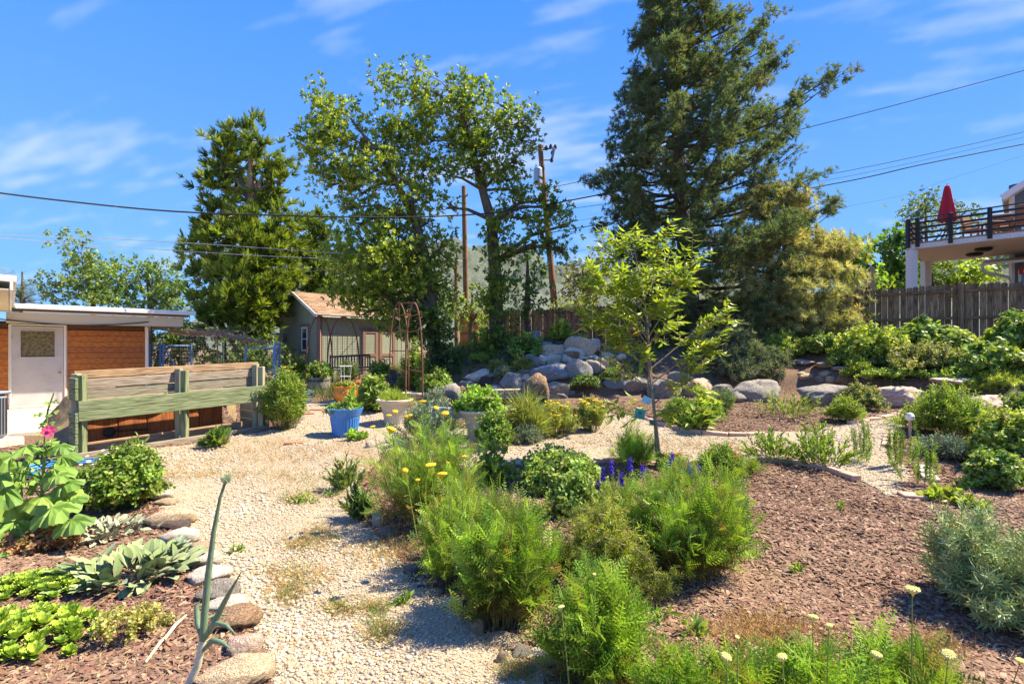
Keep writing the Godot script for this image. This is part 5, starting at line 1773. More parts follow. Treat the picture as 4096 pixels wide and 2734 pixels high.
func make_pots() -> void:
	var soil_disc := func(o: Node3D, rad: float, y: float) -> void:
		var mb := MB.new()
		mb.lathe([Vector2(rad, y), Vector2(0.0, y + 0.02)], 20)
		part("soil", mb.done(), M.soil, o)
	# blue plastic pot
	var p := gp(1378, 1752)
	p = P(p.x * 1.018, H(p.x, -p.z + 0.18), -p.z + 0.18)
	var pot := thing("blue_pot", "blue fluted plastic flowerpot standing on the gravel", "flowerpot", "", p)
	part("body", fluted([[0.0, 0.0, 0.0, 3], [0.185, 0.0, 0.0], [0.195, 0.02, 1.0], [0.235, 0.3, 1.0], [0.245, 0.33, 0.0], [0.262, 0.36, 0.0], [0.3, 0.46, 0.0], [0.305, 0.475, 0.0], [0.29, 0.478, 0.0], [0.25, 0.38, 0.0], [0.24, 0.3, 0.0]], 64, 32, 0.045), M.blue_pot, pot)
	soil_disc.call(pot, 0.245, 0.38)
	G.blue_pot = p + Vector3(0, 0.39, 0)
	# cream bowls
	var bowl := func(px: float, py: float, rim: float, h: float, label: String) -> Vector3:
		var q := gp(px, py)
		q = P(q.x, H(q.x, -q.z + 0.2), -q.z + 0.2)
		var b := thing("cream_pot", label, "flowerpot", "", q)
		part("body", fluted([[0.0, 0.0, 0.0, 4], [rim * 0.55, 0.0, 0.0], [rim * 0.62, h * 0.4, 0.0], [rim * 0.66, h * 0.45, 0.0], [rim * 0.65, h * 0.5, 0.0], [rim * 0.78, h * 0.8, 0.0], [rim * 0.93, h * 0.88, 0.0], [rim, h * 0.93, 0.0], [rim, h * 0.98, 0.0], [rim * 0.94, h, 0.0], [rim * 0.86, h * 0.97, 0.0], [rim * 0.8, h * 0.8, 0.0]], 40, 2, 0.0), M.cream_pot, b)
		soil_disc.call(b, rim * 0.8, h * 0.82)
		return q + Vector3(0, h * 0.84, 0)
	G.bowl1 = bowl.call(1569.0, 1702.0, 0.35, 0.46, "cream wide rimmed planter below the rusty arbor")
	G.bowl2 = bowl.call(1918.0, 1768.0, 0.36, 0.5, "cream wide rimmed planter near the pond kerb")
	# glazed amber pot
	p = gp(1370, 1622)
	p = P(p.x, H(p.x, -p.z + 0.2), -p.z + 0.2)
	pot = thing("amber_pot", "amber glazed pot with carved swags beside the blue pot", "flowerpot", "", p)
	part("body", fluted([[0.0, 0.0, 0.0, 3], [0.15, 0.0, 0.0], [0.17, 0.03, 0.4], [0.25, 0.18, 1.0], [0.265, 0.28, 1.0], [0.25, 0.36, 0.4], [0.262, 0.38, 0.0], [0.27, 0.42, 0.0], [0.25, 0.425, 0.0], [0.23, 0.34, 0.0]], 60, 14, 0.06), M.amber_pot, pot)
	soil_disc.call(pot, 0.24, 0.36)
	G.amber = p + Vector3(0, 0.37, 0)
	# terracotta behind it
	var dd := 12.9
	p = P((1396 - MX) / F * dd, H((1396 - MX) / F * dd, dd), dd)
	pot = thing("terracotta_pot", "reddish terracotta pot half behind the amber pot", "flowerpot", "", p)
	part("body", fluted([[0.0, 0.0, 0.0, 3], [0.16, 0.0, 0.0], [0.22, 0.2, 0.0], [0.25, 0.4, 0.0], [0.245, 0.44, 0.0], [0.29, 0.45, 0.0], [0.29, 0.52, 0.0], [0.27, 0.525, 0.0], [0.25, 0.46, 0.0]], 40, 2, 0.0), M.terracotta, pot)
	soil_disc.call(pot, 0.26, 0.47)
	G.terra = p + Vector3(0, 0.48, 0)
	# half barrel and slate tub
	dd = 14.6
	p = P((1272 - MX) / F * dd, H((1272 - MX) / F * dd, dd), dd)
	pot = thing("half_barrel", "weathered grey half barrel planter with iron hoops beside the bench", "planter", "", p)
	var n := 20
	for k in n:
		var a := TAU * k / n
		var b := Basis(Vector3.UP, -a)
		part("stave", box_mesh(Vector3(0.03, 0.42, 0.098), 0.006), M.barrel, pot, Transform3D(b * Basis(Vector3.BACK, -0.1), b * Vector3(0.3, 0.21, 0)))
	for y in [0.1, 0.33]:
		var mb := MB.new()
		mb.lathe([Vector2(0.315 + y * 0.1 - 0.02, y - 0.025), Vector2(0.318 + y * 0.1 - 0.018, y + 0.025)], 28)
		part("hoop", mb.done(), M.rubber, pot)
	soil_disc.call(pot, 0.3, 0.36)
	G.barrel = p + Vector3(0, 0.36, 0)
	dd = 12.6
	p = P((1208 - MX) / F * dd, H((1208 - MX) / F * dd, dd), dd)
	pot = thing("slate_tub", "dark blue plastic tub beside the tall green bush", "flowerpot", "", p)
	part("body", fluted([[0.0, 0.0, 0.0, 3], [0.2, 0.0, 0.0], [0.24, 0.24, 0.0], [0.27, 0.25, 0.0], [0.27, 0.31, 0.0], [0.25, 0.315, 0.0], [0.23, 0.24, 0.0]], 32, 2, 0.0), M.slate_pot, pot)
	soil_disc.call(pot, 0.23, 0.26)
	# shallow white bowl at the arbor's foot
	dd = 13.3
	p = P((1655 - MX) / F * dd, H((1655 - MX) / F * dd, dd), dd)
	pot = thing("white_bowl", "shallow white bowl planter at the foot of the arbor", "flowerpot", "", p)
	part("body", fluted([[0.0, 0.0, 0.0, 3], [0.2, 0.0, 0.0], [0.27, 0.12, 0.0], [0.31, 0.14, 0.0], [0.31, 0.18, 0.0], [0.28, 0.185, 0.0], [0.26, 0.12, 0.0]], 32, 2, 0.0), M.pale, pot)
	soil_disc.call(pot, 0.26, 0.14)
	# white wire cage in the amber pot
	var cg := thing("plant_cage", "white wire plant cage rising from the amber pot", "plant cage", "", G.amber)
	for k in 3:
		var a := TAU * k / 3.0
		part("leg", tube_mesh([Vector3(cos(a) * 0.1, -0.05, sin(a) * 0.1), Vector3(cos(a) * 0.14, 0.55, sin(a) * 0.14)], [0.005, 0.005], 5), M.white, cg)
	for y in [0.28, 0.52]:
		var pts := []
		var rad := []
		for k in 17:
			pts.append(Vector3(cos(TAU * k / 16.0), 0, sin(TAU * k / 16.0)) * (0.1 + 0.04 * y / 0.55) + Vector3(0, y, 0))
			rad.append(0.005)
		part("ring", tube_mesh(pts, rad, 5), M.white, cg)

# ---------------------------------------------------------------- stones
func rock(q: Array, n: String, m: String, label: String, grp := "", kind := "stone", sink := 0.3, deep := 0.85, big := 1.0) -> void:
	# q: x0, x1, y0, y1 in pixels; the foot of the stone stands on the ground at y1
	var g := gp((q[0] + q[1]) * 0.5, q[3])
	var d := -g.z
	var w: float = (q[1] - q[0]) / F * d
	var dep := w * deep
	d += dep * 0.4
	w = (q[1] - q[0]) / F * d
	var look := clampf((q[3] - HY) / F, 0.0, 0.8)
	var h: float = maxf(((q[3] - q[2]) / F * d - dep * look * 0.8), w * 0.3)
	var x: float = ((q[0] + q[1]) * 0.5 - MX) / F * d
	var o := part(n, G["%s%d" % [kind, rng.randi() % 8]], M[m])
	var gy := minf(g.y, H(x, d))
	o.transform = Transform3D(Basis(Vector3.UP, r(-0.3, 0.3)) * Basis.from_scale(Vector3(w * 0.62, h * 0.64, dep * 0.62) * big), P(x, gy + h * (0.5 - sink * 0.4), d))
	tag(o, label, "rock" if kind == "crag" else "stone", grp)

func make_rocks() -> void:
	# stones that edge the bark bed on the path's west side
	var bs := "stones edging the bark bed"
	for e in [[[602, 652, 1916, 1944], "brown", "small grey brown edging stone where the border meets the herbs"], [[596, 634, 1941, 1963], "pink", "small pinkish edging stone tucked by the pale blue stone"], [[609, 687, 1952, 2001], "pale", "bluish white rounded edging stone by the leafy herb"],
			[[628, 703, 1985, 2022], "tan", "orange tan flat edging stone below the bluish white one"], [[618, 759, 2013, 2108], "tan", "large tan domed edging stone beside the silver leaves"], [[656, 753, 2068, 2120], "dark", "dark brown porous edging stone against a tan one"],
			[[668, 778, 2098, 2177], "pale", "cream and pink edging stone below the dark one"], [[762, 841, 2158, 2227], "tan", "pitted tan edging stone beside the grey green leaves"], [[775, 885, 2195, 2270], "pale", "pale upper stone of the white pair behind the onion"], [[753, 891, 2250, 2337], "pale", "big white lower stone of the pair behind the onion"],
			[[812, 954, 2306, 2406], "grey", "smooth grey edging stone behind the onion stalk"], [[847, 982, 2377, 2450], "pale", "chalk white edging stone under the onion leaf"], [[857, 1042, 2422, 2519], "brown", "large flat brown edging stone beside the gravel"], [[910, 1039, 2519, 2628], "pink", "pinkish tan round edging stone near the onion foot"], [[841, 1067, 2616, 2760], "tan", "broad flat orange tan edging stone at the bed's near end"]]:
		rock(e[0], "edging_stone", e[1], e[2], bs, "stone", 0.25, 0.85, 1.03)
	# stones along the yarrow bed
	bs = "stones edging the yarrow bed"
	for e in [[[1462, 1496, 1760, 1792], "pale", "small white stone on the gravel near the blue pot"], [[1488, 1530, 2036, 2109], "pale", "upright whitish stone in the shade of the yarrow"], [[1511, 1577, 2096, 2157], "grey", "round grey brown stone under the tall yarrow"], [[1623, 1680, 2245, 2297], "grey", "dark grey round stone beside dry weeds"],
			[[1690, 1760, 2350, 2390], "grey", "flat grey stone under the yarrow edge"], [[1768, 1851, 2386, 2430], "pale", "flat pale stone half in yarrow shade"], [[1850, 1900, 2420, 2460], "grey", "bluish flat stone beneath yarrow stems"], [[1887, 1935, 2466, 2541], "tan", "upright tan stone against the yarrow stems"], [[1966, 2085, 2522, 2600], "tan", "yellowish tan stone with a flat sunlit top by the bed corner"],
			[[1989, 2024, 2587, 2656], "tan", "narrow standing tan stone on the gravel"], [[2050, 2128, 2571, 2632], "grey", "grey pointed stone beside the white stone"], [[2111, 2192, 2582, 2638], "pale", "bright white stone at the bed corner"], [[2160, 2230, 2610, 2670], "pink", "flat pinkish stone beside the bright white stone"]]:
		rock(e[0], "border_stone", e[1], e[2], bs)
	# the rockery and its dry fall
	bs = "rockery boulders"
	for e in [[[1760, 1845, 1540, 1614], "grey", "leaning smooth grey slab stone by the pond kerb", "stone"], [[1827, 1862, 1548, 1597], "brown", "brown round stone behind the leaning grey slab", "stone"], [[1836, 1920, 1516, 1560], "marbled", "dark and white streaked slab on the pond edge", "crag"], [[1925, 1962, 1511, 1548], "dark", "dark folded stone above the pond edge", "crag"], [[1943, 2024, 1536, 1572], "pale", "flat light slab capping the pond wall", "crag"],
			[[1886, 1972, 1480, 1517], "pale", "long light stone under dry flower heads", "crag"], [[2022, 2088, 1487, 1560], "marbled", "dappled white and grey upright rock on the pond edge", "crag"], [[2077, 2103, 1502, 1526], "tan", "small round tan cobble beside the dappled rock", "stone"], [[2080, 2115, 1486, 1506], "grey", "small grey cobble above the round tan cobble", "stone"],
			[[2095, 2188, 1504, 1610], "brown", "big rounded brown boulder carrying the dark boulder", "stone"], [[2177, 2267, 1533, 1592], "grey", "cracked grey block beside the rounded brown boulder", "crag"], [[2275, 2347, 1451, 1525], "marbled", "craggy blue grey rock beside the big dark boulder", "crag"],
			[[2155, 2213, 1365, 1418], "grey", "grey rock west of the black spillway box", "crag"], [[2169, 2255, 1377, 1433], "tan", "lumpy tan rock below the spillway", "crag"], [[2271, 2359, 1359, 1417], "tan", "big sunlit tan rock east of the spillway box", "crag"], [[2327, 2396, 1358, 1392], "pink", "pinkish rock at the rockery top", "crag"], [[2356, 2400, 1378, 1412], "pink", "small pinkish rock under the top pink one", "stone"],
			[[2265, 2320, 1396, 1430], "pale", "white grey rock under the spillway lip", "crag"], [[2247, 2289, 1418, 1447], "pale", "small white stone below the spillway lip", "stone"], [[2125, 2154, 1430, 1468], "grey", "narrow grey stone above the dark boulder", "stone"], [[2152, 2186, 1421, 1455], "pale", "pale round stone above the dark boulder", "stone"], [[2184, 2237, 1421, 1452], "pale", "white slab lying above the dark boulder", "crag"],
			[[2321, 2383, 1411, 1430], "pink", "flat pink stone on the rockery's east side", "stone"], [[2336, 2370, 1434, 1454], "slate", "smooth blue grey cobble on the rockery's east side", "stone"], [[2345, 2413, 1447, 1497], "grey", "grey brown rough rock beside the craggy blue rock", "crag"], [[2234, 2263, 1566, 1585], "pale", "small pale cobble before the cracked block", "stone"], [[2265, 2297, 1557, 1581], "grey", "grey cobble east of the small pale cobble", "stone"],
			[[2425, 2499, 1514, 1556], "slate", "dark grey rock above the stone step", "crag"], [[2464, 2502, 1417, 1445], "pale", "pale stone on the bank behind the young tree", "stone"], [[2500, 2590, 1500, 1560], "grey", "blue grey wall rock behind the young tree's low limb", "crag"], [[2600, 2700, 1520, 1590], "grey", "grey wall rock behind the young tree", "crag"], [[2703, 2739, 1546, 1576], "grey", "round grey cobble by the bank foot", "stone"], [[2756, 2835, 1509, 1585], "tan", "olive tan block in the bank under the juniper", "crag"],
			[[2400, 2460, 1440, 1480], "tan", "tan rock on the bank behind the hook lantern", "crag"], [[2690, 2760, 1490, 1530], "grey", "grey rock showing under the low juniper", "crag"], [[2850, 2930, 1530, 1585], "grey", "grey rock at the bank foot below the low juniper", "crag"]]:
		rock(e[0], "rockery_rock", e[1], e[2], bs, e[3], 0.3, 0.85, 1.15)
	for k in 46:
		var px := r(2040, 2440)
		var py := r(1405, 1600)
		var sz := r(14, 34)
		rock([px - sz, px + sz, py - sz * 1.2, py], "rockery_rock", ["grey", "tan", "pale", "brown", "marbled"][k % 5], "%s %s gap rock %s" % ["tiny" if sz < 21.0 else ("small" if sz < 28.0 else "middling"), ["grey", "tan", "whitish", "brown", "streaked"][k % 5], "near the black spillway box" if py < 1460.0 else ("beside the big dark boulder" if py < 1530.0 else "by the rockery's lower boulders")], bs, "crag", 0.4)
	# the big dark boulder lies across the brown one
	var b := part("dark_boulder", G.crag3, M.slate)
	var bd := 14.2
	b.transform = Transform3D(Basis(Vector3.UP, 0.2) * Basis(Vector3.BACK, 0.17) * Basis.from_scale(Vector3(0.64, 0.32, 0.5)), at(2193, 1494, bd))
	tag(b, "big dark slate boulder lying across the rounded brown boulder", "rock", bs)
	# spillway box with its ring and lip
	var sp := at(2245, 1381, 15.6)
	var sw := thing("spillway_box", "black spillway box with a white ring at the rockery top", "spillway", "", sp)
	part("case", box_mesh(Vector3(0.46, 0.26, 0.3), 0.015), M.black, sw, Transform3D(Basis(Vector3.UP, 0.1), Vector3.ZERO))
	var pts := []
	var rad := []
	for k in 21:
		pts.append(Vector3(cos(TAU * k / 20.0) * 0.042, sin(TAU * k / 20.0) * 0.042 - 0.02, 0.16))
		rad.append(0.009)
	part("ring", tube_mesh(pts, rad, 6), M.white, sw)
	part("lip", box_mesh(Vector3(0.26, 0.03, 0.2), 0.01), M.pale, sw, Transform3D(Basis(), Vector3(0.08, -0.15, 0.2)))
	# boulders that hold the upper bank
	bs = "bank boulders"
	for e in [[[2935, 3115, 1515, 1606], "grey", "long blue grey boulder beneath the low juniper", "crag"], [[2919, 2983, 1566, 1609], "grey", "rounded grey stone before the long dark boulder", "stone"], [[3222, 3428, 1536, 1620], "grey", "low grey boulder with a hollowed flat top", "crag"], [[3497, 3672, 1527, 1630], "pink", "big blocky pink sandstone boulder beside the steps", "crag"], [[3703, 3890, 1566, 1632], "pink", "long pale pink flat slab boulder behind the yellow herb", "crag"], [[3850, 4040, 1575, 1665], "pink", "pale pink boulder at the end of the flat slab", "crag"], [[4042, 4080, 1538, 1615], "pink", "upright pinkish stone beside the broad leaves", "crag"],
			[[3191, 3250, 1491, 1522], "tan", "smooth tan egg shaped cobble on the orange soil", "stone"], [[3263, 3303, 1499, 1527], "grey", "grey cobble in the heap of cobbles", "stone"], [[3278, 3322, 1482, 1508], "tan", "tan cobble topping the heap of cobbles", "stone"], [[3304, 3346, 1499, 1530], "tan", "round tan cobble at the heap's east end", "stone"], [[3354, 3398, 1492, 1534], "brown", "brown broken stone beside the cobble heap", "crag"], [[3438, 3500, 1486, 1512], "pale", "smooth pale cobble under the brownish bush", "stone"], [[3190, 3222, 1486, 1500], "tan", "small tan cobble behind the egg shaped one", "stone"]]:
		rock(e[0], "bank_boulder", e[1], e[2], bs, e[3], 0.35, 0.6 if e[0][1] - e[0][0] > 120 else 0.85)
	# stepping flagstones
	bs = "flagstones on the upper path"
	var i := 0
	var fl := ["wide flagstone forming the lower bank step", "flagstone beside the wide lower step", "flagstone above the wide lower step", "topmost flagstone of the bank steps", "flagstone on the orange soil under the juniper", "flagstone beside the one on orange soil", "flagstone before the round light shrub", "small flagstone next to the feathery broom", "flagstone at the low juniper's edge", "slab below the pale pink end boulder", "slab beside the dense bank bush"]
	for e in [[3744, 3880, 1512, 1540], [3880, 3970, 1508, 1532], [3770, 3850, 1495, 1512], [3850, 3935, 1480, 1500], [3115, 3180, 1447, 1460], [3178, 3242, 1443, 1462], [3266, 3340, 1452, 1472], [3338, 3390, 1470, 1484], [3030, 3110, 1455, 1470], [3940, 4010, 1640, 1690], [4010, 4090, 1620, 1660]]:
		var g := gp((e[0] + e[1]) * 0.5, (e[2] + e[3]) * 0.5)
		var d := -g.z
		var o := part("flagstone", G["crag%d" % (rng.randi() % 8)], M.pink if e[0] % 3 else M.pale)
		var w: float = (e[1] - e[0]) / F * d
		o.transform = Transform3D(Basis(Vector3.UP, r(0, 6)) * Basis.from_scale(Vector3(w * 0.7, 0.07, w * 0.52)), g + Vector3(0, 0.03, 0))
		tag(o, fl[i], "flagstone", bs)
		i += 1

func brick_run(px: Array, n: String, label: String, mats: Array, size: Vector3, grp := "") -> void:
	# a course of edging bricks laid along a line of pixels; every brick a part
	var o := thing(n, label, "edging", grp)
	var pts := []
	for q in px:
		pts.append(gp(q[0], q[1]))
	var i := 0
	for k in pts.size() - 1:
		var a: Vector3 = pts[k]
		var b: Vector3 = pts[k + 1]
		var flat := Vector3(b.x - a.x, 0, b.z - a.z)
		var cnt := maxi(1, int(round(flat.length() / (size.x + 0.008))))
		for j in cnt:
			var c := a.lerp(b, (j + 0.5) / cnt)
			c.y = H(c.x, -c.z) + size.y * 0.5 - 0.02 + r(-0.006, 0.006)
			var x := flat.normalized()
			part("brick", box_mesh(Vector3(flat.length() / cnt - 0.01, size.y, size.z), 0.008), mats[i % mats.size()], o, Transform3D(Basis(x, Vector3.UP, x.cross(Vector3.UP)).rotated(Vector3.UP, r(-0.05, 0.05)), c))
			i += 1

func make_edging() -> void:
	var sz := Vector3(0.3, 0.075, 0.13)
	brick_run([[2560, 1668], [2632, 1693], [2727, 1720], [2813, 1735], [2914, 1743], [2986, 1744], [3050, 1740]], "brick_edging", "curved pink brick edging below the shaded bed", M.brick_pink, sz)
	brick_run([[3402, 1698], [3469, 1684], [3526, 1675], [3574, 1665], [3668, 1646]], "brick_edging", "pink brick edging running up to the sandstone boulder", M.brick_pink, sz)
	brick_run([[3033, 1836], [3170, 1850], [3317, 1880], [3429, 1923]], "brick_edging", "pale brick edging between path and bark mulch", M.brick_pink, sz)
	brick_run([[3548, 1790], [3552, 1760], [3575, 1730]], "brick_edging", "short curved brick edging round the herb bed", M.brick_pink, sz)
	brick_run([[3690, 1868], [3715, 1900], [3730, 1930]], "brick_edging", "white flat edging slabs beside the tall spikes", [M.pale], Vector3(0.22, 0.06, 0.16))
	brick_run([[3600, 1985], [3703, 1990]], "brick_edging", "pink flat edging slabs at the end of the gravel", M.brick_pink, Vector3(0.42, 0.06, 0.18))
	brick_run([[2378, 1848], [2488, 1846]], "brick_edging", "short run of edging bricks behind the larkspur", M.brick_pink, sz)
	# red paving bricks sunk in the gravel
	for e in [[1180, 1772, "single red brick sunk in the gravel near the bin"], [1270, 1640, "red paver by the amber pot's shadow"], [1320, 1648, "second red paver beside the amber pot"], [1230, 1655, "red paver nearest the tall green bush"]]:
		var g := gp(e[0], e[1])
		var o := part("red_paver", box_mesh(Vector3(0.3, 0.05, 0.2), 0.006), M.brick_red)
		o.transform = Transform3D(Basis(Vector3.UP, r(-0.3, 0.3)), g + Vector3(0, 0.002, 0))
		tag(o, e[2], "paver")
	# pond: kerb blocks, stone back wall, dark water
	brick_run([[1700, 1668], [1800, 1672], [1950, 1672], [2100, 1668], [2260, 1660]], "pond_kerb", "blue grey block kerb round the small pond", [M.kerb_blue], Vector3(0.4, 0.24, 0.16))
	var a := gp(1935, 1610)
	var c := gp(2105, 1606)
	var pw := thing("pond_wall", "tan stone block wall at the back of the pond", "wall")
	for j in 3:
		for k in 4:
			var q0 := a.lerp(c, (k + 0.02 + 0.12 * (j % 2)) / 4.3)
			var q1 := a.lerp(c, (k + 0.98 + 0.12 * (j % 2)) / 4.3)
			var y := 0.3 + 0.13 * j
			bar("block", Vector3(q0.x, y, q0.z), Vector3(q1.x, y, q1.z), 0.16, 0.125, M.brown if j % 2 else M.tan, pw, 0.015)
	var w0 := gp(1790, 1650)
	var wm := MB.new()
	wm.quad(P(-1.7, 0.47, 11.9), P(-1.5, 0.47, 13.4), P(1.0, 0.47, 13.4), P(1.2, 0.47, 11.9))
	setting("pond_water", wm.done(), M.water)

# ---------------------------------------------------------------- trees
func make_trees() -> void:
	var oak_a := Color(0.07, 0.115, 0.014)
	var oak_b := Color(0.25, 0.3, 0.04)
	tree({"n": "oak_tree", "label": "open crowned oak leaning over the shed roof", "trunk": [[1748, 1500, 16.4, 0.22], [1730, 1250, 16.4, 0.19], [1705, 1050, 16.4, 0.17], [1660, 880, 16.4, 0.14], [1590, 740, 16.4, 0.1], [1500, 600, 16.4, 0.06], [1400, 470, 16.4, 0.03]],
		"mesh": "oak", "dens": 500.0, "size": 0.86, "knot": 0.2, "c0": oak_a, "c1": oak_b, "twigs": 8, "mat": "leaf_gloss",
		"blobs": [[1300, 420, 65, 55, 16.2], [1365, 440, 60, 60, 16.6], [1265, 520, 55, 60, 16.0], [1345, 540, 85, 80, 16.4], [1440, 560, 70, 75, 16.8], [1285, 630, 75, 70, 16.2], [1390, 660, 85, 70, 16.6], [1490, 670, 75, 80, 16.1], [1330, 740, 75, 50, 16.5], [1450, 770, 70, 45, 16.8], [1560, 620, 70, 75, 16.9], [1600, 720, 80, 75, 16.3], [1620, 540, 65, 80, 16.7], [1660, 800, 70, 60, 16.1],
			[1390, 830, 45, 40, 16.4], [1700, 900, 80, 75, 16.3], [1590, 940, 105, 80, 16.0], [1470, 1000, 100, 75, 16.4], [1380, 1050, 85, 85, 16.8], [1520, 1090, 120, 90, 15.8], [1640, 1060, 110, 105, 16.2], [1430, 1160, 100, 70, 16.4], [1560, 1190, 110, 60, 16.0], [1500, 1240, 80, 40, 15.8], [1660, 1180, 100, 75, 16.1], [1740, 1130, 75, 95, 16.6], [1560, 500, 60, 55, 16.6], [1700, 700, 70, 70, 16.6], [1690, 1280, 80, 60, 16.0], [1600, 1290, 60, 45, 15.9], [1760, 1000, 60, 70, 16.4], [1540, 850, 70, 50, 16.5], [1430, 900, 60, 45, 16.5]]})
	tree({"n": "oak_tree", "label": "oak with a straight ivy clad trunk beside the rockery", "trunk": [[1988, 1440, 17.0, 0.26], [1985, 1250, 17.0, 0.24], [1978, 1050, 17.0, 0.2], [1965, 880, 17.0, 0.17], [1930, 760, 17.0, 0.13], [1890, 600, 17.0, 0.08], [1850, 430, 17.0, 0.04]],
		"mesh": "oak", "dens": 430.0, "size": 0.86, "knot": 0.2, "c0": Color(0.05, 0.09, 0.013), "c1": Color(0.2, 0.26, 0.035), "twigs": 9, "mat": "leaf_gloss",
		"blobs": [[1655, 270, 42, 28, 17.0], [1520, 320, 52, 32, 17.2], [1580, 345, 55, 45, 16.6], [1640, 395, 70, 50, 17.3], [1740, 375, 75, 50, 16.8], [1830, 330, 65, 60, 17.3], [1900, 370, 60, 55, 16.6], [1740, 470, 80, 65, 17.0], [1840, 450, 85, 75, 16.5], [1930, 470, 75, 65, 17.5], [2010, 420, 45, 40, 17.0], [2020, 500, 70, 55, 17.1], [2100, 490, 60, 50, 16.6], [2120, 570, 50, 50, 17.2], [1880, 560, 90, 70, 17.2], [1970, 580, 95, 75, 16.6], [1790, 590, 75, 60, 16.8],
			[2060, 640, 70, 60, 17.0], [1900, 670, 90, 55, 16.8], [1990, 700, 80, 60, 17.3], [1790, 700, 50, 45, 16.6], [2170, 800, 55, 45, 17.0], [2230, 830, 45, 55, 16.8], [2260, 900, 35, 50, 17.2], [2130, 880, 55, 55, 16.8], [2030, 840, 50, 50, 17.2], [1995, 900, 45, 60, 16.6], [2195, 980, 55, 40, 17.0], [2250, 1000, 35, 35, 17.0], [1800, 830, 35, 35, 17.0], [2090, 1000, 40, 45, 16.8],
			[1965, 1030, 26, 70, 16.8, 0.3], [2008, 1130, 26, 80, 16.7, 0.3], [1968, 1220, 26, 80, 16.7, 0.3], [2010, 1320, 28, 80, 16.7, 0.3], [1960, 1370, 26, 60, 16.8, 0.3], [1985, 1180, 40, 90, 16.6, 0.4], [1985, 1380, 50, 70, 16.6, 0.45], [1985, 960, 40, 80, 16.7, 0.4], [2060, 760, 60, 50, 17.0], [1700, 560, 60, 60, 17.0]]})
	# ivy mass round the leaning oak's foot
	tree({"n": "ivy_thicket", "label": "dark ivy thicket wrapped round the leaning oak's foot", "trunk": [[1735, 1520, 15.9, 0.06], [1725, 1350, 15.9, 0.04], [1715, 1220, 15.9, 0.03]], "mesh": "maple", "size": 0.55, "dens": 330.0, "knot": 0.15, "c0": Color(0.025, 0.052, 0.012), "c1": Color(0.085, 0.135, 0.027), "mat": "leaf_gloss", "twigs": 4,
		"blobs": [[1720, 1250, 60, 70, 15.9], [1755, 1330, 70, 80, 15.8], [1690, 1350, 50, 90, 16.0], [1735, 1430, 85, 75, 15.7], [1800, 1420, 60, 65, 15.8], [1660, 1300, 40, 60, 16.0], [1835, 1470, 40, 45, 15.6]]})
	tree({"n": "cedar_tree", "label": "tall dense incense cedar with a bare trunk gap near its top", "trunk": [[1010, 1500, 21.0, 0.34], [1008, 1100, 21.0, 0.3], [1005, 800, 21.0, 0.22], [1003, 560, 21.0, 0.08]], "mesh": "cedar", "dens": 260.0, "knot": 0.28, "rise": 0.7, "size": 1.2, "c0": Color(0.035, 0.065, 0.01), "c1": Color(0.17, 0.215, 0.024), "mat": "needle", "bark": M.bark_light, "twigs": 5,
		"blobs": [[1002, 525, 27, 36, 21.0], [1041, 575, 34, 45, 20.7], [967, 590, 34, 45, 21.2], [897, 590, 38, 45, 21.0], [879, 660, 42, 49, 20.8], [930, 665, 42, 54, 21.4], [1000, 635, 38, 31, 20.6], [1074, 660, 42, 58, 21.0], [879, 745, 46, 54, 20.6], [944, 760, 35, 54, 21.8], [1083, 750, 46, 54, 21.2], [1120, 720, 25, 45, 21.2], [865, 830, 46, 54, 21.0], [934, 860, 55, 49, 20.2], [1074, 830, 52, 54, 21.5], [1120, 880, 42, 45, 20.8], [841, 920, 42, 49, 21.2], [907, 950, 63, 58, 20.2], [1000, 920, 63, 54, 20.0], [1093, 960, 59, 58, 20.6], [1148, 930, 29, 40, 21.0],
			[786, 985, 38, 27, 21.0], [823, 1030, 51, 49, 20.6], [907, 1050, 68, 63, 19.9], [1000, 1030, 68, 63, 19.8], [1083, 1060, 68, 63, 20.2], [1139, 1050, 42, 54, 21.0], [795, 1110, 42, 54, 20.8], [869, 1150, 63, 63, 20.0], [962, 1140, 68, 67, 19.5], [1055, 1160, 72, 67, 19.8], [1139, 1150, 46, 63, 20.6], [814, 1220, 51, 54, 20.4], [907, 1240, 68, 58, 19.8], [953, 1200, 59, 54, 19.2], [1018, 1240, 63, 54, 19.6], [1102, 1230, 59, 45, 20.2], [1000, 1300, 76, 40, 19.8], [869, 1300, 59, 36, 20.2]]})
	tree({"n": "cedar_tree", "label": "smaller yellowish cedar between the tall cedar and the leaning oak", "trunk": [[1260, 1500, 25.0, 0.2], [1260, 1100, 25.0, 0.15], [1258, 880, 25.0, 0.05]], "mesh": "cedar", "dens": 220.0, "knot": 0.28, "rise": 0.7, "c0": Color(0.03, 0.06, 0.01), "c1": Color(0.15, 0.2, 0.03), "mat": "needle", "twigs": 4,
		"blobs": [[1262, 870, 45, 50, 25.0], [1240, 950, 65, 60, 25.0], [1310, 970, 60, 60, 25.2], [1220, 1040, 65, 70, 25.0], [1310, 1060, 70, 70, 24.6], [1230, 1140, 75, 70, 24.8], [1330, 1150, 70, 70, 24.6], [1200, 900, 25, 40, 25.4], [1360, 1230, 70, 60, 24.6], [1260, 1230, 80, 60, 24.4], [1440, 1200, 70, 60, 24.8], [1210, 1300, 70, 70, 24.4]]})
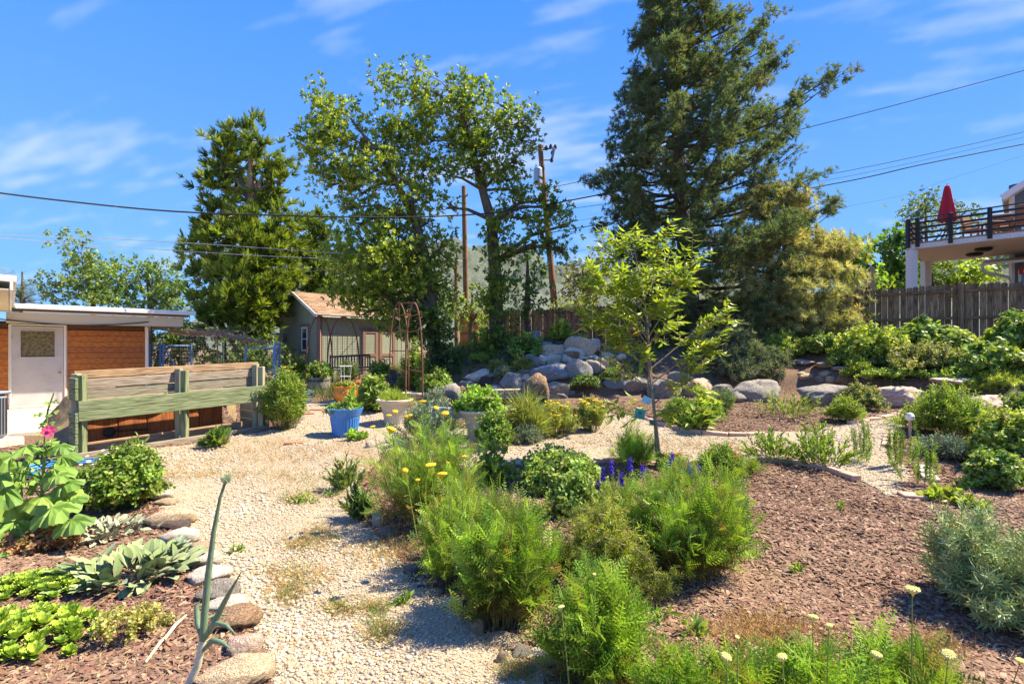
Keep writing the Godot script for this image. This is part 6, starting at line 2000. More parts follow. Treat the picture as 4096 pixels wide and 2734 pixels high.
	# leafy trees beyond the garage
	tree({"n": "leafy_tree", "label": "feathery light green tree beyond the garage roof", "trunk": [[380, 1400, 24.0, 0.14], [370, 1200, 24.0, 0.1], [330, 1050, 24.0, 0.05]], "mesh": "broad", "size": 1.3, "dens": 170.0, "knot": 0.2, "c0": Color(0.06, 0.105, 0.025), "c1": Color(0.2, 0.27, 0.06), "twigs": 9,
		"blobs": [[255, 980, 32, 40, 24.0], [330, 985, 38, 42, 24.2], [290, 1050, 65, 45, 24.0], [370, 1050, 55, 50, 24.0], [250, 1110, 60, 40, 24.0], [340, 1120, 80, 50, 23.8], [420, 1110, 60, 55, 24.0], [210, 1165, 50, 32, 24.0], [310, 1185, 90, 40, 23.8], [420, 1190, 80, 45, 23.8]]})
	tree({"n": "leafy_tree", "label": "rounder light green tree between garage roof and cedar", "trunk": [[600, 1420, 22.5, 0.15], [600, 1220, 22.5, 0.11], [590, 1110, 22.5, 0.06]], "mesh": "broad", "size": 1.3, "dens": 180.0, "knot": 0.2, "c0": Color(0.05, 0.095, 0.02), "c1": Color(0.19, 0.26, 0.05), "twigs": 9,
		"blobs": [[500, 1060, 40, 35, 22.5], [570, 1070, 40, 35, 22.6], [640, 1080, 50, 40, 22.5], [500, 1120, 65, 50, 22.4], [580, 1130, 70, 50, 22.2], [660, 1130, 60, 50, 22.5], [700, 1180, 55, 60, 22.3], [520, 1190, 80, 50, 22.2], [620, 1200, 80, 50, 22.0], [700, 1250, 60, 50, 22.0], [730, 1300, 60, 50, 21.5], [760, 1340, 60, 40, 21.0], [700, 1350, 55, 40, 20.5]]})
	tree({"n": "pine_tree", "label": "sparse pine top beyond the far corner of the garage roof", "trunk": [[85, 1400, 26.0, 0.15], [88, 1200, 26.0, 0.1], [88, 1085, 26.0, 0.02]], "mesh": "pine", "size": 1.7, "dens": 60.0, "knot": 0.16, "c0": Color(0.03, 0.055, 0.02), "c1": Color(0.12, 0.14, 0.05), "mat": "needle",
		"blobs": [[88, 1095, 20, 24, 26.0], [30, 1125, 40, 20, 26.0], [95, 1145, 42, 22, 26.0], [140, 1175, 42, 22, 26.0], [45, 1175, 55, 25, 26.0], [110, 1205, 70, 24, 26.0], [10, 1160, 30, 20, 26.0]]})
	# golden juniper before the big one, and its low blue neighbour
	tree({"n": "juniper_tree", "label": "golden olive juniper spilling over the back fence", "trunk": [[3160, 1440, 17.1, 0.2], [3170, 1200, 17.1, 0.16], [3190, 950, 17.1, 0.1], [3120, 800, 17.1, 0.04]], "mesh": "juniper", "dens": 400.0, "knot": 0.2, "c0": Color(0.135, 0.145, 0.06), "c1": Color(0.37, 0.345, 0.155), "mat": "needle", "twigs": 8,
		"blobs": [[3070, 780, 75, 50, 17.1], [3140, 830, 80, 65, 16.9], [3040, 870, 75, 65, 17.2], [3210, 900, 85, 70, 16.8], [3120, 940, 90, 70, 16.6], [3290, 960, 80, 70, 17.0], [3040, 990, 75, 70, 16.8], [3190, 1020, 95, 75, 16.4], [3360, 1010, 60, 70, 17.1], [3100, 1080, 95, 75, 16.4], [3270, 1090, 95, 75, 16.4], [3380, 1100, 60, 70, 16.9], [3030, 1150, 85, 75, 16.5], [3180, 1170, 95, 70, 16.2], [3310, 1190, 85, 70, 16.4], [3400, 1220, 50, 55, 16.6], [3090, 1240, 95, 55, 16.3], [3230, 1270, 95, 50, 16.1], [3350, 1280, 75, 40, 16.3], [2960, 1240, 70, 60, 16.9], [3440, 1250, 32, 30, 16.5], [2990, 1310, 80, 40, 16.7], [3140, 1320, 80, 30, 16.5], [3040, 1360, 80, 40, 16.6], [3180, 1370, 90, 40, 16.4], [3310, 1350, 80, 40, 16.4], [2900, 1280, 60, 60, 16.9]]})
	tree({"n": "low_juniper", "label": "low blue green juniper sprawling on the bank under the big one", "trunk": [[2900, 1500, 14.6, 0.06], [2910, 1430, 14.6, 0.05], [2930, 1370, 14.6, 0.03]], "mesh": "juniper", "size": 0.8, "dens": 520.0, "knot": 0.14, "c0": Color(0.03, 0.055, 0.045), "c1": Color(0.14, 0.16, 0.09), "mat": "needle", "twigs": 5,
		"blobs": [[2830, 1370, 60, 40, 14.8], [2900, 1340, 55, 40, 15.0], [2960, 1380, 70, 45, 14.7], [2890, 1420, 70, 45, 14.5], [3020, 1420, 70, 45, 14.6], [2960, 1460, 70, 40, 14.3], [3070, 1470, 55, 40, 14.4], [2860, 1470, 45, 35, 14.4], [3110, 1440, 40, 40, 14.6], [3020, 1500, 45, 25, 14.2]]})
	big_juniper()
	# undergrowth below the cedar
	tree({"n": "privet_hedge", "label": "dark privet hedge behind the blue gates below the cedar", "trunk": [[900, 1500, 19.0, 0.08], [900, 1420, 19.0, 0.06], [900, 1350, 19.0, 0.03]], "mesh": "broad", "size": 1.2, "dens": 200.0, "c0": Color(0.025, 0.05, 0.012), "c1": Color(0.11, 0.16, 0.03), "twigs": 3,
		"blobs": [[640, 1400, 60, 55, 19.0], [720, 1400, 70, 60, 18.6], [810, 1390, 75, 70, 18.8], [900, 1390, 80, 70, 18.6], [990, 1390, 80, 70, 18.8], [1070, 1400, 70, 65, 18.6], [690, 1470, 70, 40, 18.4], [800, 1470, 80, 40, 18.4], [920, 1470, 80, 40, 18.4], [1040, 1470, 80, 40, 18.4], [1120, 1430, 50, 60, 18.8]]})
	# trees on the far side of the fence
	var far := [
		["maple_tree", "bright green maple between juniper and deck", [3450, 1300, 26.0], [[3400, 1010, 50, 60], [3440, 1060, 60, 60], [3400, 1120, 60, 50], [3480, 1120, 50, 50], [3350, 1050, 50, 50]], Color(0.07, 0.14, 0.015), Color(0.22, 0.34, 0.04)],
		["maple_tree", "deep green maple behind the basketball hoop", [3570, 1300, 28.0], [[3560, 940, 40, 45], [3600, 990, 50, 55], [3530, 1000, 50, 50], [3560, 1060, 70, 55], [3620, 1080, 60, 60], [3530, 1120, 60, 45], [3610, 1130, 50, 40]], Color(0.035, 0.08, 0.012), Color(0.13, 0.22, 0.035)],
		["locust_tree", "airy dark locust behind the red parasol", [3720, 1300, 34.0], [[3700, 790, 50, 26], [3650, 830, 50, 26], [3730, 840, 50, 26], [3640, 880, 50, 30], [3710, 900, 60, 30], [3790, 900, 45, 26], [3870, 840, 40, 24], [3860, 900, 50, 26]], Color(0.03, 0.06, 0.015), Color(0.14, 0.18, 0.05)],
		["shade_tree", "leafy green tree standing beyond the deck's white post", [3760, 1350, 30.0], [[3720, 1060, 50, 45], [3790, 1070, 60, 45], [3700, 1110, 50, 40], [3770, 1120, 60, 40], [3850, 1080, 50, 50]], Color(0.045, 0.085, 0.015), Color(0.17, 0.22, 0.04)],
		["young_maple", "lime green sapling beneath the deck edge", [3870, 1350, 29.0], [[3870, 1090, 36, 40], [3910, 1110, 40, 30], [3850, 1130, 50, 30], [3930, 1130, 30, 26]], Color(0.1, 0.17, 0.015), Color(0.3, 0.38, 0.04)],
		["olive_tree", "dusty olive green tree behind the fence left of the young tree".replace(" left of", " beside"), [2350, 1330, 27.0], [[2330, 1060, 60, 50], [2310, 1130, 60, 60], [2370, 1120, 60, 60], [2300, 1190, 50, 40], [2360, 1190, 60, 40], [2400, 1050, 50, 50]], Color(0.05, 0.065, 0.025), Color(0.16, 0.16, 0.06)],
		["laurel_tree", "dark glossy column of foliage behind the ivy clad oak", [2110, 1350, 20.0], [[2110, 1040, 38, 50], [2120, 1120, 50, 60], [2100, 1190, 55, 50], [2140, 1220, 50, 45]], Color(0.02, 0.055, 0.015), Color(0.07, 0.14, 0.035)],
		["sumac_tree", "pale green shrubby tree between the poles", [1880, 1400, 24.0], [[1890, 1180, 40, 45], [1920, 1240, 55, 45], [1850, 1250, 50, 45], [1900, 1290, 60, 35]], Color(0.09, 0.14, 0.03), Color(0.24, 0.29, 0.07)],
		["hedge_tree", "mid green tree behind the shed's far end", [1640, 1400, 27.0], [[1560, 1150, 70, 60], [1640, 1120, 70, 60], [1600, 1220, 90, 50], [1700, 1230, 60, 50], [1780, 1180, 60, 60], [1500, 1230, 60, 50]], Color(0.04, 0.085, 0.015), Color(0.17, 0.22, 0.04)],
		["hedge_tree", "olive bush rising behind the fence beside the pole", [2250, 1350, 24.0], [[2290, 1240, 50, 35], [2340, 1230, 50, 40], [2250, 1260, 40, 30]], Color(0.06, 0.09, 0.02), Color(0.2, 0.22, 0.06)],
		["hedge_tree", "leafy tree behind the neighbour's deck corner", [4010, 1300, 33.0], [[3950, 1050, 50, 30], [4000, 1040, 40, 30], [3960, 1100, 40, 30]], Color(0.045, 0.085, 0.018), Color(0.16, 0.21, 0.04)]]
	for q in far:
		var bl := []
		for b in q[3]:
			bl.append([b[0], b[1], b[2], b[3], q[2][2] + r(-0.5, 0.5)])
		var mid: Array = q[3][0]
		tree({"n": q[0], "label": q[1], "trunk": [[q[2][0], q[2][1] + 60, q[2][2], 0.16], [lerpf(q[2][0], mid[0], 0.5), lerpf(q[2][1], mid[1], 0.5), q[2][2], 0.12], [mid[0], mid[1], q[2][2], 0.04]], "foot_y": 0.7, "mesh": "maple" if q[0].begins_with("maple") or q[0].begins_with("young") else "broad", "size": 1.5, "dens": 120.0, "knot": 0.28, "c0": q[4], "c1": q[5], "blobs": bl, "twigs": 4})
	young_tree()

func table(t: Array, y: float) -> float:
	for k in range(1, t.size()):
		if y <= t[k][0]:
			return lerpf(t[k - 1][1], t[k][1], clampf((y - t[k - 1][0]) / float(t[k][0] - t[k - 1][0]), 0.0, 1.0))
	return t[-1][1]

func big_juniper() -> void:
	var D := 18.3
	var foot := at(2785, 1420, D)
	foot.y = H(foot.x, D) - 0.1
	var o := thing("juniper_tree", "towering dark juniper with bare inner limbs and sky gaps", "tree", "", foot)
	var tx := [[-420, 2722], [0, 2715], [500, 2705], [1000, 2740], [1420, 2785]]
	var tp := []
	var tr := []
	for y in [1420, 1250, 1050, 850, 650, 450, 250, 50, -150, -300]:
		tp.append(at(table(tx, y), y, D) - foot)
		tr.append(lerpf(0.04, 0.34, (y + 300.0) / 1720.0))
	tp[0] = Vector3.ZERO
	part("trunk", tube_mesh(tp, tr, 10), M.bark, o)
	# how far the limbs reach to either side of the trunk, in pixels
	var lt := [[-330, 20], [-150, 110], [0, 165], [120, 170], [190, 245], [260, 200], [350, 215], [430, 210], [470, 330], [560, 320], [640, 300], [780, 400], [860, 360], [950, 320], [1050, 300], [1150, 260], [1300, 200], [1400, 90]]
	var rt := [[-330, 20], [-150, 180], [0, 300], [110, 360], [200, 490], [270, 440], [360, 420], [450, 640], [520, 560], [600, 560], [700, 590], [800, 560], [900, 560], [1000, 620], [1100, 620], [1200, 560], [1320, 440], [1400, 150]]
	var mb := MB.new()
	var s := Sow.new()
	var turn := 0.0
	var y := 1310.0
	while y > -300.0:
		for j in 5:
			turn += 2.4 + r(-0.25, 0.25)
			var a := turn
			var ca := cos(a)
			var sa := sin(a)
			var yy := y + r(-25, 25)
			var side: float = table(rt if ca > 0.0 else lt, yy - 40.0)
			var dep := (table(rt, yy) + table(lt, yy)) * 0.42
			var reach := sqrt(pow(ca * side, 2.0) + pow(sa * dep, 2.0)) * r(0.72, 1.06)
			var L := reach / F * D
			var b := at(table(tx, yy), yy + 40.0, D) - foot
			var dir := Vector3(ca, 0, sa)
			var pts := []
			var rad := []
			var wig := r(-0.4, 0.4)
			for k in 6:
				var t := k / 5.0
				pts.append(b + dir * L * t + Vector3(-sa, 0, ca) * L * 0.12 * sin(t * 3.0) * wig + Vector3(0, L * (0.22 * t - 0.10 * sin(PI * t) + 0.06 * t * t), 0) * r(0.9, 1.1))
				rad.append(lerpf(0.05 + 0.02 * L / 4.0, 0.008, t))
			mb.tube(pts, rad, 5, false)
			# side shoots, tufted from their middle outwards
			var shoots := int(4 + L * 4.2)
			for k in shoots:
				var t := pow(r(0.04, 1.0), 0.6)
				if t < 0.38 and r(0, 1) < 0.72:
					continue
				var i := mini(4, int(t * 5.0))
				var p: Vector3 = pts[i].lerp(pts[i + 1], t * 5.0 - i)
				var d2 := (dir * 0.5 + rdir() * 0.9 + Vector3(0, 0.25, 0)).normalized()
				var l2 := r(0.25, 0.65) * (1.15 - 0.4 * t)
				var e := p + d2 * l2
				mb.tube([p, p.lerp(e, 0.5) + rdir() * 0.04, e], [0.011, 0.008, 0.004], 3, false)
				var warm := r(0, 1)
				for q in 9:
					var u := r(0.25, 1.1)
					var pp := p.lerp(e, u) + Vector3(rng.randfn(0, 1), rng.randfn(0, 0.7), rng.randfn(0, 1)) * 0.11
					var c := mixc(Color(0.08, 0.135, 0.06), Color(0.22, 0.29, 0.12), r(0, 1), 0.2)
					if warm > 0.86:
						c = mixc(c, Color(0.16, 0.12, 0.05), r(0.2, 0.7))
					s.put(aim(d2 * 0.7 + rdir() * 0.9 + Vector3(0, 0.3, 0), r(0, 6)) * r(0.5, 0.95), pp, c)
		y -= 37.0
	part("branches", mb.done(), M.bark, o)
	sown("crown", s, G.juniper, M.needle, o)

func young_tree() -> void:
	var foot := gp(2632, 1872)
	var D := -foot.z
	var o := thing("young_tree", "slender young tree with long drooping lime leaves in the bark bed", "tree", "", foot)
	var ax := [[2632, 1872], [2622, 1700], [2610, 1560], [2598, 1420], [2588, 1280], [2566, 1130], [2540, 1010], [2520, 930]]
	var tp := []
	var tr := []
	for k in ax.size():
		tp.append(at(ax[k][0], ax[k][1], D) - foot)
		tr.append(lerpf(0.025, 0.005, k / 7.0))
	part("trunk", tube_mesh(tp, tr, 8), M.bark_light, o)
	# limbs: [start on the trunk 0..7, tip px, tip py, depth offset]
	var limbs := [[1.2, 2480, 1640, 0.25], [2.0, 2440, 1450, 0.3], [1.6, 2850, 1430, -0.2], [2.6, 2930, 1230, 0.25], [2.2, 2900, 1330, -0.3], [3.0, 2330, 1190, 0.2], [3.2, 2390, 1100, -0.4], [3.6, 2340, 1280, -0.1], [3.5, 2740, 1130, 0.4], [4.0, 2780, 970, -0.1], [4.2, 2420, 1000, 0.35], [4.6, 2680, 960, 0.3], [5.0, 2400, 920, -0.1], [5.2, 2650, 890, -0.25], [5.6, 2460, 900, 0.15], [6.0, 2560, 880, 0.0], [4.4, 2480, 1060, -0.5], [3.8, 2640, 1200, -0.5], [3.4, 2520, 1260, 0.5], [2.8, 2560, 1380, -0.4], [4.8, 2580, 1010, 0.5], [3.1, 2430, 1300, -0.35], [4.1, 2500, 1180, 0.45], [5.0, 2720, 1050, -0.3], [2.4, 2790, 1560, 0.2], [1.4, 2700, 1640, -0.15], [3.3, 2680, 1290, 0.2], [3.9, 2370, 1060, 0.1], [4.5, 2560, 1120, -0.55], [3.6, 2460, 1160, 0.55], [2.5, 2460, 1360, 0.1]]
	var mb := MB.new()
	var s := Sow.new()
	for q in limbs:
		var i := int(q[0])
		var a: Vector3 = tp[i].lerp(tp[i + 1], q[0] - i)
		var e := at(q[1], q[2] + (70 if q[2] < 1070 else 0), D + q[3]) - foot
		var L := (e - a).length()
		var m1 := a.lerp(e, 0.33) + Vector3(0, L * 0.02, 0)
		var m2 := a.lerp(e, 0.7) + Vector3(0, L * 0.05, 0)
		mb.tube([a, m1, m2, e], [0.011, 0.008, 0.005, 0.002], 5, false)
		var twigs := []
		twigs.append([m1, e])
		for k in int(4 + L * 7.0):
			var t := r(0.3, 1.0)
			var p := a.lerp(e, t) + Vector3(0, L * 0.04, 0)
			var d := ((e - a).normalized() * 0.8 + rdir() * 0.8 + Vector3(0, 0.1, 0)).normalized()
			var l2 := r(0.15, 0.38)
			mb.tube([p, p + d * l2 * 0.6 + Vector3(0, 0.02, 0), p + d * l2], [0.004, 0.003, 0.0015], 4, false)
			twigs.append([p, p + d * l2])
		for tw in twigs:
			var v: Vector3 = tw[1] - tw[0]
			var n := maxi(5, int(v.length() / 0.025))
			for k in n:
				var t := (k + 0.5) / n
				var p: Vector3 = tw[0] + v * t
				var side := v.cross(Vector3.UP).normalized() * (1.0 if k % 2 else -1.0)
				var d := side * 0.65 + v.normalized() * 0.5 + Vector3(0, r(-0.85, -0.1), 0) + rdir() * 0.25
				var c := mixc(Color(0.2, 0.31, 0.025), Color(0.42, 0.52, 0.06), r(0, 1), 0.12)
				if r(0, 1) < 0.015:
					c = Color(0.4, 0.14, 0.02)
				s.put(aim(d, r(-0.5, 0.5)) * r(0.7, 1.2), p, c)
	part("branches", mb.done(), M.bark_light, o)
	sown("crown", s, G.lance, M.leaf_gloss, o)
	# stake, ties and the nursery tags
	var sk := thing("tree_stake", "thin wooden stake tied to the young tree with green tape", "stake")
	var a := foot + Vector3(0.045, 0, 0.02)
	part("shaft", tube_mesh([a, at(2585, 1380, D - 0.03)], [0.016, 0.013], 6), M.bark_light, sk)
	for y in [1560, 1690, 1300]:
		var c := at(2612 if y > 1400 else 2592, y, D)
		part("tie", tube_mesh([c + Vector3(0, -0.025, 0), c + Vector3(0, 0.025, 0)], [0.042, 0.042], 10), M.teal_dark, sk)
	var tg := thing("plant_tag", "teal nursery tag hanging from the young tree", "tag", "", at(2560, 1655, D - 0.1))
	var tb := Basis(Vector3.BACK, -0.22) * Basis(Vector3.UP, 0.15)
	part("card", box_mesh(Vector3(0.145, 0.13, 0.004), 0.0), M.teal_tag, tg, Transform3D(tb, Vector3.ZERO))
	part("print", box_mesh(Vector3(0.05, 0.035, 0.002), 0.0), M.teal_dark, tg, Transform3D(tb, tb * Vector3(0.0, 0.015, 0.004)))
	for k in 3:
		part("print", box_mesh(Vector3(0.1, 0.004, 0.002), 0.0), M.teal_dark, tg, Transform3D(tb, tb * Vector3(0.0, -0.02 - 0.014 * k, 0.004)))
	part("string", tube_mesh([Vector3(0.03, 0.07, 0), Vector3(0.12, 0.18, 0.02)], [0.002, 0.002], 4), M.teal_dark, tg)
	tg = thing("plant_tag", "pale blue nursery tag turned edgewise on the young tree", "tag", "", at(2588, 1600, D - 0.06))
	part("card", box_mesh(Vector3(0.12, 0.09, 0.004), 0.0), M.pale_tag, tg, Transform3D(Basis(Vector3.BACK, -0.45) * Basis(Vector3.UP, -0.3), Vector3.ZERO))
	part("string", tube_mesh([Vector3(0.02, 0.04, 0), Vector3(0.06, 0.12, 0.0)], [0.002, 0.002], 4), M.teal_dark, tg)

# ---------------------------------------------------------------- plants near the camera
func yarrow(x0: float, x1: float, y0: float, y1: float, label: String, stems := 90, leaves := 11, size := 1.0) -> Node3D:
	var c0 := Color(0.08, 0.165, 0.018)
	var c1 := Color(0.24, 0.36, 0.045)
	return px_clump({"n": "yarrow_plant", "label": label, "x0": x0, "x1": x1, "y0": y0, "y1": y1, "stems": int(stems * 0.95), "leaves": leaves + 1, "wild": 0.42, "mesh": "fern", "size": size * 0.95, "c0": c0, "c1": c1, "t0": 0.1, "out": 0.75, "rise": 0.3, "foot": 0.55, "dome": 0.28, "stem_c": Color(0.2, 0.17, 0.05), "dry": Color(0.26, 0.19, 0.06), "thick": 0.0032})

func loose_heads(root: Node3D, spots: Array, d: float, size: float, m: Material) -> void:
	# single flower heads on their own stalks; spots in pixels at distance d, stalks rise from the plant
	var st := Sow.new()
	for q in spots:
		var p := at(q[0], q[1], -root.position.z + r(-0.3, -0.05)) - root.position
		var low := Vector3(p.x * 0.75, maxf(0.05, p.y - 0.55), p.z * 0.75)
		var v := p - low
		var b := aim(v, 0.0)
		st.put(Basis(b.x * 0.0038, b.y * v.length(), b.z * 0.0038), low, Color(0.17, 0.25, 0.05))
		part("flower_head", G.yarrow_head, m, root, Transform3D(aim(Vector3(r(-0.35, 0.35), 1, r(-0.2, 0.4)), r(0, 6)) * Basis.from_scale(Vector3(1, r(0.8, 1.7), r(0.8, 1.1))) * (size * 0.68 * r(0.75, 1.15) * (q[3] if q.size() > 3 else 1.0)), p))
		for k in 5:
			pass
	sown("flower_stems", st, G.stem, M.leaf_matte, root)

func make_near_plants() -> void:
	# yarrow along the path
	var y := yarrow(1490, 1930, 1690, 2135, "tall feathery yarrow clump behind the cream planter's gravel", 150, 12)
	loose_heads(y, [[1565, 1715, 6.2, 1.5], [1490, 1705, 6.4], [1555, 1660, 6.6], [1580, 1645, 6.6], [1690, 1605, 6.8], [1745, 1630, 6.8], [1780, 1652, 6.8, 1.3], [1630, 1665, 6.5], [1640, 1660, 6.6]], 6.5, 0.85, M.yellow)
	y = yarrow(1660, 2010, 1960, 2340, "yarrow clump with two broad yellow heads beside the gravel path", 130, 12)
	loose_heads(y, [[1722, 1858, 4.5, 1.45], [1768, 1894, 4.4, 1.2], [1620, 1880, 4.7, 0.7], [1670, 1918, 4.5, 0.6], [1855, 1824, 4.7, 0.75], [1792, 1850, 4.8, 0.4]], 4.5, 0.85, M.yellow)
	yarrow(1850, 2200, 1965, 2540, "big yarrow mound at the corner of the gravel path", 170, 13)
	yarrow(2500, 2990, 1855, 2345, "dark green bushy yarrow mound rising from the bark mulch", 210, 13)
	y = yarrow(2225, 2560, 2290, 2800, "light green yarrow plant at the bed's near corner", 130, 13)
	loose_heads(y, [[2245, 2425, 2.75, 0.5], [2378, 2295, 2.9, 0.35]], 2.7, 0.8, M.lemon)
	y = yarrow(2560, 2800, 2600, 2980, "low yarrow tuft between the bark mulch and the corner plant", 42, 11)
	y = yarrow(2850, 3070, 2640, 2980, "dark crinkled yarrow with a pale green bud head", 42, 11)
	loose_heads(y, [[2905, 2625, 2.55, 0.75], [2950, 2545, 2.6, 0.3]], 2.5, 0.85, M.lemon)
	y = yarrow(3130, 3400, 2610, 3000, "yarrow plant sending up two pale yellow heads over the mulch", 48, 11)
	loose_heads(y, [[3252, 2465, 2.6, 1.0], [3316, 2500, 2.65, 0.55], [3128, 2625, 2.5, 0.75]], 2.6, 0.8, M.lemon)
	y = yarrow(3480, 3800, 2580, 3000, "yarrow plant with one tall leaning pale head over the mulch", 46, 11)
	loose_heads(y, [[3650, 2355, 2.6, 1.1], [3508, 2615, 2.5, 0.8], [3795, 2615, 2.5, 0.8], [4085, 2640, 2.5, 0.6]], 2.6, 0.8, M.lemon)
	# grey green lavender-like tuft above the first clump
	px_clump({"n": "lavender_plant", "label": "blue grey lavender tuft behind the tall yarrow", "x0": 1590, "x1": 1830, "y0": 1600, "y1": 1790, "stems": 120, "leaves": 9, "mesh": "lances", "size": 0.8, "c0": Color(0.06, 0.1, 0.06), "c1": Color(0.16, 0.22, 0.13), "out": 0.5, "rise": 0.7, "foot": 0.5, "mat": "leaf_soft"})
	# spreading yellow green desert shrub
	var sh := px_clump({"n": "desert_shrub", "label": "airy yellow green shrub with arching twigs between the yarrows", "x0": 2230, "x1": 2590, "y0": 2020, "y1": 2370, "stems": 120, "leaves": 16, "mesh": "fine", "size": 0.9, "c0": Color(0.1, 0.13, 0.02), "c1": Color(0.27, 0.3, 0.05), "out": 0.7, "rise": 0.15, "foot": 0.2, "t0": 0.25, "dome": 0.6, "stem_c": Color(0.2, 0.15, 0.06), "thick": 0.004})
	var arc := MB.new()
	var leafs := Sow.new()
	for q in [[[2540, 2190], [2600, 2240], [2640, 2330], [2700, 2300]], [[2480, 2280], [2560, 2330], [2640, 2380], [2680, 2350]], [[2420, 2060], [2330, 2040], [2240, 2090], [2210, 2150]], [[2500, 2180], [2420, 2150], [2330, 2200], [2290, 2260]]]:
		var pts := []
		for e in q:
			pts.append(at(e[0], e[1], -sh.position.z - 0.25) - sh.position)
		arc.tube(pts, [0.005, 0.004, 0.003, 0.002], 5, false)
		for k in 60:
			var t := r(0.3, 2.95)
			var i := int(t)
			leafs.put(aim(rdir() + Vector3(0, 0.3, 0), r(0, 6)) * r(0.3, 0.6), pts[i].lerp(pts[mini(i + 1, 3)], t - i), mixc(Color(0.14, 0.19, 0.025), Color(0.3, 0.33, 0.06), r(0, 1)))
	part("arching_twigs", arc.done(), M.bark_light, sh)
	sown("twig_leaves", leafs, G.fine, M.leaf, sh)
	# larkspur spires
	var lk := px_clump({"n": "larkspur_plant", "label": "violet larkspur spires rising behind the dark yarrow mound", "x0": 2360, "x1": 2620, "y0": 1900, "y1": 2080, "stems": 60, "leaves": 7, "mesh": "fine", "size": 0.8, "c0": Color(0.07, 0.12, 0.025), "c1": Color(0.2, 0.26, 0.05), "out": 0.6, "foot": 0.8, "t0": 0.1})
	var spots := []
	for q in [[2412, 1905], [2392, 1960], [2485, 1925], [2446, 1875], [2520, 1865], [2570, 1895], [2580, 1905], [2425, 2020]]:
		spots.append(at(q[0], q[1] + 15, -lk.position.z - 0.1) - lk.position)
	spikes(lk, spots, 0.13, Color(0.06, 0.025, 0.42), Color(0.16, 0.06, 0.6), 22, 1.0)
	lk = px_clump({"n": "larkspur_plant", "label": "violet larkspur beside orange flowers behind the young tree's stem", "x0": 2660, "x1": 2800, "y0": 1830, "y1": 1960, "stems": 40, "leaves": 7, "mesh": "fine", "size": 0.8, "c0": Color(0.07, 0.12, 0.025), "c1": Color(0.2, 0.26, 0.05), "out": 0.6, "foot": 0.8, "t0": 0.1})
	spots = []
	for q in [[2755, 1870], [2762, 1890], [2690, 1830], [2680, 1850], [2725, 1875], [2795, 1880]]:
		spots.append(at(q[0], q[1] + 12, -lk.position.z - 0.1) - lk.position)
	spikes(lk, spots, 0.1, Color(0.07, 0.035, 0.42), Color(0.16, 0.08, 0.6), 16, 1.0)
	var bf := px_clump({"n": "flower_clump", "label": "orange red blanket flowers near the larkspur", "x0": 2640, "x1": 2730, "y0": 1810, "y1": 1890, "stems": 40, "leaves": 5, "mesh": "lances", "size": 0.7, "c0": Color(0.07, 0.12, 0.03), "c1": Color(0.2, 0.26, 0.07), "foot": 0.7})
	heads(bf, G.tips, 16, "daisy", M.petal_orange, 0.9, 0.05, "flower")
	# bushes behind the yarrow bed
	px_clump({"n": "catmint_bush", "label": "low round bush of pale green leaves behind the bark patch", "x0": 2085, "x1": 2390, "y0": 1795, "y1": 1975, "stems": 170, "leaves": 9, "mesh": "broad", "size": 0.55, "c0": Color(0.07, 0.13, 0.025), "c1": Color(0.25, 0.34, 0.08), "out": 0.9, "foot": 0.5, "dome": 0.5})
	px_clump({"n": "catmint_bush", "label": "small dark leafed bush in front of the pale round bush", "x0": 2190, "x1": 2400, "y0": 1900, "y1": 2070, "stems": 90, "leaves": 9, "mesh": "broad", "size": 0.5, "c0": Color(0.05, 0.1, 0.02), "c1": Color(0.19, 0.27, 0.06), "out": 0.9, "foot": 0.5, "dome": 0.5})
	px_clump({"n": "tansy_plant", "label": "bright yellow green tansy bush beside the young tree's stem", "x0": 2465, "x1": 2615, "y0": 1690, "y1": 1870, "stems": 100, "leaves": 10, "mesh": "fern", "size": 0.75, "c0": Color(0.1, 0.19, 0.02), "c1": Color(0.28, 0.42, 0.05), "foot": 0.5, "t0": 0.12})
	var rb := px_clump({"n": "shrub", "label": "small dense green shrub with a few red flowers by the mulch", "x0": 2805, "x1": 2965, "y0": 1785, "y1": 1910, "stems": 130, "leaves": 8, "mesh": "lances", "size": 0.75, "c0": Color(0.05, 0.1, 0.018), "c1": Color(0.18, 0.27, 0.05), "foot": 0.4})
	for q in [[2945, 1798], [2945, 1825], [2925, 1785]]:
		part("flower", G.daisy, M.petal_red, rb, Transform3D(Basis.from_scale(Vector3.ONE * 1.1), at(q[0], q[1], -rb.position.z - 0.3) - rb.position))
	# hollyhock seedling climbing beside the round pot
	px_clump({"n": "mallow_plant", "label": "leafy mallow stem against the yarrow beside the cream planter", "x0": 1900, "x1": 2050, "y0": 1720, "y1": 1950, "stems": 26, "leaves": 9, "mesh": "mallow", "size": 0.45, "c0": Color(0.07, 0.14, 0.02), "c1": Color(0.2, 0.32, 0.05), "foot": 0.4, "out": 1.0, "t0": 0.05})
	# mint by the cream planter
	px_clump({"n": "mint_plant", "label": "spreading mint foliage at the foot of the pond planter", "x0": 1900, "x1": 2045, "y0": 1640, "y1": 1800, "stems": 90, "leaves": 9, "mesh": "broad", "size": 0.45, "c0": Color(0.06, 0.12, 0.02), "c1": Color(0.2, 0.3, 0.05), "foot": 0.6})
	# penstemons at the path's edge
	px_clump({"n": "penstemon_plant", "label": "dark green upright herb on the gravel before the yarrow", "x0": 1310, "x1": 1450, "y0": 1815, "y1": 1965, "stems": 34, "leaves": 13, "mesh": "lance", "size": 0.65, "c0": Color(0.05, 0.09, 0.03), "c1": Color(0.15, 0.22, 0.06), "foot": 0.4, "out": 0.6, "rise": 0.6, "t0": 0.05})
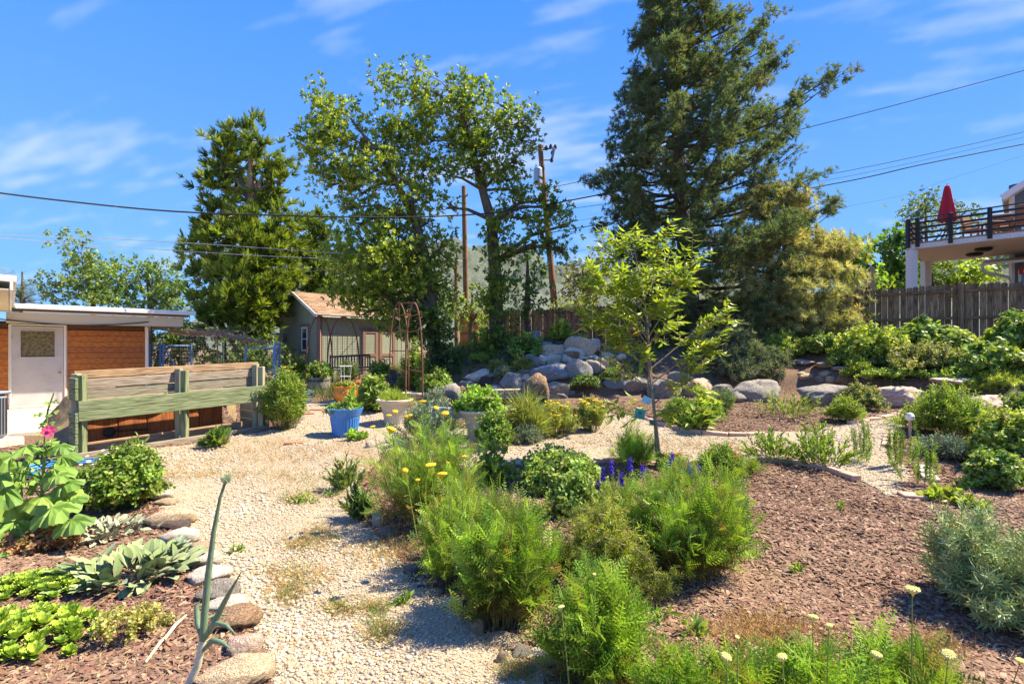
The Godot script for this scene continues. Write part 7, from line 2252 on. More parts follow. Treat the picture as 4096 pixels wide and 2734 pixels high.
	px_clump({"n": "penstemon_plant", "label": "dark star leafed herb leaning out of the yarrow onto gravel", "x0": 1370, "x1": 1500, "y0": 1935, "y1": 2090, "stems": 16, "leaves": 12, "mesh": "lance", "size": 0.9, "c0": Color(0.025, 0.07, 0.02), "c1": Color(0.08, 0.16, 0.04), "foot": 0.3, "out": 0.7, "rise": 0.5, "t0": 0.05})
	# silver artemisia at the east edge
	px_clump({"n": "artemisia_plant", "label": "tall silvery artemisia feathering over the bark mulch", "x0": 3740, "x1": 4010, "y0": 2010, "y1": 2440, "stems": 85, "leaves": 16, "wild": 0.6, "mesh": "fine", "size": 1.15, "c0": Color(0.13, 0.19, 0.07), "c1": Color(0.3, 0.35, 0.16), "out": 0.6, "rise": 0.4, "foot": 0.35, "t0": 0.1, "dome": 0.5, "mat": "leaf_soft", "stem_c": Color(0.3, 0.3, 0.18)})
	px_clump({"n": "artemisia_plant", "label": "broad silvery artemisia mound beside the tall silvery one", "x0": 3930, "x1": 4280, "y0": 2160, "y1": 2540, "stems": 85, "leaves": 16, "wild": 0.6, "mesh": "fine", "size": 1.15, "c0": Color(0.13, 0.19, 0.07), "c1": Color(0.3, 0.35, 0.16), "out": 0.6, "rise": 0.4, "foot": 0.35, "t0": 0.1, "dome": 0.5, "mat": "leaf_soft", "stem_c": Color(0.3, 0.3, 0.18)})
	left_bed()
	weeds()

func left_bed() -> void:
	# hollyhock
	var hb := gp(150, 2160)
	var hd := -hb.z
	var o := thing("hollyhock_plant", "tall hollyhock with broad lobed leaves and one pink bloom", "plant", "", hb)
	var ax := [[150, 2160], [165, 2000], [175, 1850], [180, 1740], [190, 1640], [215, 1570]]
	var pts := []
	var rad := []
	for k in ax.size():
		pts.append(at(ax[k][0], ax[k][1], hd) - hb)
		rad.append(lerpf(0.016, 0.005, k / 5.0))
	part("stem", tube_mesh(pts, rad, 7), plain(Color(0.16, 0.24, 0.04), 0.7), o)
	var lm := [plain(Color(0.1, 0.2, 0.025), 0.6), plain(Color(0.16, 0.28, 0.035), 0.6), plain(Color(0.22, 0.33, 0.05), 0.6)]
	for m in lm:
		m.backlight_enabled = true
		m.backlight = Color(0.5, 0.55, 0.3)
	var big := [[70, 1830, 0.85], [40, 1960, 0.95], [120, 1960, 1.0], [205, 1880, 0.8], [250, 1940, 0.8], [210, 2030, 1.05], [280, 2010, 0.7], [285, 2080, 0.85], [90, 2080, 1.1], [30, 2060, 0.9], [70, 2160, 1.15], [150, 2110, 0.95], [240, 1830, 0.7], [130, 1870, 0.8], [20, 1900, 0.8], [180, 1930, 0.8], [240, 1790, 0.55], [110, 1790, 0.6], [-30, 2000, 1.0], [-20, 2110, 1.0], [60, 2010, 0.9], [200, 2120, 0.7], [20, 2180, 1.1], [110, 1900, 0.8], [170, 1985, 0.9], [255, 1985, 0.75], [100, 2030, 0.9], [230, 1905, 0.7], [170, 2060, 0.85], [60, 1880, 0.7], [150, 1810, 0.55], [215, 1790, 0.5], [10, 1990, 0.9]]
	for q in big:
		var p := at(q[0], q[1], hd + r(-0.22, 0.18)) - hb
		var axp := Vector3(pts[1].x, p.y, pts[1].z)
		var out := (p - axp)
		out.y = 0.0
		var s := Vector3(axp.x, maxf(p.y - 0.06, 0.02), axp.z)
		part("leaf_stalk", tube_mesh([s, s.lerp(p, 0.6) + Vector3(0, 0.03, 0), p], [0.006, 0.005, 0.004], 5), lm[0], o)
		# the blade tips outward and lies nearly flat to the light
		var dir := out.normalized() * 0.8 + Vector3(0, r(-0.75, 0.1), 0.35)
		var b := aim(dir, 0.0)
		var face := Vector3(r(-0.2, 0.4), 1.0, 0.55).normalized()
		var yv := (dir - face * dir.dot(face)).normalized()
		var xv := yv.cross(face)
		part("leaf", G.mallow, lm[rng.randi() % 3], o, Transform3D(Basis(xv, yv, face) * q[2] * 1.85, p - yv * 0.05))
	for k in 26:
		var t := r(2.2, 4.95)
		var i := int(t)
		var p: Vector3 = pts[i].lerp(pts[mini(i + 1, 5)], t - i)
		var a := r(0, TAU)
		var face := Vector3(r(-0.4, 0.4), 1.0, r(-0.1, 0.7)).normalized()
		var dir := Vector3(cos(a), 0.3, sin(a))
		var yv := (dir - face * dir.dot(face)).normalized()
		part("leaf", G.mallow, lm[rng.randi() % 3], o, Transform3D(Basis(yv.cross(face), yv, face) * r(0.35, 0.7) * (1.3 - t * 0.2), p + Vector3(cos(a), 0.1, sin(a)) * r(0.01, 0.07)))
	var fl := part("bloom", G.daisy, M.petal_pink, o, Transform3D(aim(Vector3(0.4, 0.3, 0.9), 0.0) * 1.9, at(194, 1724, hd - 0.08) - hb))
	# lamb's ears: every leaf a part
	var ears := func(label: String, px: float, py: float, wx: float, wz: float, n: int, tone: Array, size: float) -> void:
		var c := gp(px, py)
		var e := thing("lambs_ear_plant", label, "plant", "", c)
		var mats := []
		for t in tone:
			var m := grained([t * 0.8, t, t * 1.15], 0.03, Vector3(9, 9, 9), 1.0, 0.0, false, 140)
			m.rim_enabled = true
			m.rim = 0.3
			mats.append(m)
		for k in n:
			var a := r(0, TAU)
			var q := sqrt(r(0, 1))
			var p := Vector3(cos(a) * q * wx, 0, sin(a) * q * wz)
			var w := c + p
			p.y = H(w.x, -w.z) - c.y + 0.015 + 0.05 * (1.0 - q)
			var d := Vector3(cos(a) * q, r(0.35, 1.1), sin(a) * q) + rdir() * 0.55
			d.y = absf(d.y) * 0.9 + 0.1
			part("leaf", G.ear, mats[k % mats.size()], e, Transform3D(aim(d, PI + r(-0.6, 0.6)) * (size * r(0.6, 1.1)), p))
	ears.call("silvery lamb's ear patch below the leafy herb", 395, 2140, 0.38, 0.3, 260, [Color(0.25, 0.27, 0.17), Color(0.34, 0.36, 0.25)], 0.62)
	ears.call("larger grey green lamb's ear patch beside the white stones", 500, 2300, 0.42, 0.28, 210, [Color(0.19, 0.25, 0.1), Color(0.27, 0.32, 0.15)], 1.05)
	ears.call("small lamb's ear tuft reaching the pale border stones", 690, 2225, 0.16, 0.12, 34, [Color(0.19, 0.25, 0.15), Color(0.25, 0.32, 0.19)], 0.75)
	# houseleeks: rosettes of fat leaves
	var sm_ := [plain(Color(0.28, 0.4, 0.03), 0.45), plain(Color(0.38, 0.48, 0.06), 0.45), plain(Color(0.2, 0.32, 0.03), 0.45)]
	for m in sm_:
		m.backlight_enabled = true
		m.backlight = Color(0.3, 0.35, 0.15)
	var rose := MB.new()
	for k in 22:
		var a := k * 2.39996
		var e := 0.15 + 1.5 * (1.0 - k / 22.0)
		rose.blade(Transform3D(aim(Vector3(cos(a), 1.7 - e * 1.0, sin(a)), PI) * (0.55 + 0.45 * (1.0 - absf(k - 8) / 22.0)), Vector3(0, 0.01, 0)), 0.07, [0.009, 0.015, 0.02, 0.017, 0.0], 0.4, -0.2)
	G.rosette = rose.done()
	for q in [["bright lime houseleek mat spreading at the bed's near corner", 90, 2560, 0.42, 0.3, 110, 0.95], ["lime houseleek mat beyond the corner one under the hollyhock", 160, 2360, 0.3, 0.2, 80, 0.8]]:
		var c := gp(q[1], q[2])
		var e := thing("houseleek_plant", q[0], "succulent", "", c)
		for k in q[5]:
			var a := r(0, TAU)
			var s := sqrt(r(0, 1))
			var p := Vector3(cos(a) * s * q[3], 0, sin(a) * s * q[4])
			var w := c + p
			p.y = H(w.x, -w.z) - c.y + 0.01 + 0.05 * (1.0 - s * s)
			part("rosette", G.rosette, sm_[k % 3], e, Transform3D(aim(Vector3(r(-0.3, 0.4), 1, r(-0.2, 0.4)), r(0, 6)) * (q[6] * r(0.7, 1.15)), p))
	px_clump({"n": "sedum_plant", "label": "reddish bronze sedum beside the silvery lamb's ear", "x0": 70, "x1": 270, "y0": 2130, "y1": 2225, "stems": 60, "leaves": 7, "mesh": "rounds", "size": 0.8, "c0": Color(0.16, 0.07, 0.04), "c1": Color(0.3, 0.18, 0.08), "foot": 0.9, "t0": 0.1})
	# herbs
	px_clump({"n": "herb_bush", "label": "dense green oregano bush at the head of the bark bed", "x0": 405, "x1": 625, "y0": 1800, "y1": 2045, "stems": 220, "leaves": 12, "mesh": "rounds", "size": 0.95, "c0": Color(0.05, 0.105, 0.015), "c1": Color(0.2, 0.3, 0.04), "foot": 0.55, "dome": 0.4})
	px_clump({"n": "herb_bush", "label": "low green oregano beside the hollyhock leaves", "x0": 290, "x1": 470, "y0": 1890, "y1": 2030, "stems": 120, "leaves": 10, "mesh": "rounds", "size": 0.95, "c0": Color(0.06, 0.12, 0.018), "c1": Color(0.2, 0.3, 0.05), "foot": 0.7, "dome": 0.4})
	var wy := px_clump({"n": "feverfew_plant", "label": "white flowered feverfew in front of the plank bin", "x0": 330, "x1": 470, "y0": 1815, "y1": 1935, "stems": 60, "leaves": 6, "mesh": "fern", "size": 0.55, "c0": Color(0.07, 0.12, 0.03), "c1": Color(0.2, 0.28, 0.06), "foot": 0.7})
	heads(wy, G.tips, 26, "yarrow_head", M.petal_white, 0.45, 0.03)
	px_clump({"n": "aster_plant", "label": "tall narrow leafed aster before the plank bin's end", "x0": 480, "x1": 590, "y0": 1745, "y1": 1880, "stems": 26, "leaves": 12, "mesh": "lance", "size": 0.7, "c0": Color(0.06, 0.11, 0.03), "c1": Color(0.16, 0.24, 0.06), "foot": 0.5, "out": 0.6, "rise": 0.4})
	px_clump({"n": "dock_plant", "label": "small dark rosette plant on the gravel before the plank bin", "x0": 825, "x1": 925, "y0": 1722, "y1": 1790, "stems": 16, "leaves": 10, "mesh": "lance", "size": 1.3, "c0": Color(0.03, 0.07, 0.015), "c1": Color(0.1, 0.18, 0.03), "foot": 0.3, "out": 0.7, "rise": 0.4, "t0": 0.05})
	# onion in flower
	var ob := gp(748, 2750)
	var od := -ob.z
	var on := thing("onion_plant", "flowering onion with a swollen grey green stalk and round bud head", "plant", "", ob)
	var om := grained([Color(0.1, 0.17, 0.1), Color(0.15, 0.23, 0.13), Color(0.21, 0.29, 0.16)], 0.02, Vector3(8, 2, 8), 0.5, 0.0, false, 141)
	var pale_m := grained([Color(0.5, 0.42, 0.4), Color(0.62, 0.6, 0.45), Color(0.35, 0.42, 0.22)], 0.02, Vector3(8, 3, 8), 0.5, 0.0, false, 142)
	var sp := []
	for q in [[748, 2750], [790, 2660], [810, 2560], [818, 2450], [832, 2300], [855, 2120], [880, 1990], [905, 1912]]:
		sp.append(at(q[0], q[1], od) - ob)
	part("neck", tube_mesh([sp[0], sp[1], sp[2]], [0.019, 0.017, 0.0155], 10), pale_m, on)
	part("flower_stalk", tube_mesh(sp.slice(2), [0.015, 0.0165, 0.0145, 0.0105, 0.007, 0.0055], 10), om, on)
	var hm := MB.new()
	var hc: Vector3 = sp[7]
	for k in 120:
		var z := 1.0 - 2.0 * (k + 0.5) / 120.0
		var a := k * 2.39996
		var n := Vector3(sqrt(1 - z * z) * cos(a), z, sqrt(1 - z * z) * sin(a))
		hm.tube([hc + n * 0.006, hc + n * 0.018, hc + n * 0.027], [0.001, 0.0028, 0.0005], 4, false)
	part("bud_head", hm.done(), plain(Color(0.42, 0.48, 0.3), 0.8), on)
	var leafm := func(px: Array, w: float) -> void:
		var q := []
		for e in px:
			q.append(at(e[0], e[1], od + e[2]) - ob)
		var rr := []
		for k in q.size():
			rr.append(w * sin(PI * (0.25 + 0.72 * k / (q.size() - 1.0))))
		part("leaf", tube_mesh(q, rr, 7), om, on)
	leafm.call([[812, 2560, 0.0], [850, 2500, -0.03], [900, 2400, -0.06], [965, 2285, -0.1]], 0.016)
	leafm.call([[806, 2550, 0.0], [790, 2490, 0.03], [785, 2420, 0.05], [800, 2400, 0.06]], 0.014)
	leafm.call([[815, 2545, 0.0], [860, 2490, -0.05], [905, 2500, -0.09], [945, 2540, -0.12]], 0.012)
	leafm.call([[812, 2600, 0.0], [850, 2560, -0.03], [890, 2570, -0.06], [920, 2595, -0.08]], 0.014)
	leafm.call([[808, 2480, 0.0], [870, 2455, 0.04], [920, 2460, 0.06]], 0.008)
	# dry stalk lying on the bark
	var dry := thing("dry_stalk", "pale dry split stalk lying on the bark mulch", "stalk")
	part("stem", tube_mesh([gp(580, 2665) + Vector3(0, 0.02, 0), gp(640, 2590) + Vector3(0, 0.03, 0), gp(690, 2540) + Vector3(0, 0.03, 0)], [0.006, 0.009, 0.006], 6), plain(Color(0.55, 0.47, 0.3), 0.8), dry)
	part("stem", tube_mesh([gp(655, 2580) + Vector3(0, 0.03, 0), gp(700, 2535) + Vector3(0, 0.05, 0), gp(745, 2500) + Vector3(0, 0.06, 0)], [0.009, 0.011, 0.005], 6), plain(Color(0.55, 0.47, 0.3), 0.8), dry)
	px_clump({"n": "pansy_plant", "label": "straggly dried pansy with tiny leaves on the bark mulch", "x0": 400, "x1": 620, "y0": 2440, "y1": 2600, "stems": 30, "leaves": 6, "mesh": "rounds", "size": 0.5, "c0": Color(0.2, 0.18, 0.05), "c1": Color(0.32, 0.32, 0.1), "foot": 0.8, "dome": 0.3})

func weeds() -> void:
	# dry and green tufts that grow through the gravel
	var s := Sow.new()
	var patches := [[760, 1850, 210, 20, 0.2], [950, 1800, 190, 22, 0.15], [1080, 1770, 120, 18, 0.25], [660, 1905, 130, 20, 0.4], [900, 1900, 140, 14, 0.2], [1160, 1905, 110, 34, 0.55], [1300, 1800, 120, 18, 0.2], [1440, 1870, 90, 50, 0.3], [1120, 1830, 160, 22, 0.15], [1560, 2210, 130, 55, 0.4], [1200, 2180, 60, 24, 0.7], [1280, 2150, 60, 40, 0.8], [1180, 2310, 90, 40, 0.6], [1160, 2390, 60, 30, 0.8], [1500, 2440, 50, 24, 0.9], [1520, 2530, 60, 30, 0.9], [1270, 1980, 150, 36, 0.7], [1180, 2005, 50, 14, 0.9], [2500, 1770, 400, 24, 0.5], [2900, 1790, 300, 30, 0.45], [1400, 1770, 80, 24, 0.3], [1350, 2440, 40, 20, 0.9], [3050, 2540, 200, 60, 0.03], [3700, 2600, 120, 40, 0.03], [1480, 1840, 60, 30, 0.4], [2080, 2690, 60, 30, 0.7]]
	for q in patches:
		for k in int(150 + q[2] * q[3] * 0.1):
			var px: float = q[0] + rng.randfn(0, 0.75) * q[2]
			var py: float = q[1] + rng.randfn(0, 0.75) * q[3]
			var p := gp(px, py)
			var green: bool = r(0, 1) < q[4] * 0.6
			var c := mixc(Color(0.1, 0.16, 0.03), Color(0.2, 0.27, 0.05), r(0, 1)) if green else mixc(Color(0.4, 0.22, 0.06), Color(0.5, 0.33, 0.12), r(0, 1))
			var d := Vector3(r(-1, 1), r(0.05, 0.55), r(-1, 1))
			s.put(aim(d, r(0, 6)) * r(0.15, 0.42), p, c)
	# bits of straw and dead stems strewn about
	for k in 9000:
		var dd := 1.8 * exp(r(0.0, 1.0) * 1.9)
		var xx := r(-1.0, 1.0) * dd
		if xx < -6.0:
			continue
		s.put(aim(Vector3(r(-1, 1), r(-0.05, 0.12), r(-1, 1)), r(0, 6)) * r(0.08, 0.3), P(xx, H(xx, dd) + 0.02, dd), mixc(Color(0.42, 0.28, 0.12), Color(0.6, 0.46, 0.25), r(0, 1)))
	var o := sown("weeds", s, G.grass, M.leaf_matte)
	o.set_meta("kind", "stuff")
	tag(o, "straw coloured and green weeds scattered through gravel and mulch", "weeds")
	for q in [[1240, 2005, 40, "small green seedling on the gravel near dry weeds"], [1180, 2015, 40, "feathery green seedling beside the small gravel seedling"], [940, 2215, 34, "light green seedling on the gravel beyond the white stones"], [1620, 2415, 44, "green seedling at the edge of the yarrow shade"], [2640, 2480, 60, "young broad leafed seedling in the bark before the dark yarrow"], [2770, 2540, 70, "young dock seedling on the bark with long leaves"], [3360, 2035, 30, "tiny light seedling in the open bark mulch"], [1325, 1985, 36, "green seedling below the upright dark herb"], [3200, 2290, 30, "tiny upright seedling amid the bark chips"], [3440, 2690, 40, "thin green sprout among straw in the mulch"]]:
		px_clump({"n": "seedling", "label": q[3], "x0": q[0] - q[2], "x1": q[0] + q[2], "y0": q[1] - q[2] * 0.9, "y1": q[1] + 6, "stems": 7, "leaves": 5, "mesh": "lance", "size": 0.3 + q[2] * 0.004, "c0": Color(0.06, 0.12, 0.02), "c1": Color(0.2, 0.3, 0.05), "foot": 0.2, "out": 0.8, "t0": 0.1})

# ---------------------------------------------------------------- plants in the middle ground
func make_mid_plants() -> void:
	# in the pots
	var inpot := func(n: String, label: String, p: Vector3, w: float, h: float, stems: int, leaves: int, mesh: String, size: float, c0: Color, c1: Color) -> Node3D:
		return clump({"n": n, "label": label, "p": p, "w": w, "h": h, "stems": stems, "leaves": leaves, "mesh": mesh, "size": size, "c0": c0, "c1": c1, "foot": 0.6, "t0": 0.1})
	inpot.call("potted_lily", "upright lily stem with strap leaves in the blue pot", G.blue_pot + Vector3(0.1, 0, 0.05), 0.2, 0.42, 5, 20, "lance", 1.1, Color(0.06, 0.13, 0.02), Color(0.17, 0.3, 0.04))
	inpot.call("potted_lettuce", "low leaf greens filling the blue pot", G.blue_pot + Vector3(0.0, 0.01, 0.05), 0.48, 0.12, 40, 6, "broad", 0.5, Color(0.08, 0.15, 0.03), Color(0.24, 0.34, 0.08))
	inpot.call("potted_herb", "fine yellow green herb filling the planter by the arbor", G.bowl1, 0.62, 0.24, 90, 8, "fern", 0.6, Color(0.12, 0.19, 0.02), Color(0.32, 0.4, 0.06))
	inpot.call("potted_basil", "bushy light green basil in the planter near the pond", G.bowl2, 0.62, 0.42, 90, 8, "broad", 0.7, Color(0.1, 0.2, 0.02), Color(0.28, 0.42, 0.06))
	inpot.call("potted_seedlings", "low yellow green seedlings in the amber pot", G.amber, 0.44, 0.14, 40, 5, "broad", 0.5, Color(0.1, 0.15, 0.02), Color(0.3, 0.35, 0.05))
	inpot.call("potted_shrub", "dark feathery shrub in the terracotta pot", G.terra, 0.5, 0.6, 60, 9, "lances", 0.8, Color(0.03, 0.06, 0.02), Color(0.1, 0.15, 0.05))
	inpot.call("potted_bush", "leafy green bush growing in the half barrel", G.barrel, 0.7, 0.45, 80, 8, "broad", 0.7, Color(0.05, 0.1, 0.02), Color(0.17, 0.26, 0.04))
	px_clump({"n": "lettuce_plant", "label": "loose lettuce at the foot of the blue pot", "x0": 1385, "x1": 1465, "y0": 1718, "y1": 1765, "stems": 26, "leaves": 4, "mesh": "mallow", "size": 0.5, "c0": Color(0.1, 0.2, 0.02), "c1": Color(0.26, 0.4, 0.06), "foot": 0.4, "t0": 0.2})
	var gb := px_clump({"n": "goldenrod_bush", "label": "tall willowy green bush against the end of the plank bin", "x0": 1070, "x1": 1205, "y0": 1490, "y1": 1725, "stems": 160, "leaves": 15, "mesh": "lances", "size": 1.1, "c0": Color(0.06, 0.11, 0.018), "c1": Color(0.22, 0.3, 0.05), "foot": 0.6, "dome": 0.3, "rise": 0.5})
	heads(gb, G.tips, 8, "yarrow_head", M.yellow, 0.7, 0.05)
	# items: name, label, x0, x1, y0, y1, mesh, size, stems, leaves, c0, c1
	var c := [Color(0.05, 0.1, 0.018), Color(0.19, 0.28, 0.045), Color(0.1, 0.15, 0.02), Color(0.32, 0.38, 0.06), Color(0.045, 0.095, 0.02), Color(0.13, 0.2, 0.04), Color(0.09, 0.11, 0.03), Color(0.24, 0.25, 0.08), Color(0.08, 0.11, 0.07), Color(0.2, 0.24, 0.15)]
	var list := [
		["lavender_bush", "yellowish broom tuft between bin and netting hoops", 1130, 1240, 1430, 1545, "grass", 1.6, 150, 6, 2, 3],
		["currant_bush", "rounded green currant under the first pipe hoop", 1240, 1330, 1440, 1510, "broad", 0.8, 70, 8, 0, 3],
		["meadow_tuft", "yellow flowering tuft beside the slate tub", 1100, 1180, 1500, 1590, "lances", 1.0, 90, 10, 2, 3],
		["flower_bed_bush", "mixed green bush before the arbor's west arch", 1440, 1560, 1500, 1650, "broad", 0.8, 120, 9, 0, 1],
		["flower_bed_bush", "yellow green bush behind the bench end", 1470, 1580, 1440, 1540, "broad", 0.8, 90, 8, 2, 3],
		["flower_bed_bush", "low dry leafed bush behind the planter by the arbor", 1420, 1520, 1560, 1640, "lances", 0.9, 70, 8, 6, 7],
		["clematis_vine", "yellow green vine climbing the east side of the arbor", 1610, 1700, 1340, 1570, "broad", 0.6, 110, 12, 2, 3],
		["euonymus_bush", "green bush behind the white bowl and arbor", 1690, 1800, 1480, 1590, "broad", 0.8, 110, 9, 4, 1],
		["sage_bush", "grey green sage bush beside the planter near the pond", 1690, 1790, 1560, 1660, "lances", 1.0, 90, 10, 8, 9],
		["reed_tuft", "tall grassy tuft growing before the pond kerb", 2040, 2170, 1590, 1760, "grass", 1.5, 110, 6, 2, 7],
		["santolina_mound", "small round grey green santolina on the gravel", 2065, 2160, 1705, 1775, "fine", 0.9, 130, 10, 8, 9],
		["fern_bush", "dark green fern patch on the pond edge", 1860, 1960, 1560, 1615, "broad", 0.7, 80, 8, 4, 1],
		["juniper_tuft", "small blue green juniper tuft among dry flowers", 1985, 2045, 1470, 1525, "fine", 1.2, 90, 10, 8, 9],
		["moss_patch", "yellow moss patch beneath the ivy clad oak", 1880, 1960, 1415, 1450, "fine", 1.0, 90, 6, 2, 3],
		["currant_bush", "broad green shrub at the ivy clad oak's foot", 2040, 2160, 1340, 1440, "broad", 0.9, 120, 9, 0, 1],
		["currant_bush", "green shrub along the fence behind the rockery", 2020, 2130, 1270, 1370, "broad", 0.9, 120, 9, 0, 1],
		["comfrey_plant", "pale broad leafed comfrey before the fence", 2205, 2285, 1275, 1370, "mallow", 0.9, 40, 8, 2, 3],
		["currant_bush", "dark green shrub between fence and rockery top", 2130, 2210, 1280, 1350, "broad", 0.8, 80, 8, 4, 1],
		["yarrow_plant", "light feathery green plant beside the grey stump", 2095, 2175, 1345, 1415, "fern", 0.9, 80, 8, 2, 3],
		["hydrangea_bush", "low bush with orange tinted leaves by the spillway", 2305, 2350, 1345, 1375, "broad", 0.6, 50, 6, 6, 3],
		["sedum_plant", "dry pinkish flower heads west of the rockery", 2050, 2130, 1425, 1500, "lances", 1.0, 70, 8, 6, 7],
		["sedum_plant", "dry tan flower heads above the light long stone", 1950, 2020, 1445, 1500, "lances", 1.0, 60, 8, 6, 7],
		["ivy_patch", "dark ivy growing between the rockery stones", 2280, 2400, 1500, 1580, "broad", 0.6, 110, 8, 4, 5],
		["ivy_patch", "dark creeping plant east of the hook lantern", 2400, 2480, 1480, 1550, "broad", 0.6, 80, 8, 4, 5],
		["hollyhock_plant", "shaded green hollyhock rosette before the brick edging", 2740, 2860, 1620, 1735, "lance", 1.9, 22, 12, 0, 1],
		["catmint_bush", "green catmint bush behind the young tree's stem", 2660, 2780, 1590, 1700, "lances", 1.0, 110, 10, 4, 1],
		["catmint_bush", "green bush beside the shaded hollyhock", 2780, 2880, 1570, 1680, "lances", 1.0, 110, 10, 4, 1],
		["larkspur_plant", "blue flowered spire by the rounded grey stone", 2860, 2930, 1540, 1660, "fine", 1.2, 60, 10, 8, 1],
		["olive_shrub", "open willowy shrub on the shaded bed's edge", 3020, 3300, 1545, 1680, "lance", 0.6, 130, 12, 6, 1],
		["olive_shrub", "loose willowy shrub reaching over the pale brick edging", 2980, 3180, 1710, 1850, "lance", 0.6, 100, 11, 0, 1],
		["olive_shrub", "taller willowy shrub over the path fork", 3150, 3420, 1680, 1880, "lance", 0.6, 170, 12, 0, 1],
		["broom_bush", "feathery green broom before the hollowed grey boulder", 3330, 3440, 1580, 1690, "lances", 1.0, 90, 10, 2, 1],
		["mullein_spikes", "upright dark green spires beside the path fork", 3410, 3500, 1650, 1860, "lances", 1.0, 16, 24, 4, 1],
		["mullein_spikes", "tall dark spires beside the solar path lamp", 3550, 3640, 1640, 1880, "lances", 1.0, 16, 26, 4, 1],
		["mullein_spikes", "dark spires with broad base leaves by the white slabs", 3620, 3740, 1690, 1950, "lances", 1.1, 18, 26, 4, 1],
		["desert_shrub", "sprawling yellow green shrub with blue flowers on the herb bed", 3660, 3930, 1545, 1760, "lances", 1.1, 220, 14, 2, 1],
		["lavender_plant", "grey blue lavender mound below the yellow green shrub", 3700, 3880, 1745, 1840, "lances", 0.9, 140, 9, 8, 9],
		["herb_bush", "bright green herb bush at the frame's east edge", 3920, 4130, 1640, 1900, "rounds", 1.2, 190, 12, 0, 3],
		["herb_bush", "darker green bush in front of the bright herb bush", 3900, 4050, 1800, 1965, "rounds", 1.1, 140, 11, 4, 1],
		["olive_shrub", "dense green bush at the bank beyond the herb bush", 4020, 4180, 1560, 1720, "rounds", 1.2, 130, 11, 0, 1],
		["spirea_bush", "brown tinged spirea mound on the upper bank", 3530, 3850, 1370, 1500, "rounds", 1.5, 300, 10, 6, 7],
		["viburnum_bush", "big lime green viburnum before the dark fence", 3370, 3600, 1290, 1470, "broad", 1.0, 230, 11, 2, 3],
		["viburnum_bush", "deep green viburnum against the fence boards", 3600, 3790, 1285, 1410, "maple", 0.8, 160, 10, 4, 1],
		["hydrangea_bush", "tiered pale topped shrub under the fence", 3740, 3890, 1325, 1425, "maple", 0.7, 130, 9, 0, 3],
		["raspberry_thicket", "broad raspberry thicket spilling down the bank", 3820, 4110, 1375, 1530, "maple", 0.75, 240, 10, 0, 1],
		["raspberry_thicket", "tall raspberry canes at the fence corner", 3990, 4170, 1250, 1420, "maple", 0.75, 200, 11, 4, 1],
		["hop_vine", "bright hop vine hanging over the fence top", 4050, 4170, 1090, 1260, "maple", 0.75, 130, 9, 0, 3],
		["hosta_plant", "large glossy hosta leaves at the bank's edge", 3985, 4110, 1420, 1520, "mallow", 1.3, 30, 6, 0, 3],
		["creeping_juniper", "yellow orange tinged ground cover by the pink boulder", 3440, 3740, 1480, 1560, "rounds", 1.2, 200, 8, 2, 1],
		["creeping_juniper", "lime ground cover beside the flagstone steps", 3920, 4090, 1500, 1560, "fine", 1.8, 130, 8, 2, 3],
		["creeping_juniper", "lime ground cover over the flat pink slab", 3780, 3960, 1545, 1590, "fine", 1.6, 110, 7, 2, 3],
		["sedum_plant", "bronze green sedum between the boulders", 3390, 3510, 1530, 1640, "rounds", 1.2, 110, 9, 4, 7],
		["currant_bush", "round light green shrub below the viburnum", 3320, 3420, 1385, 1470, "rounds", 1.4, 120, 10, 0, 3],
		["currant_bush", "bright shrub behind the low blue juniper", 3060, 3190, 1320, 1450, "rounds", 1.5, 150, 10, 2, 3],
		["currant_bush", "dark green shrub behind the kick board", 3200, 3370, 1340, 1430, "broad", 0.9, 120, 9, 4, 1],
		["broom_bush", "thin feathery broom among the upper cobbles", 3390, 3480, 1430, 1520, "lances", 1.2, 80, 10, 2, 1],
		["houseleek_plant", "bright green houseleek rosettes at the mulch's east edge", 3715, 3840, 1955, 2010, "fat", 1.3, 50, 6, 2, 3],
		["houseleek_plant", "small houseleek cluster beside the larger rosettes", 3865, 3935, 1990, 2045, "fat", 1.2, 26, 6, 2, 3],
		["yarrow_plant", "green yarrow seedlings behind the dark yarrow mound", 2940, 3050, 1830, 1900, "fern", 0.6, 40, 7, 2, 1]]
	for q in list:
		var up: bool = q[0] == "mullein_spikes"
		if up:
			q[7] = 0.55
			q[8] = 9
		elif q[0] == "olive_shrub":
			q[8] = int(q[8] * 0.5)
		elif q[3] > 3300:
			q[8] = int(q[8] * 0.7)
		var o := px_clump({"n": q[0], "label": q[1], "x0": q[2], "x1": q[3], "y0": q[4], "y1": q[5], "mesh": q[6], "size": q[7], "stems": q[8], "leaves": q[9], "c0": c[q[10]], "c1": c[q[11]], "foot": 0.75 if up else 0.5, "out": 0.5 if up else 0.8, "rise": 0.6 if up else 0.3, "dome": 0.3 if up else 0.5, "t0": 0.05 if up else 0.2, "mat": "leaf_soft" if q[10] == 8 else "leaf"})
		if q[1].contains("blue flower"):
			var sp := []
			for k in 4:
				sp.append(G.tips[k * 9 % G.tips.size()] - Vector3(0, 0.06, 0))
			spikes(o, sp, 0.12, Color(0.05, 0.06, 0.5), Color(0.12, 0.1, 0.6), 14, 1.2)
		if q[0] == "lavender_bush" or q[0] == "meadow_tuft":
			heads(o, G.tips, 8, "yarrow_head", M.yellow, 0.6, 0.04)
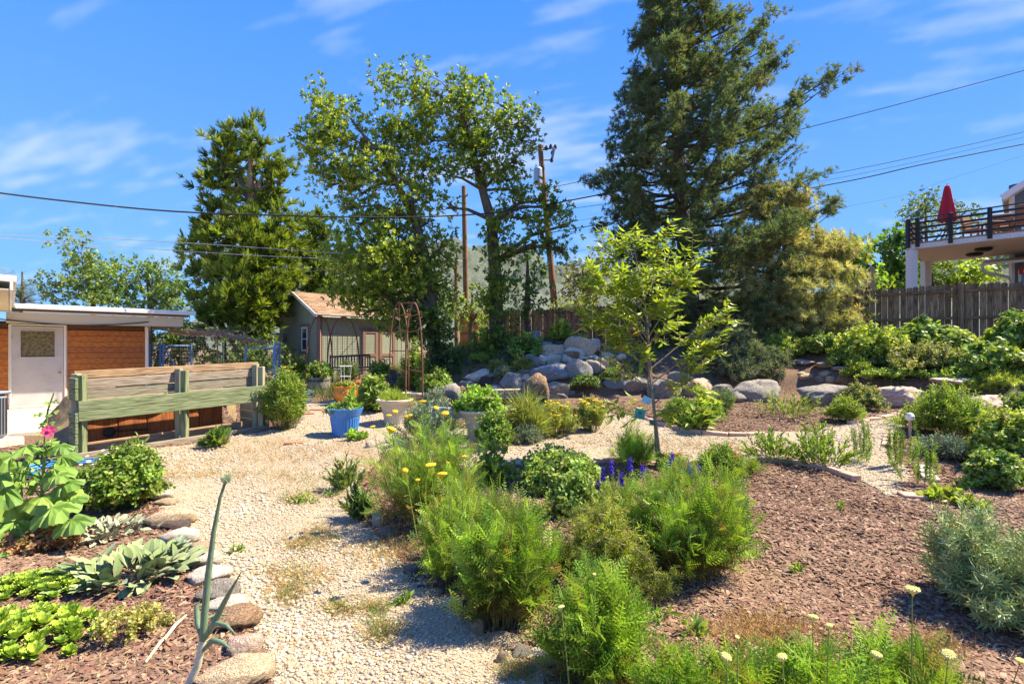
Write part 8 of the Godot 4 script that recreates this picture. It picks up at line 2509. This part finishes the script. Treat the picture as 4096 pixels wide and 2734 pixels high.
	# yellow yarrow in flower before the pond
	for q in [["golden flowering yarrow clump on the gravel before the pond", 2155, 2300, 1610, 1750, 46], ["second golden yarrow clump half in the young tree's shade", 2300, 2420, 1600, 1730, 40]]:
		var o := px_clump({"n": "yarrow_plant", "label": q[0], "x0": q[1], "x1": q[2], "y0": q[3], "y1": q[4], "stems": 110, "leaves": 11, "mesh": "lances", "size": 0.8, "c0": Color(0.12, 0.15, 0.04), "c1": Color(0.3, 0.34, 0.09), "foot": 0.55, "dome": 0.3, "rise": 0.6, "out": 0.5})
		heads(o, G.tips, q[5], "yarrow_head", M.yellow, 0.62, 0.06)
	# purple salvia by the arbor, red blooms by the bench
	var sv := px_clump({"n": "salvia_plant", "label": "violet salvia behind the rusty arbor's foot", "x0": 1545, "x1": 1640, "y0": 1480, "y1": 1560, "stems": 50, "leaves": 6, "mesh": "lances", "size": 0.8, "c0": Color(0.05, 0.09, 0.03), "c1": Color(0.15, 0.2, 0.06), "foot": 0.8})
	var sp := []
	for k in 16:
		sp.append(G.tips[k] - Vector3(0, 0.05, 0))
	spikes(sv, sp, 0.16, Color(0.06, 0.03, 0.38), Color(0.14, 0.06, 0.55), 12, 1.3)
	var rd := px_clump({"n": "geranium_plant", "label": "red geranium beside the bench end", "x0": 1455, "x1": 1505, "y0": 1512, "y1": 1560, "stems": 26, "leaves": 6, "mesh": "broad", "size": 0.6, "c0": c[0], "c1": c[1], "foot": 0.6})
	heads(rd, G.tips, 9, "daisy", M.petal_red, 1.6, 0.03, "flower")
	# grey stump behind the rockery, raised log edge
	var sp2 := P((2145 - MX) / F * 17.6, H(0.8, 17.6), 17.6)
	var stp := thing("tree_stump", "weathered grey tree stump behind the rockery", "stump", "", sp2)
	var mb := MB.new()
	mb.lathe([Vector2(0.2, -0.1), Vector2(0.18, 0.15), Vector2(0.165, 0.5), Vector2(0.15, 0.52), Vector2(0.0, 0.53)], 16)
	part("wood", mb.done(), M.barrel, stp)

# ---------------------------------------------------------------- ground cover and far plants
func make_far_plants() -> void:
	# low green growth over the upper bank
	var s := Sow.new()
	for k in 5200:
		var x := r(-3.0, 14.0)
		var d := edge_d(x) + r(0.4, 5.5)
		if 0.5744 * x + 0.8186 * d > 19.6 or d > 21.0:
			continue
		var n := sin(x * 1.7 + 2.0) * cos(d * 1.3) + 0.6 * sin(x * 3.9 - d * 2.1)
		if n < 0.15 or (x > 4.6 and x < 8.8 and d < edge_d(x) + 2.4):
			continue
		s.put(aim(Vector3(r(-0.6, 0.6), 1, r(-0.6, 0.6)), r(0, 6)) * r(0.7, 1.5), P(x, H(x, d) - 0.01, d), mixc(Color(0.07, 0.11, 0.02), Color(0.24, 0.28, 0.05), r(0, 1)))
	var o := sown("bank_ground_cover", s, G.rounds, M.leaf)
	o.set_meta("kind", "stuff")
	tag(o, "low green ground cover spreading over the upper bank", "ground cover")
	# rough green behind the pots, along shed and fence
	s = Sow.new()
	for k in 5200:
		var d := r(13.0, 24.0)
		var x := r(-0.5, 0.02) * d
		if d > edge_d(x) + 6.0 or (x < -5.0 and d > 18.5):
			continue
		var n := sin(x * 1.1 + 0.6) * cos(d * 0.9) + 0.5 * sin(x * 2.9 + d * 1.7)
		if n < -0.25:
			continue
		s.put(aim(Vector3(r(-0.5, 0.5), 1, r(-0.5, 0.5)), r(0, 6)) * r(0.8, 1.8), P(x, H(x, d) - 0.01, d), mixc(Color(0.06, 0.1, 0.02), Color(0.22, 0.26, 0.05), r(0, 1)))
	o = sown("rough_grass", s, G.grass, M.leaf)
	o.set_meta("kind", "stuff")
	tag(o, "rough grass and weeds around shed and arbor", "grass")
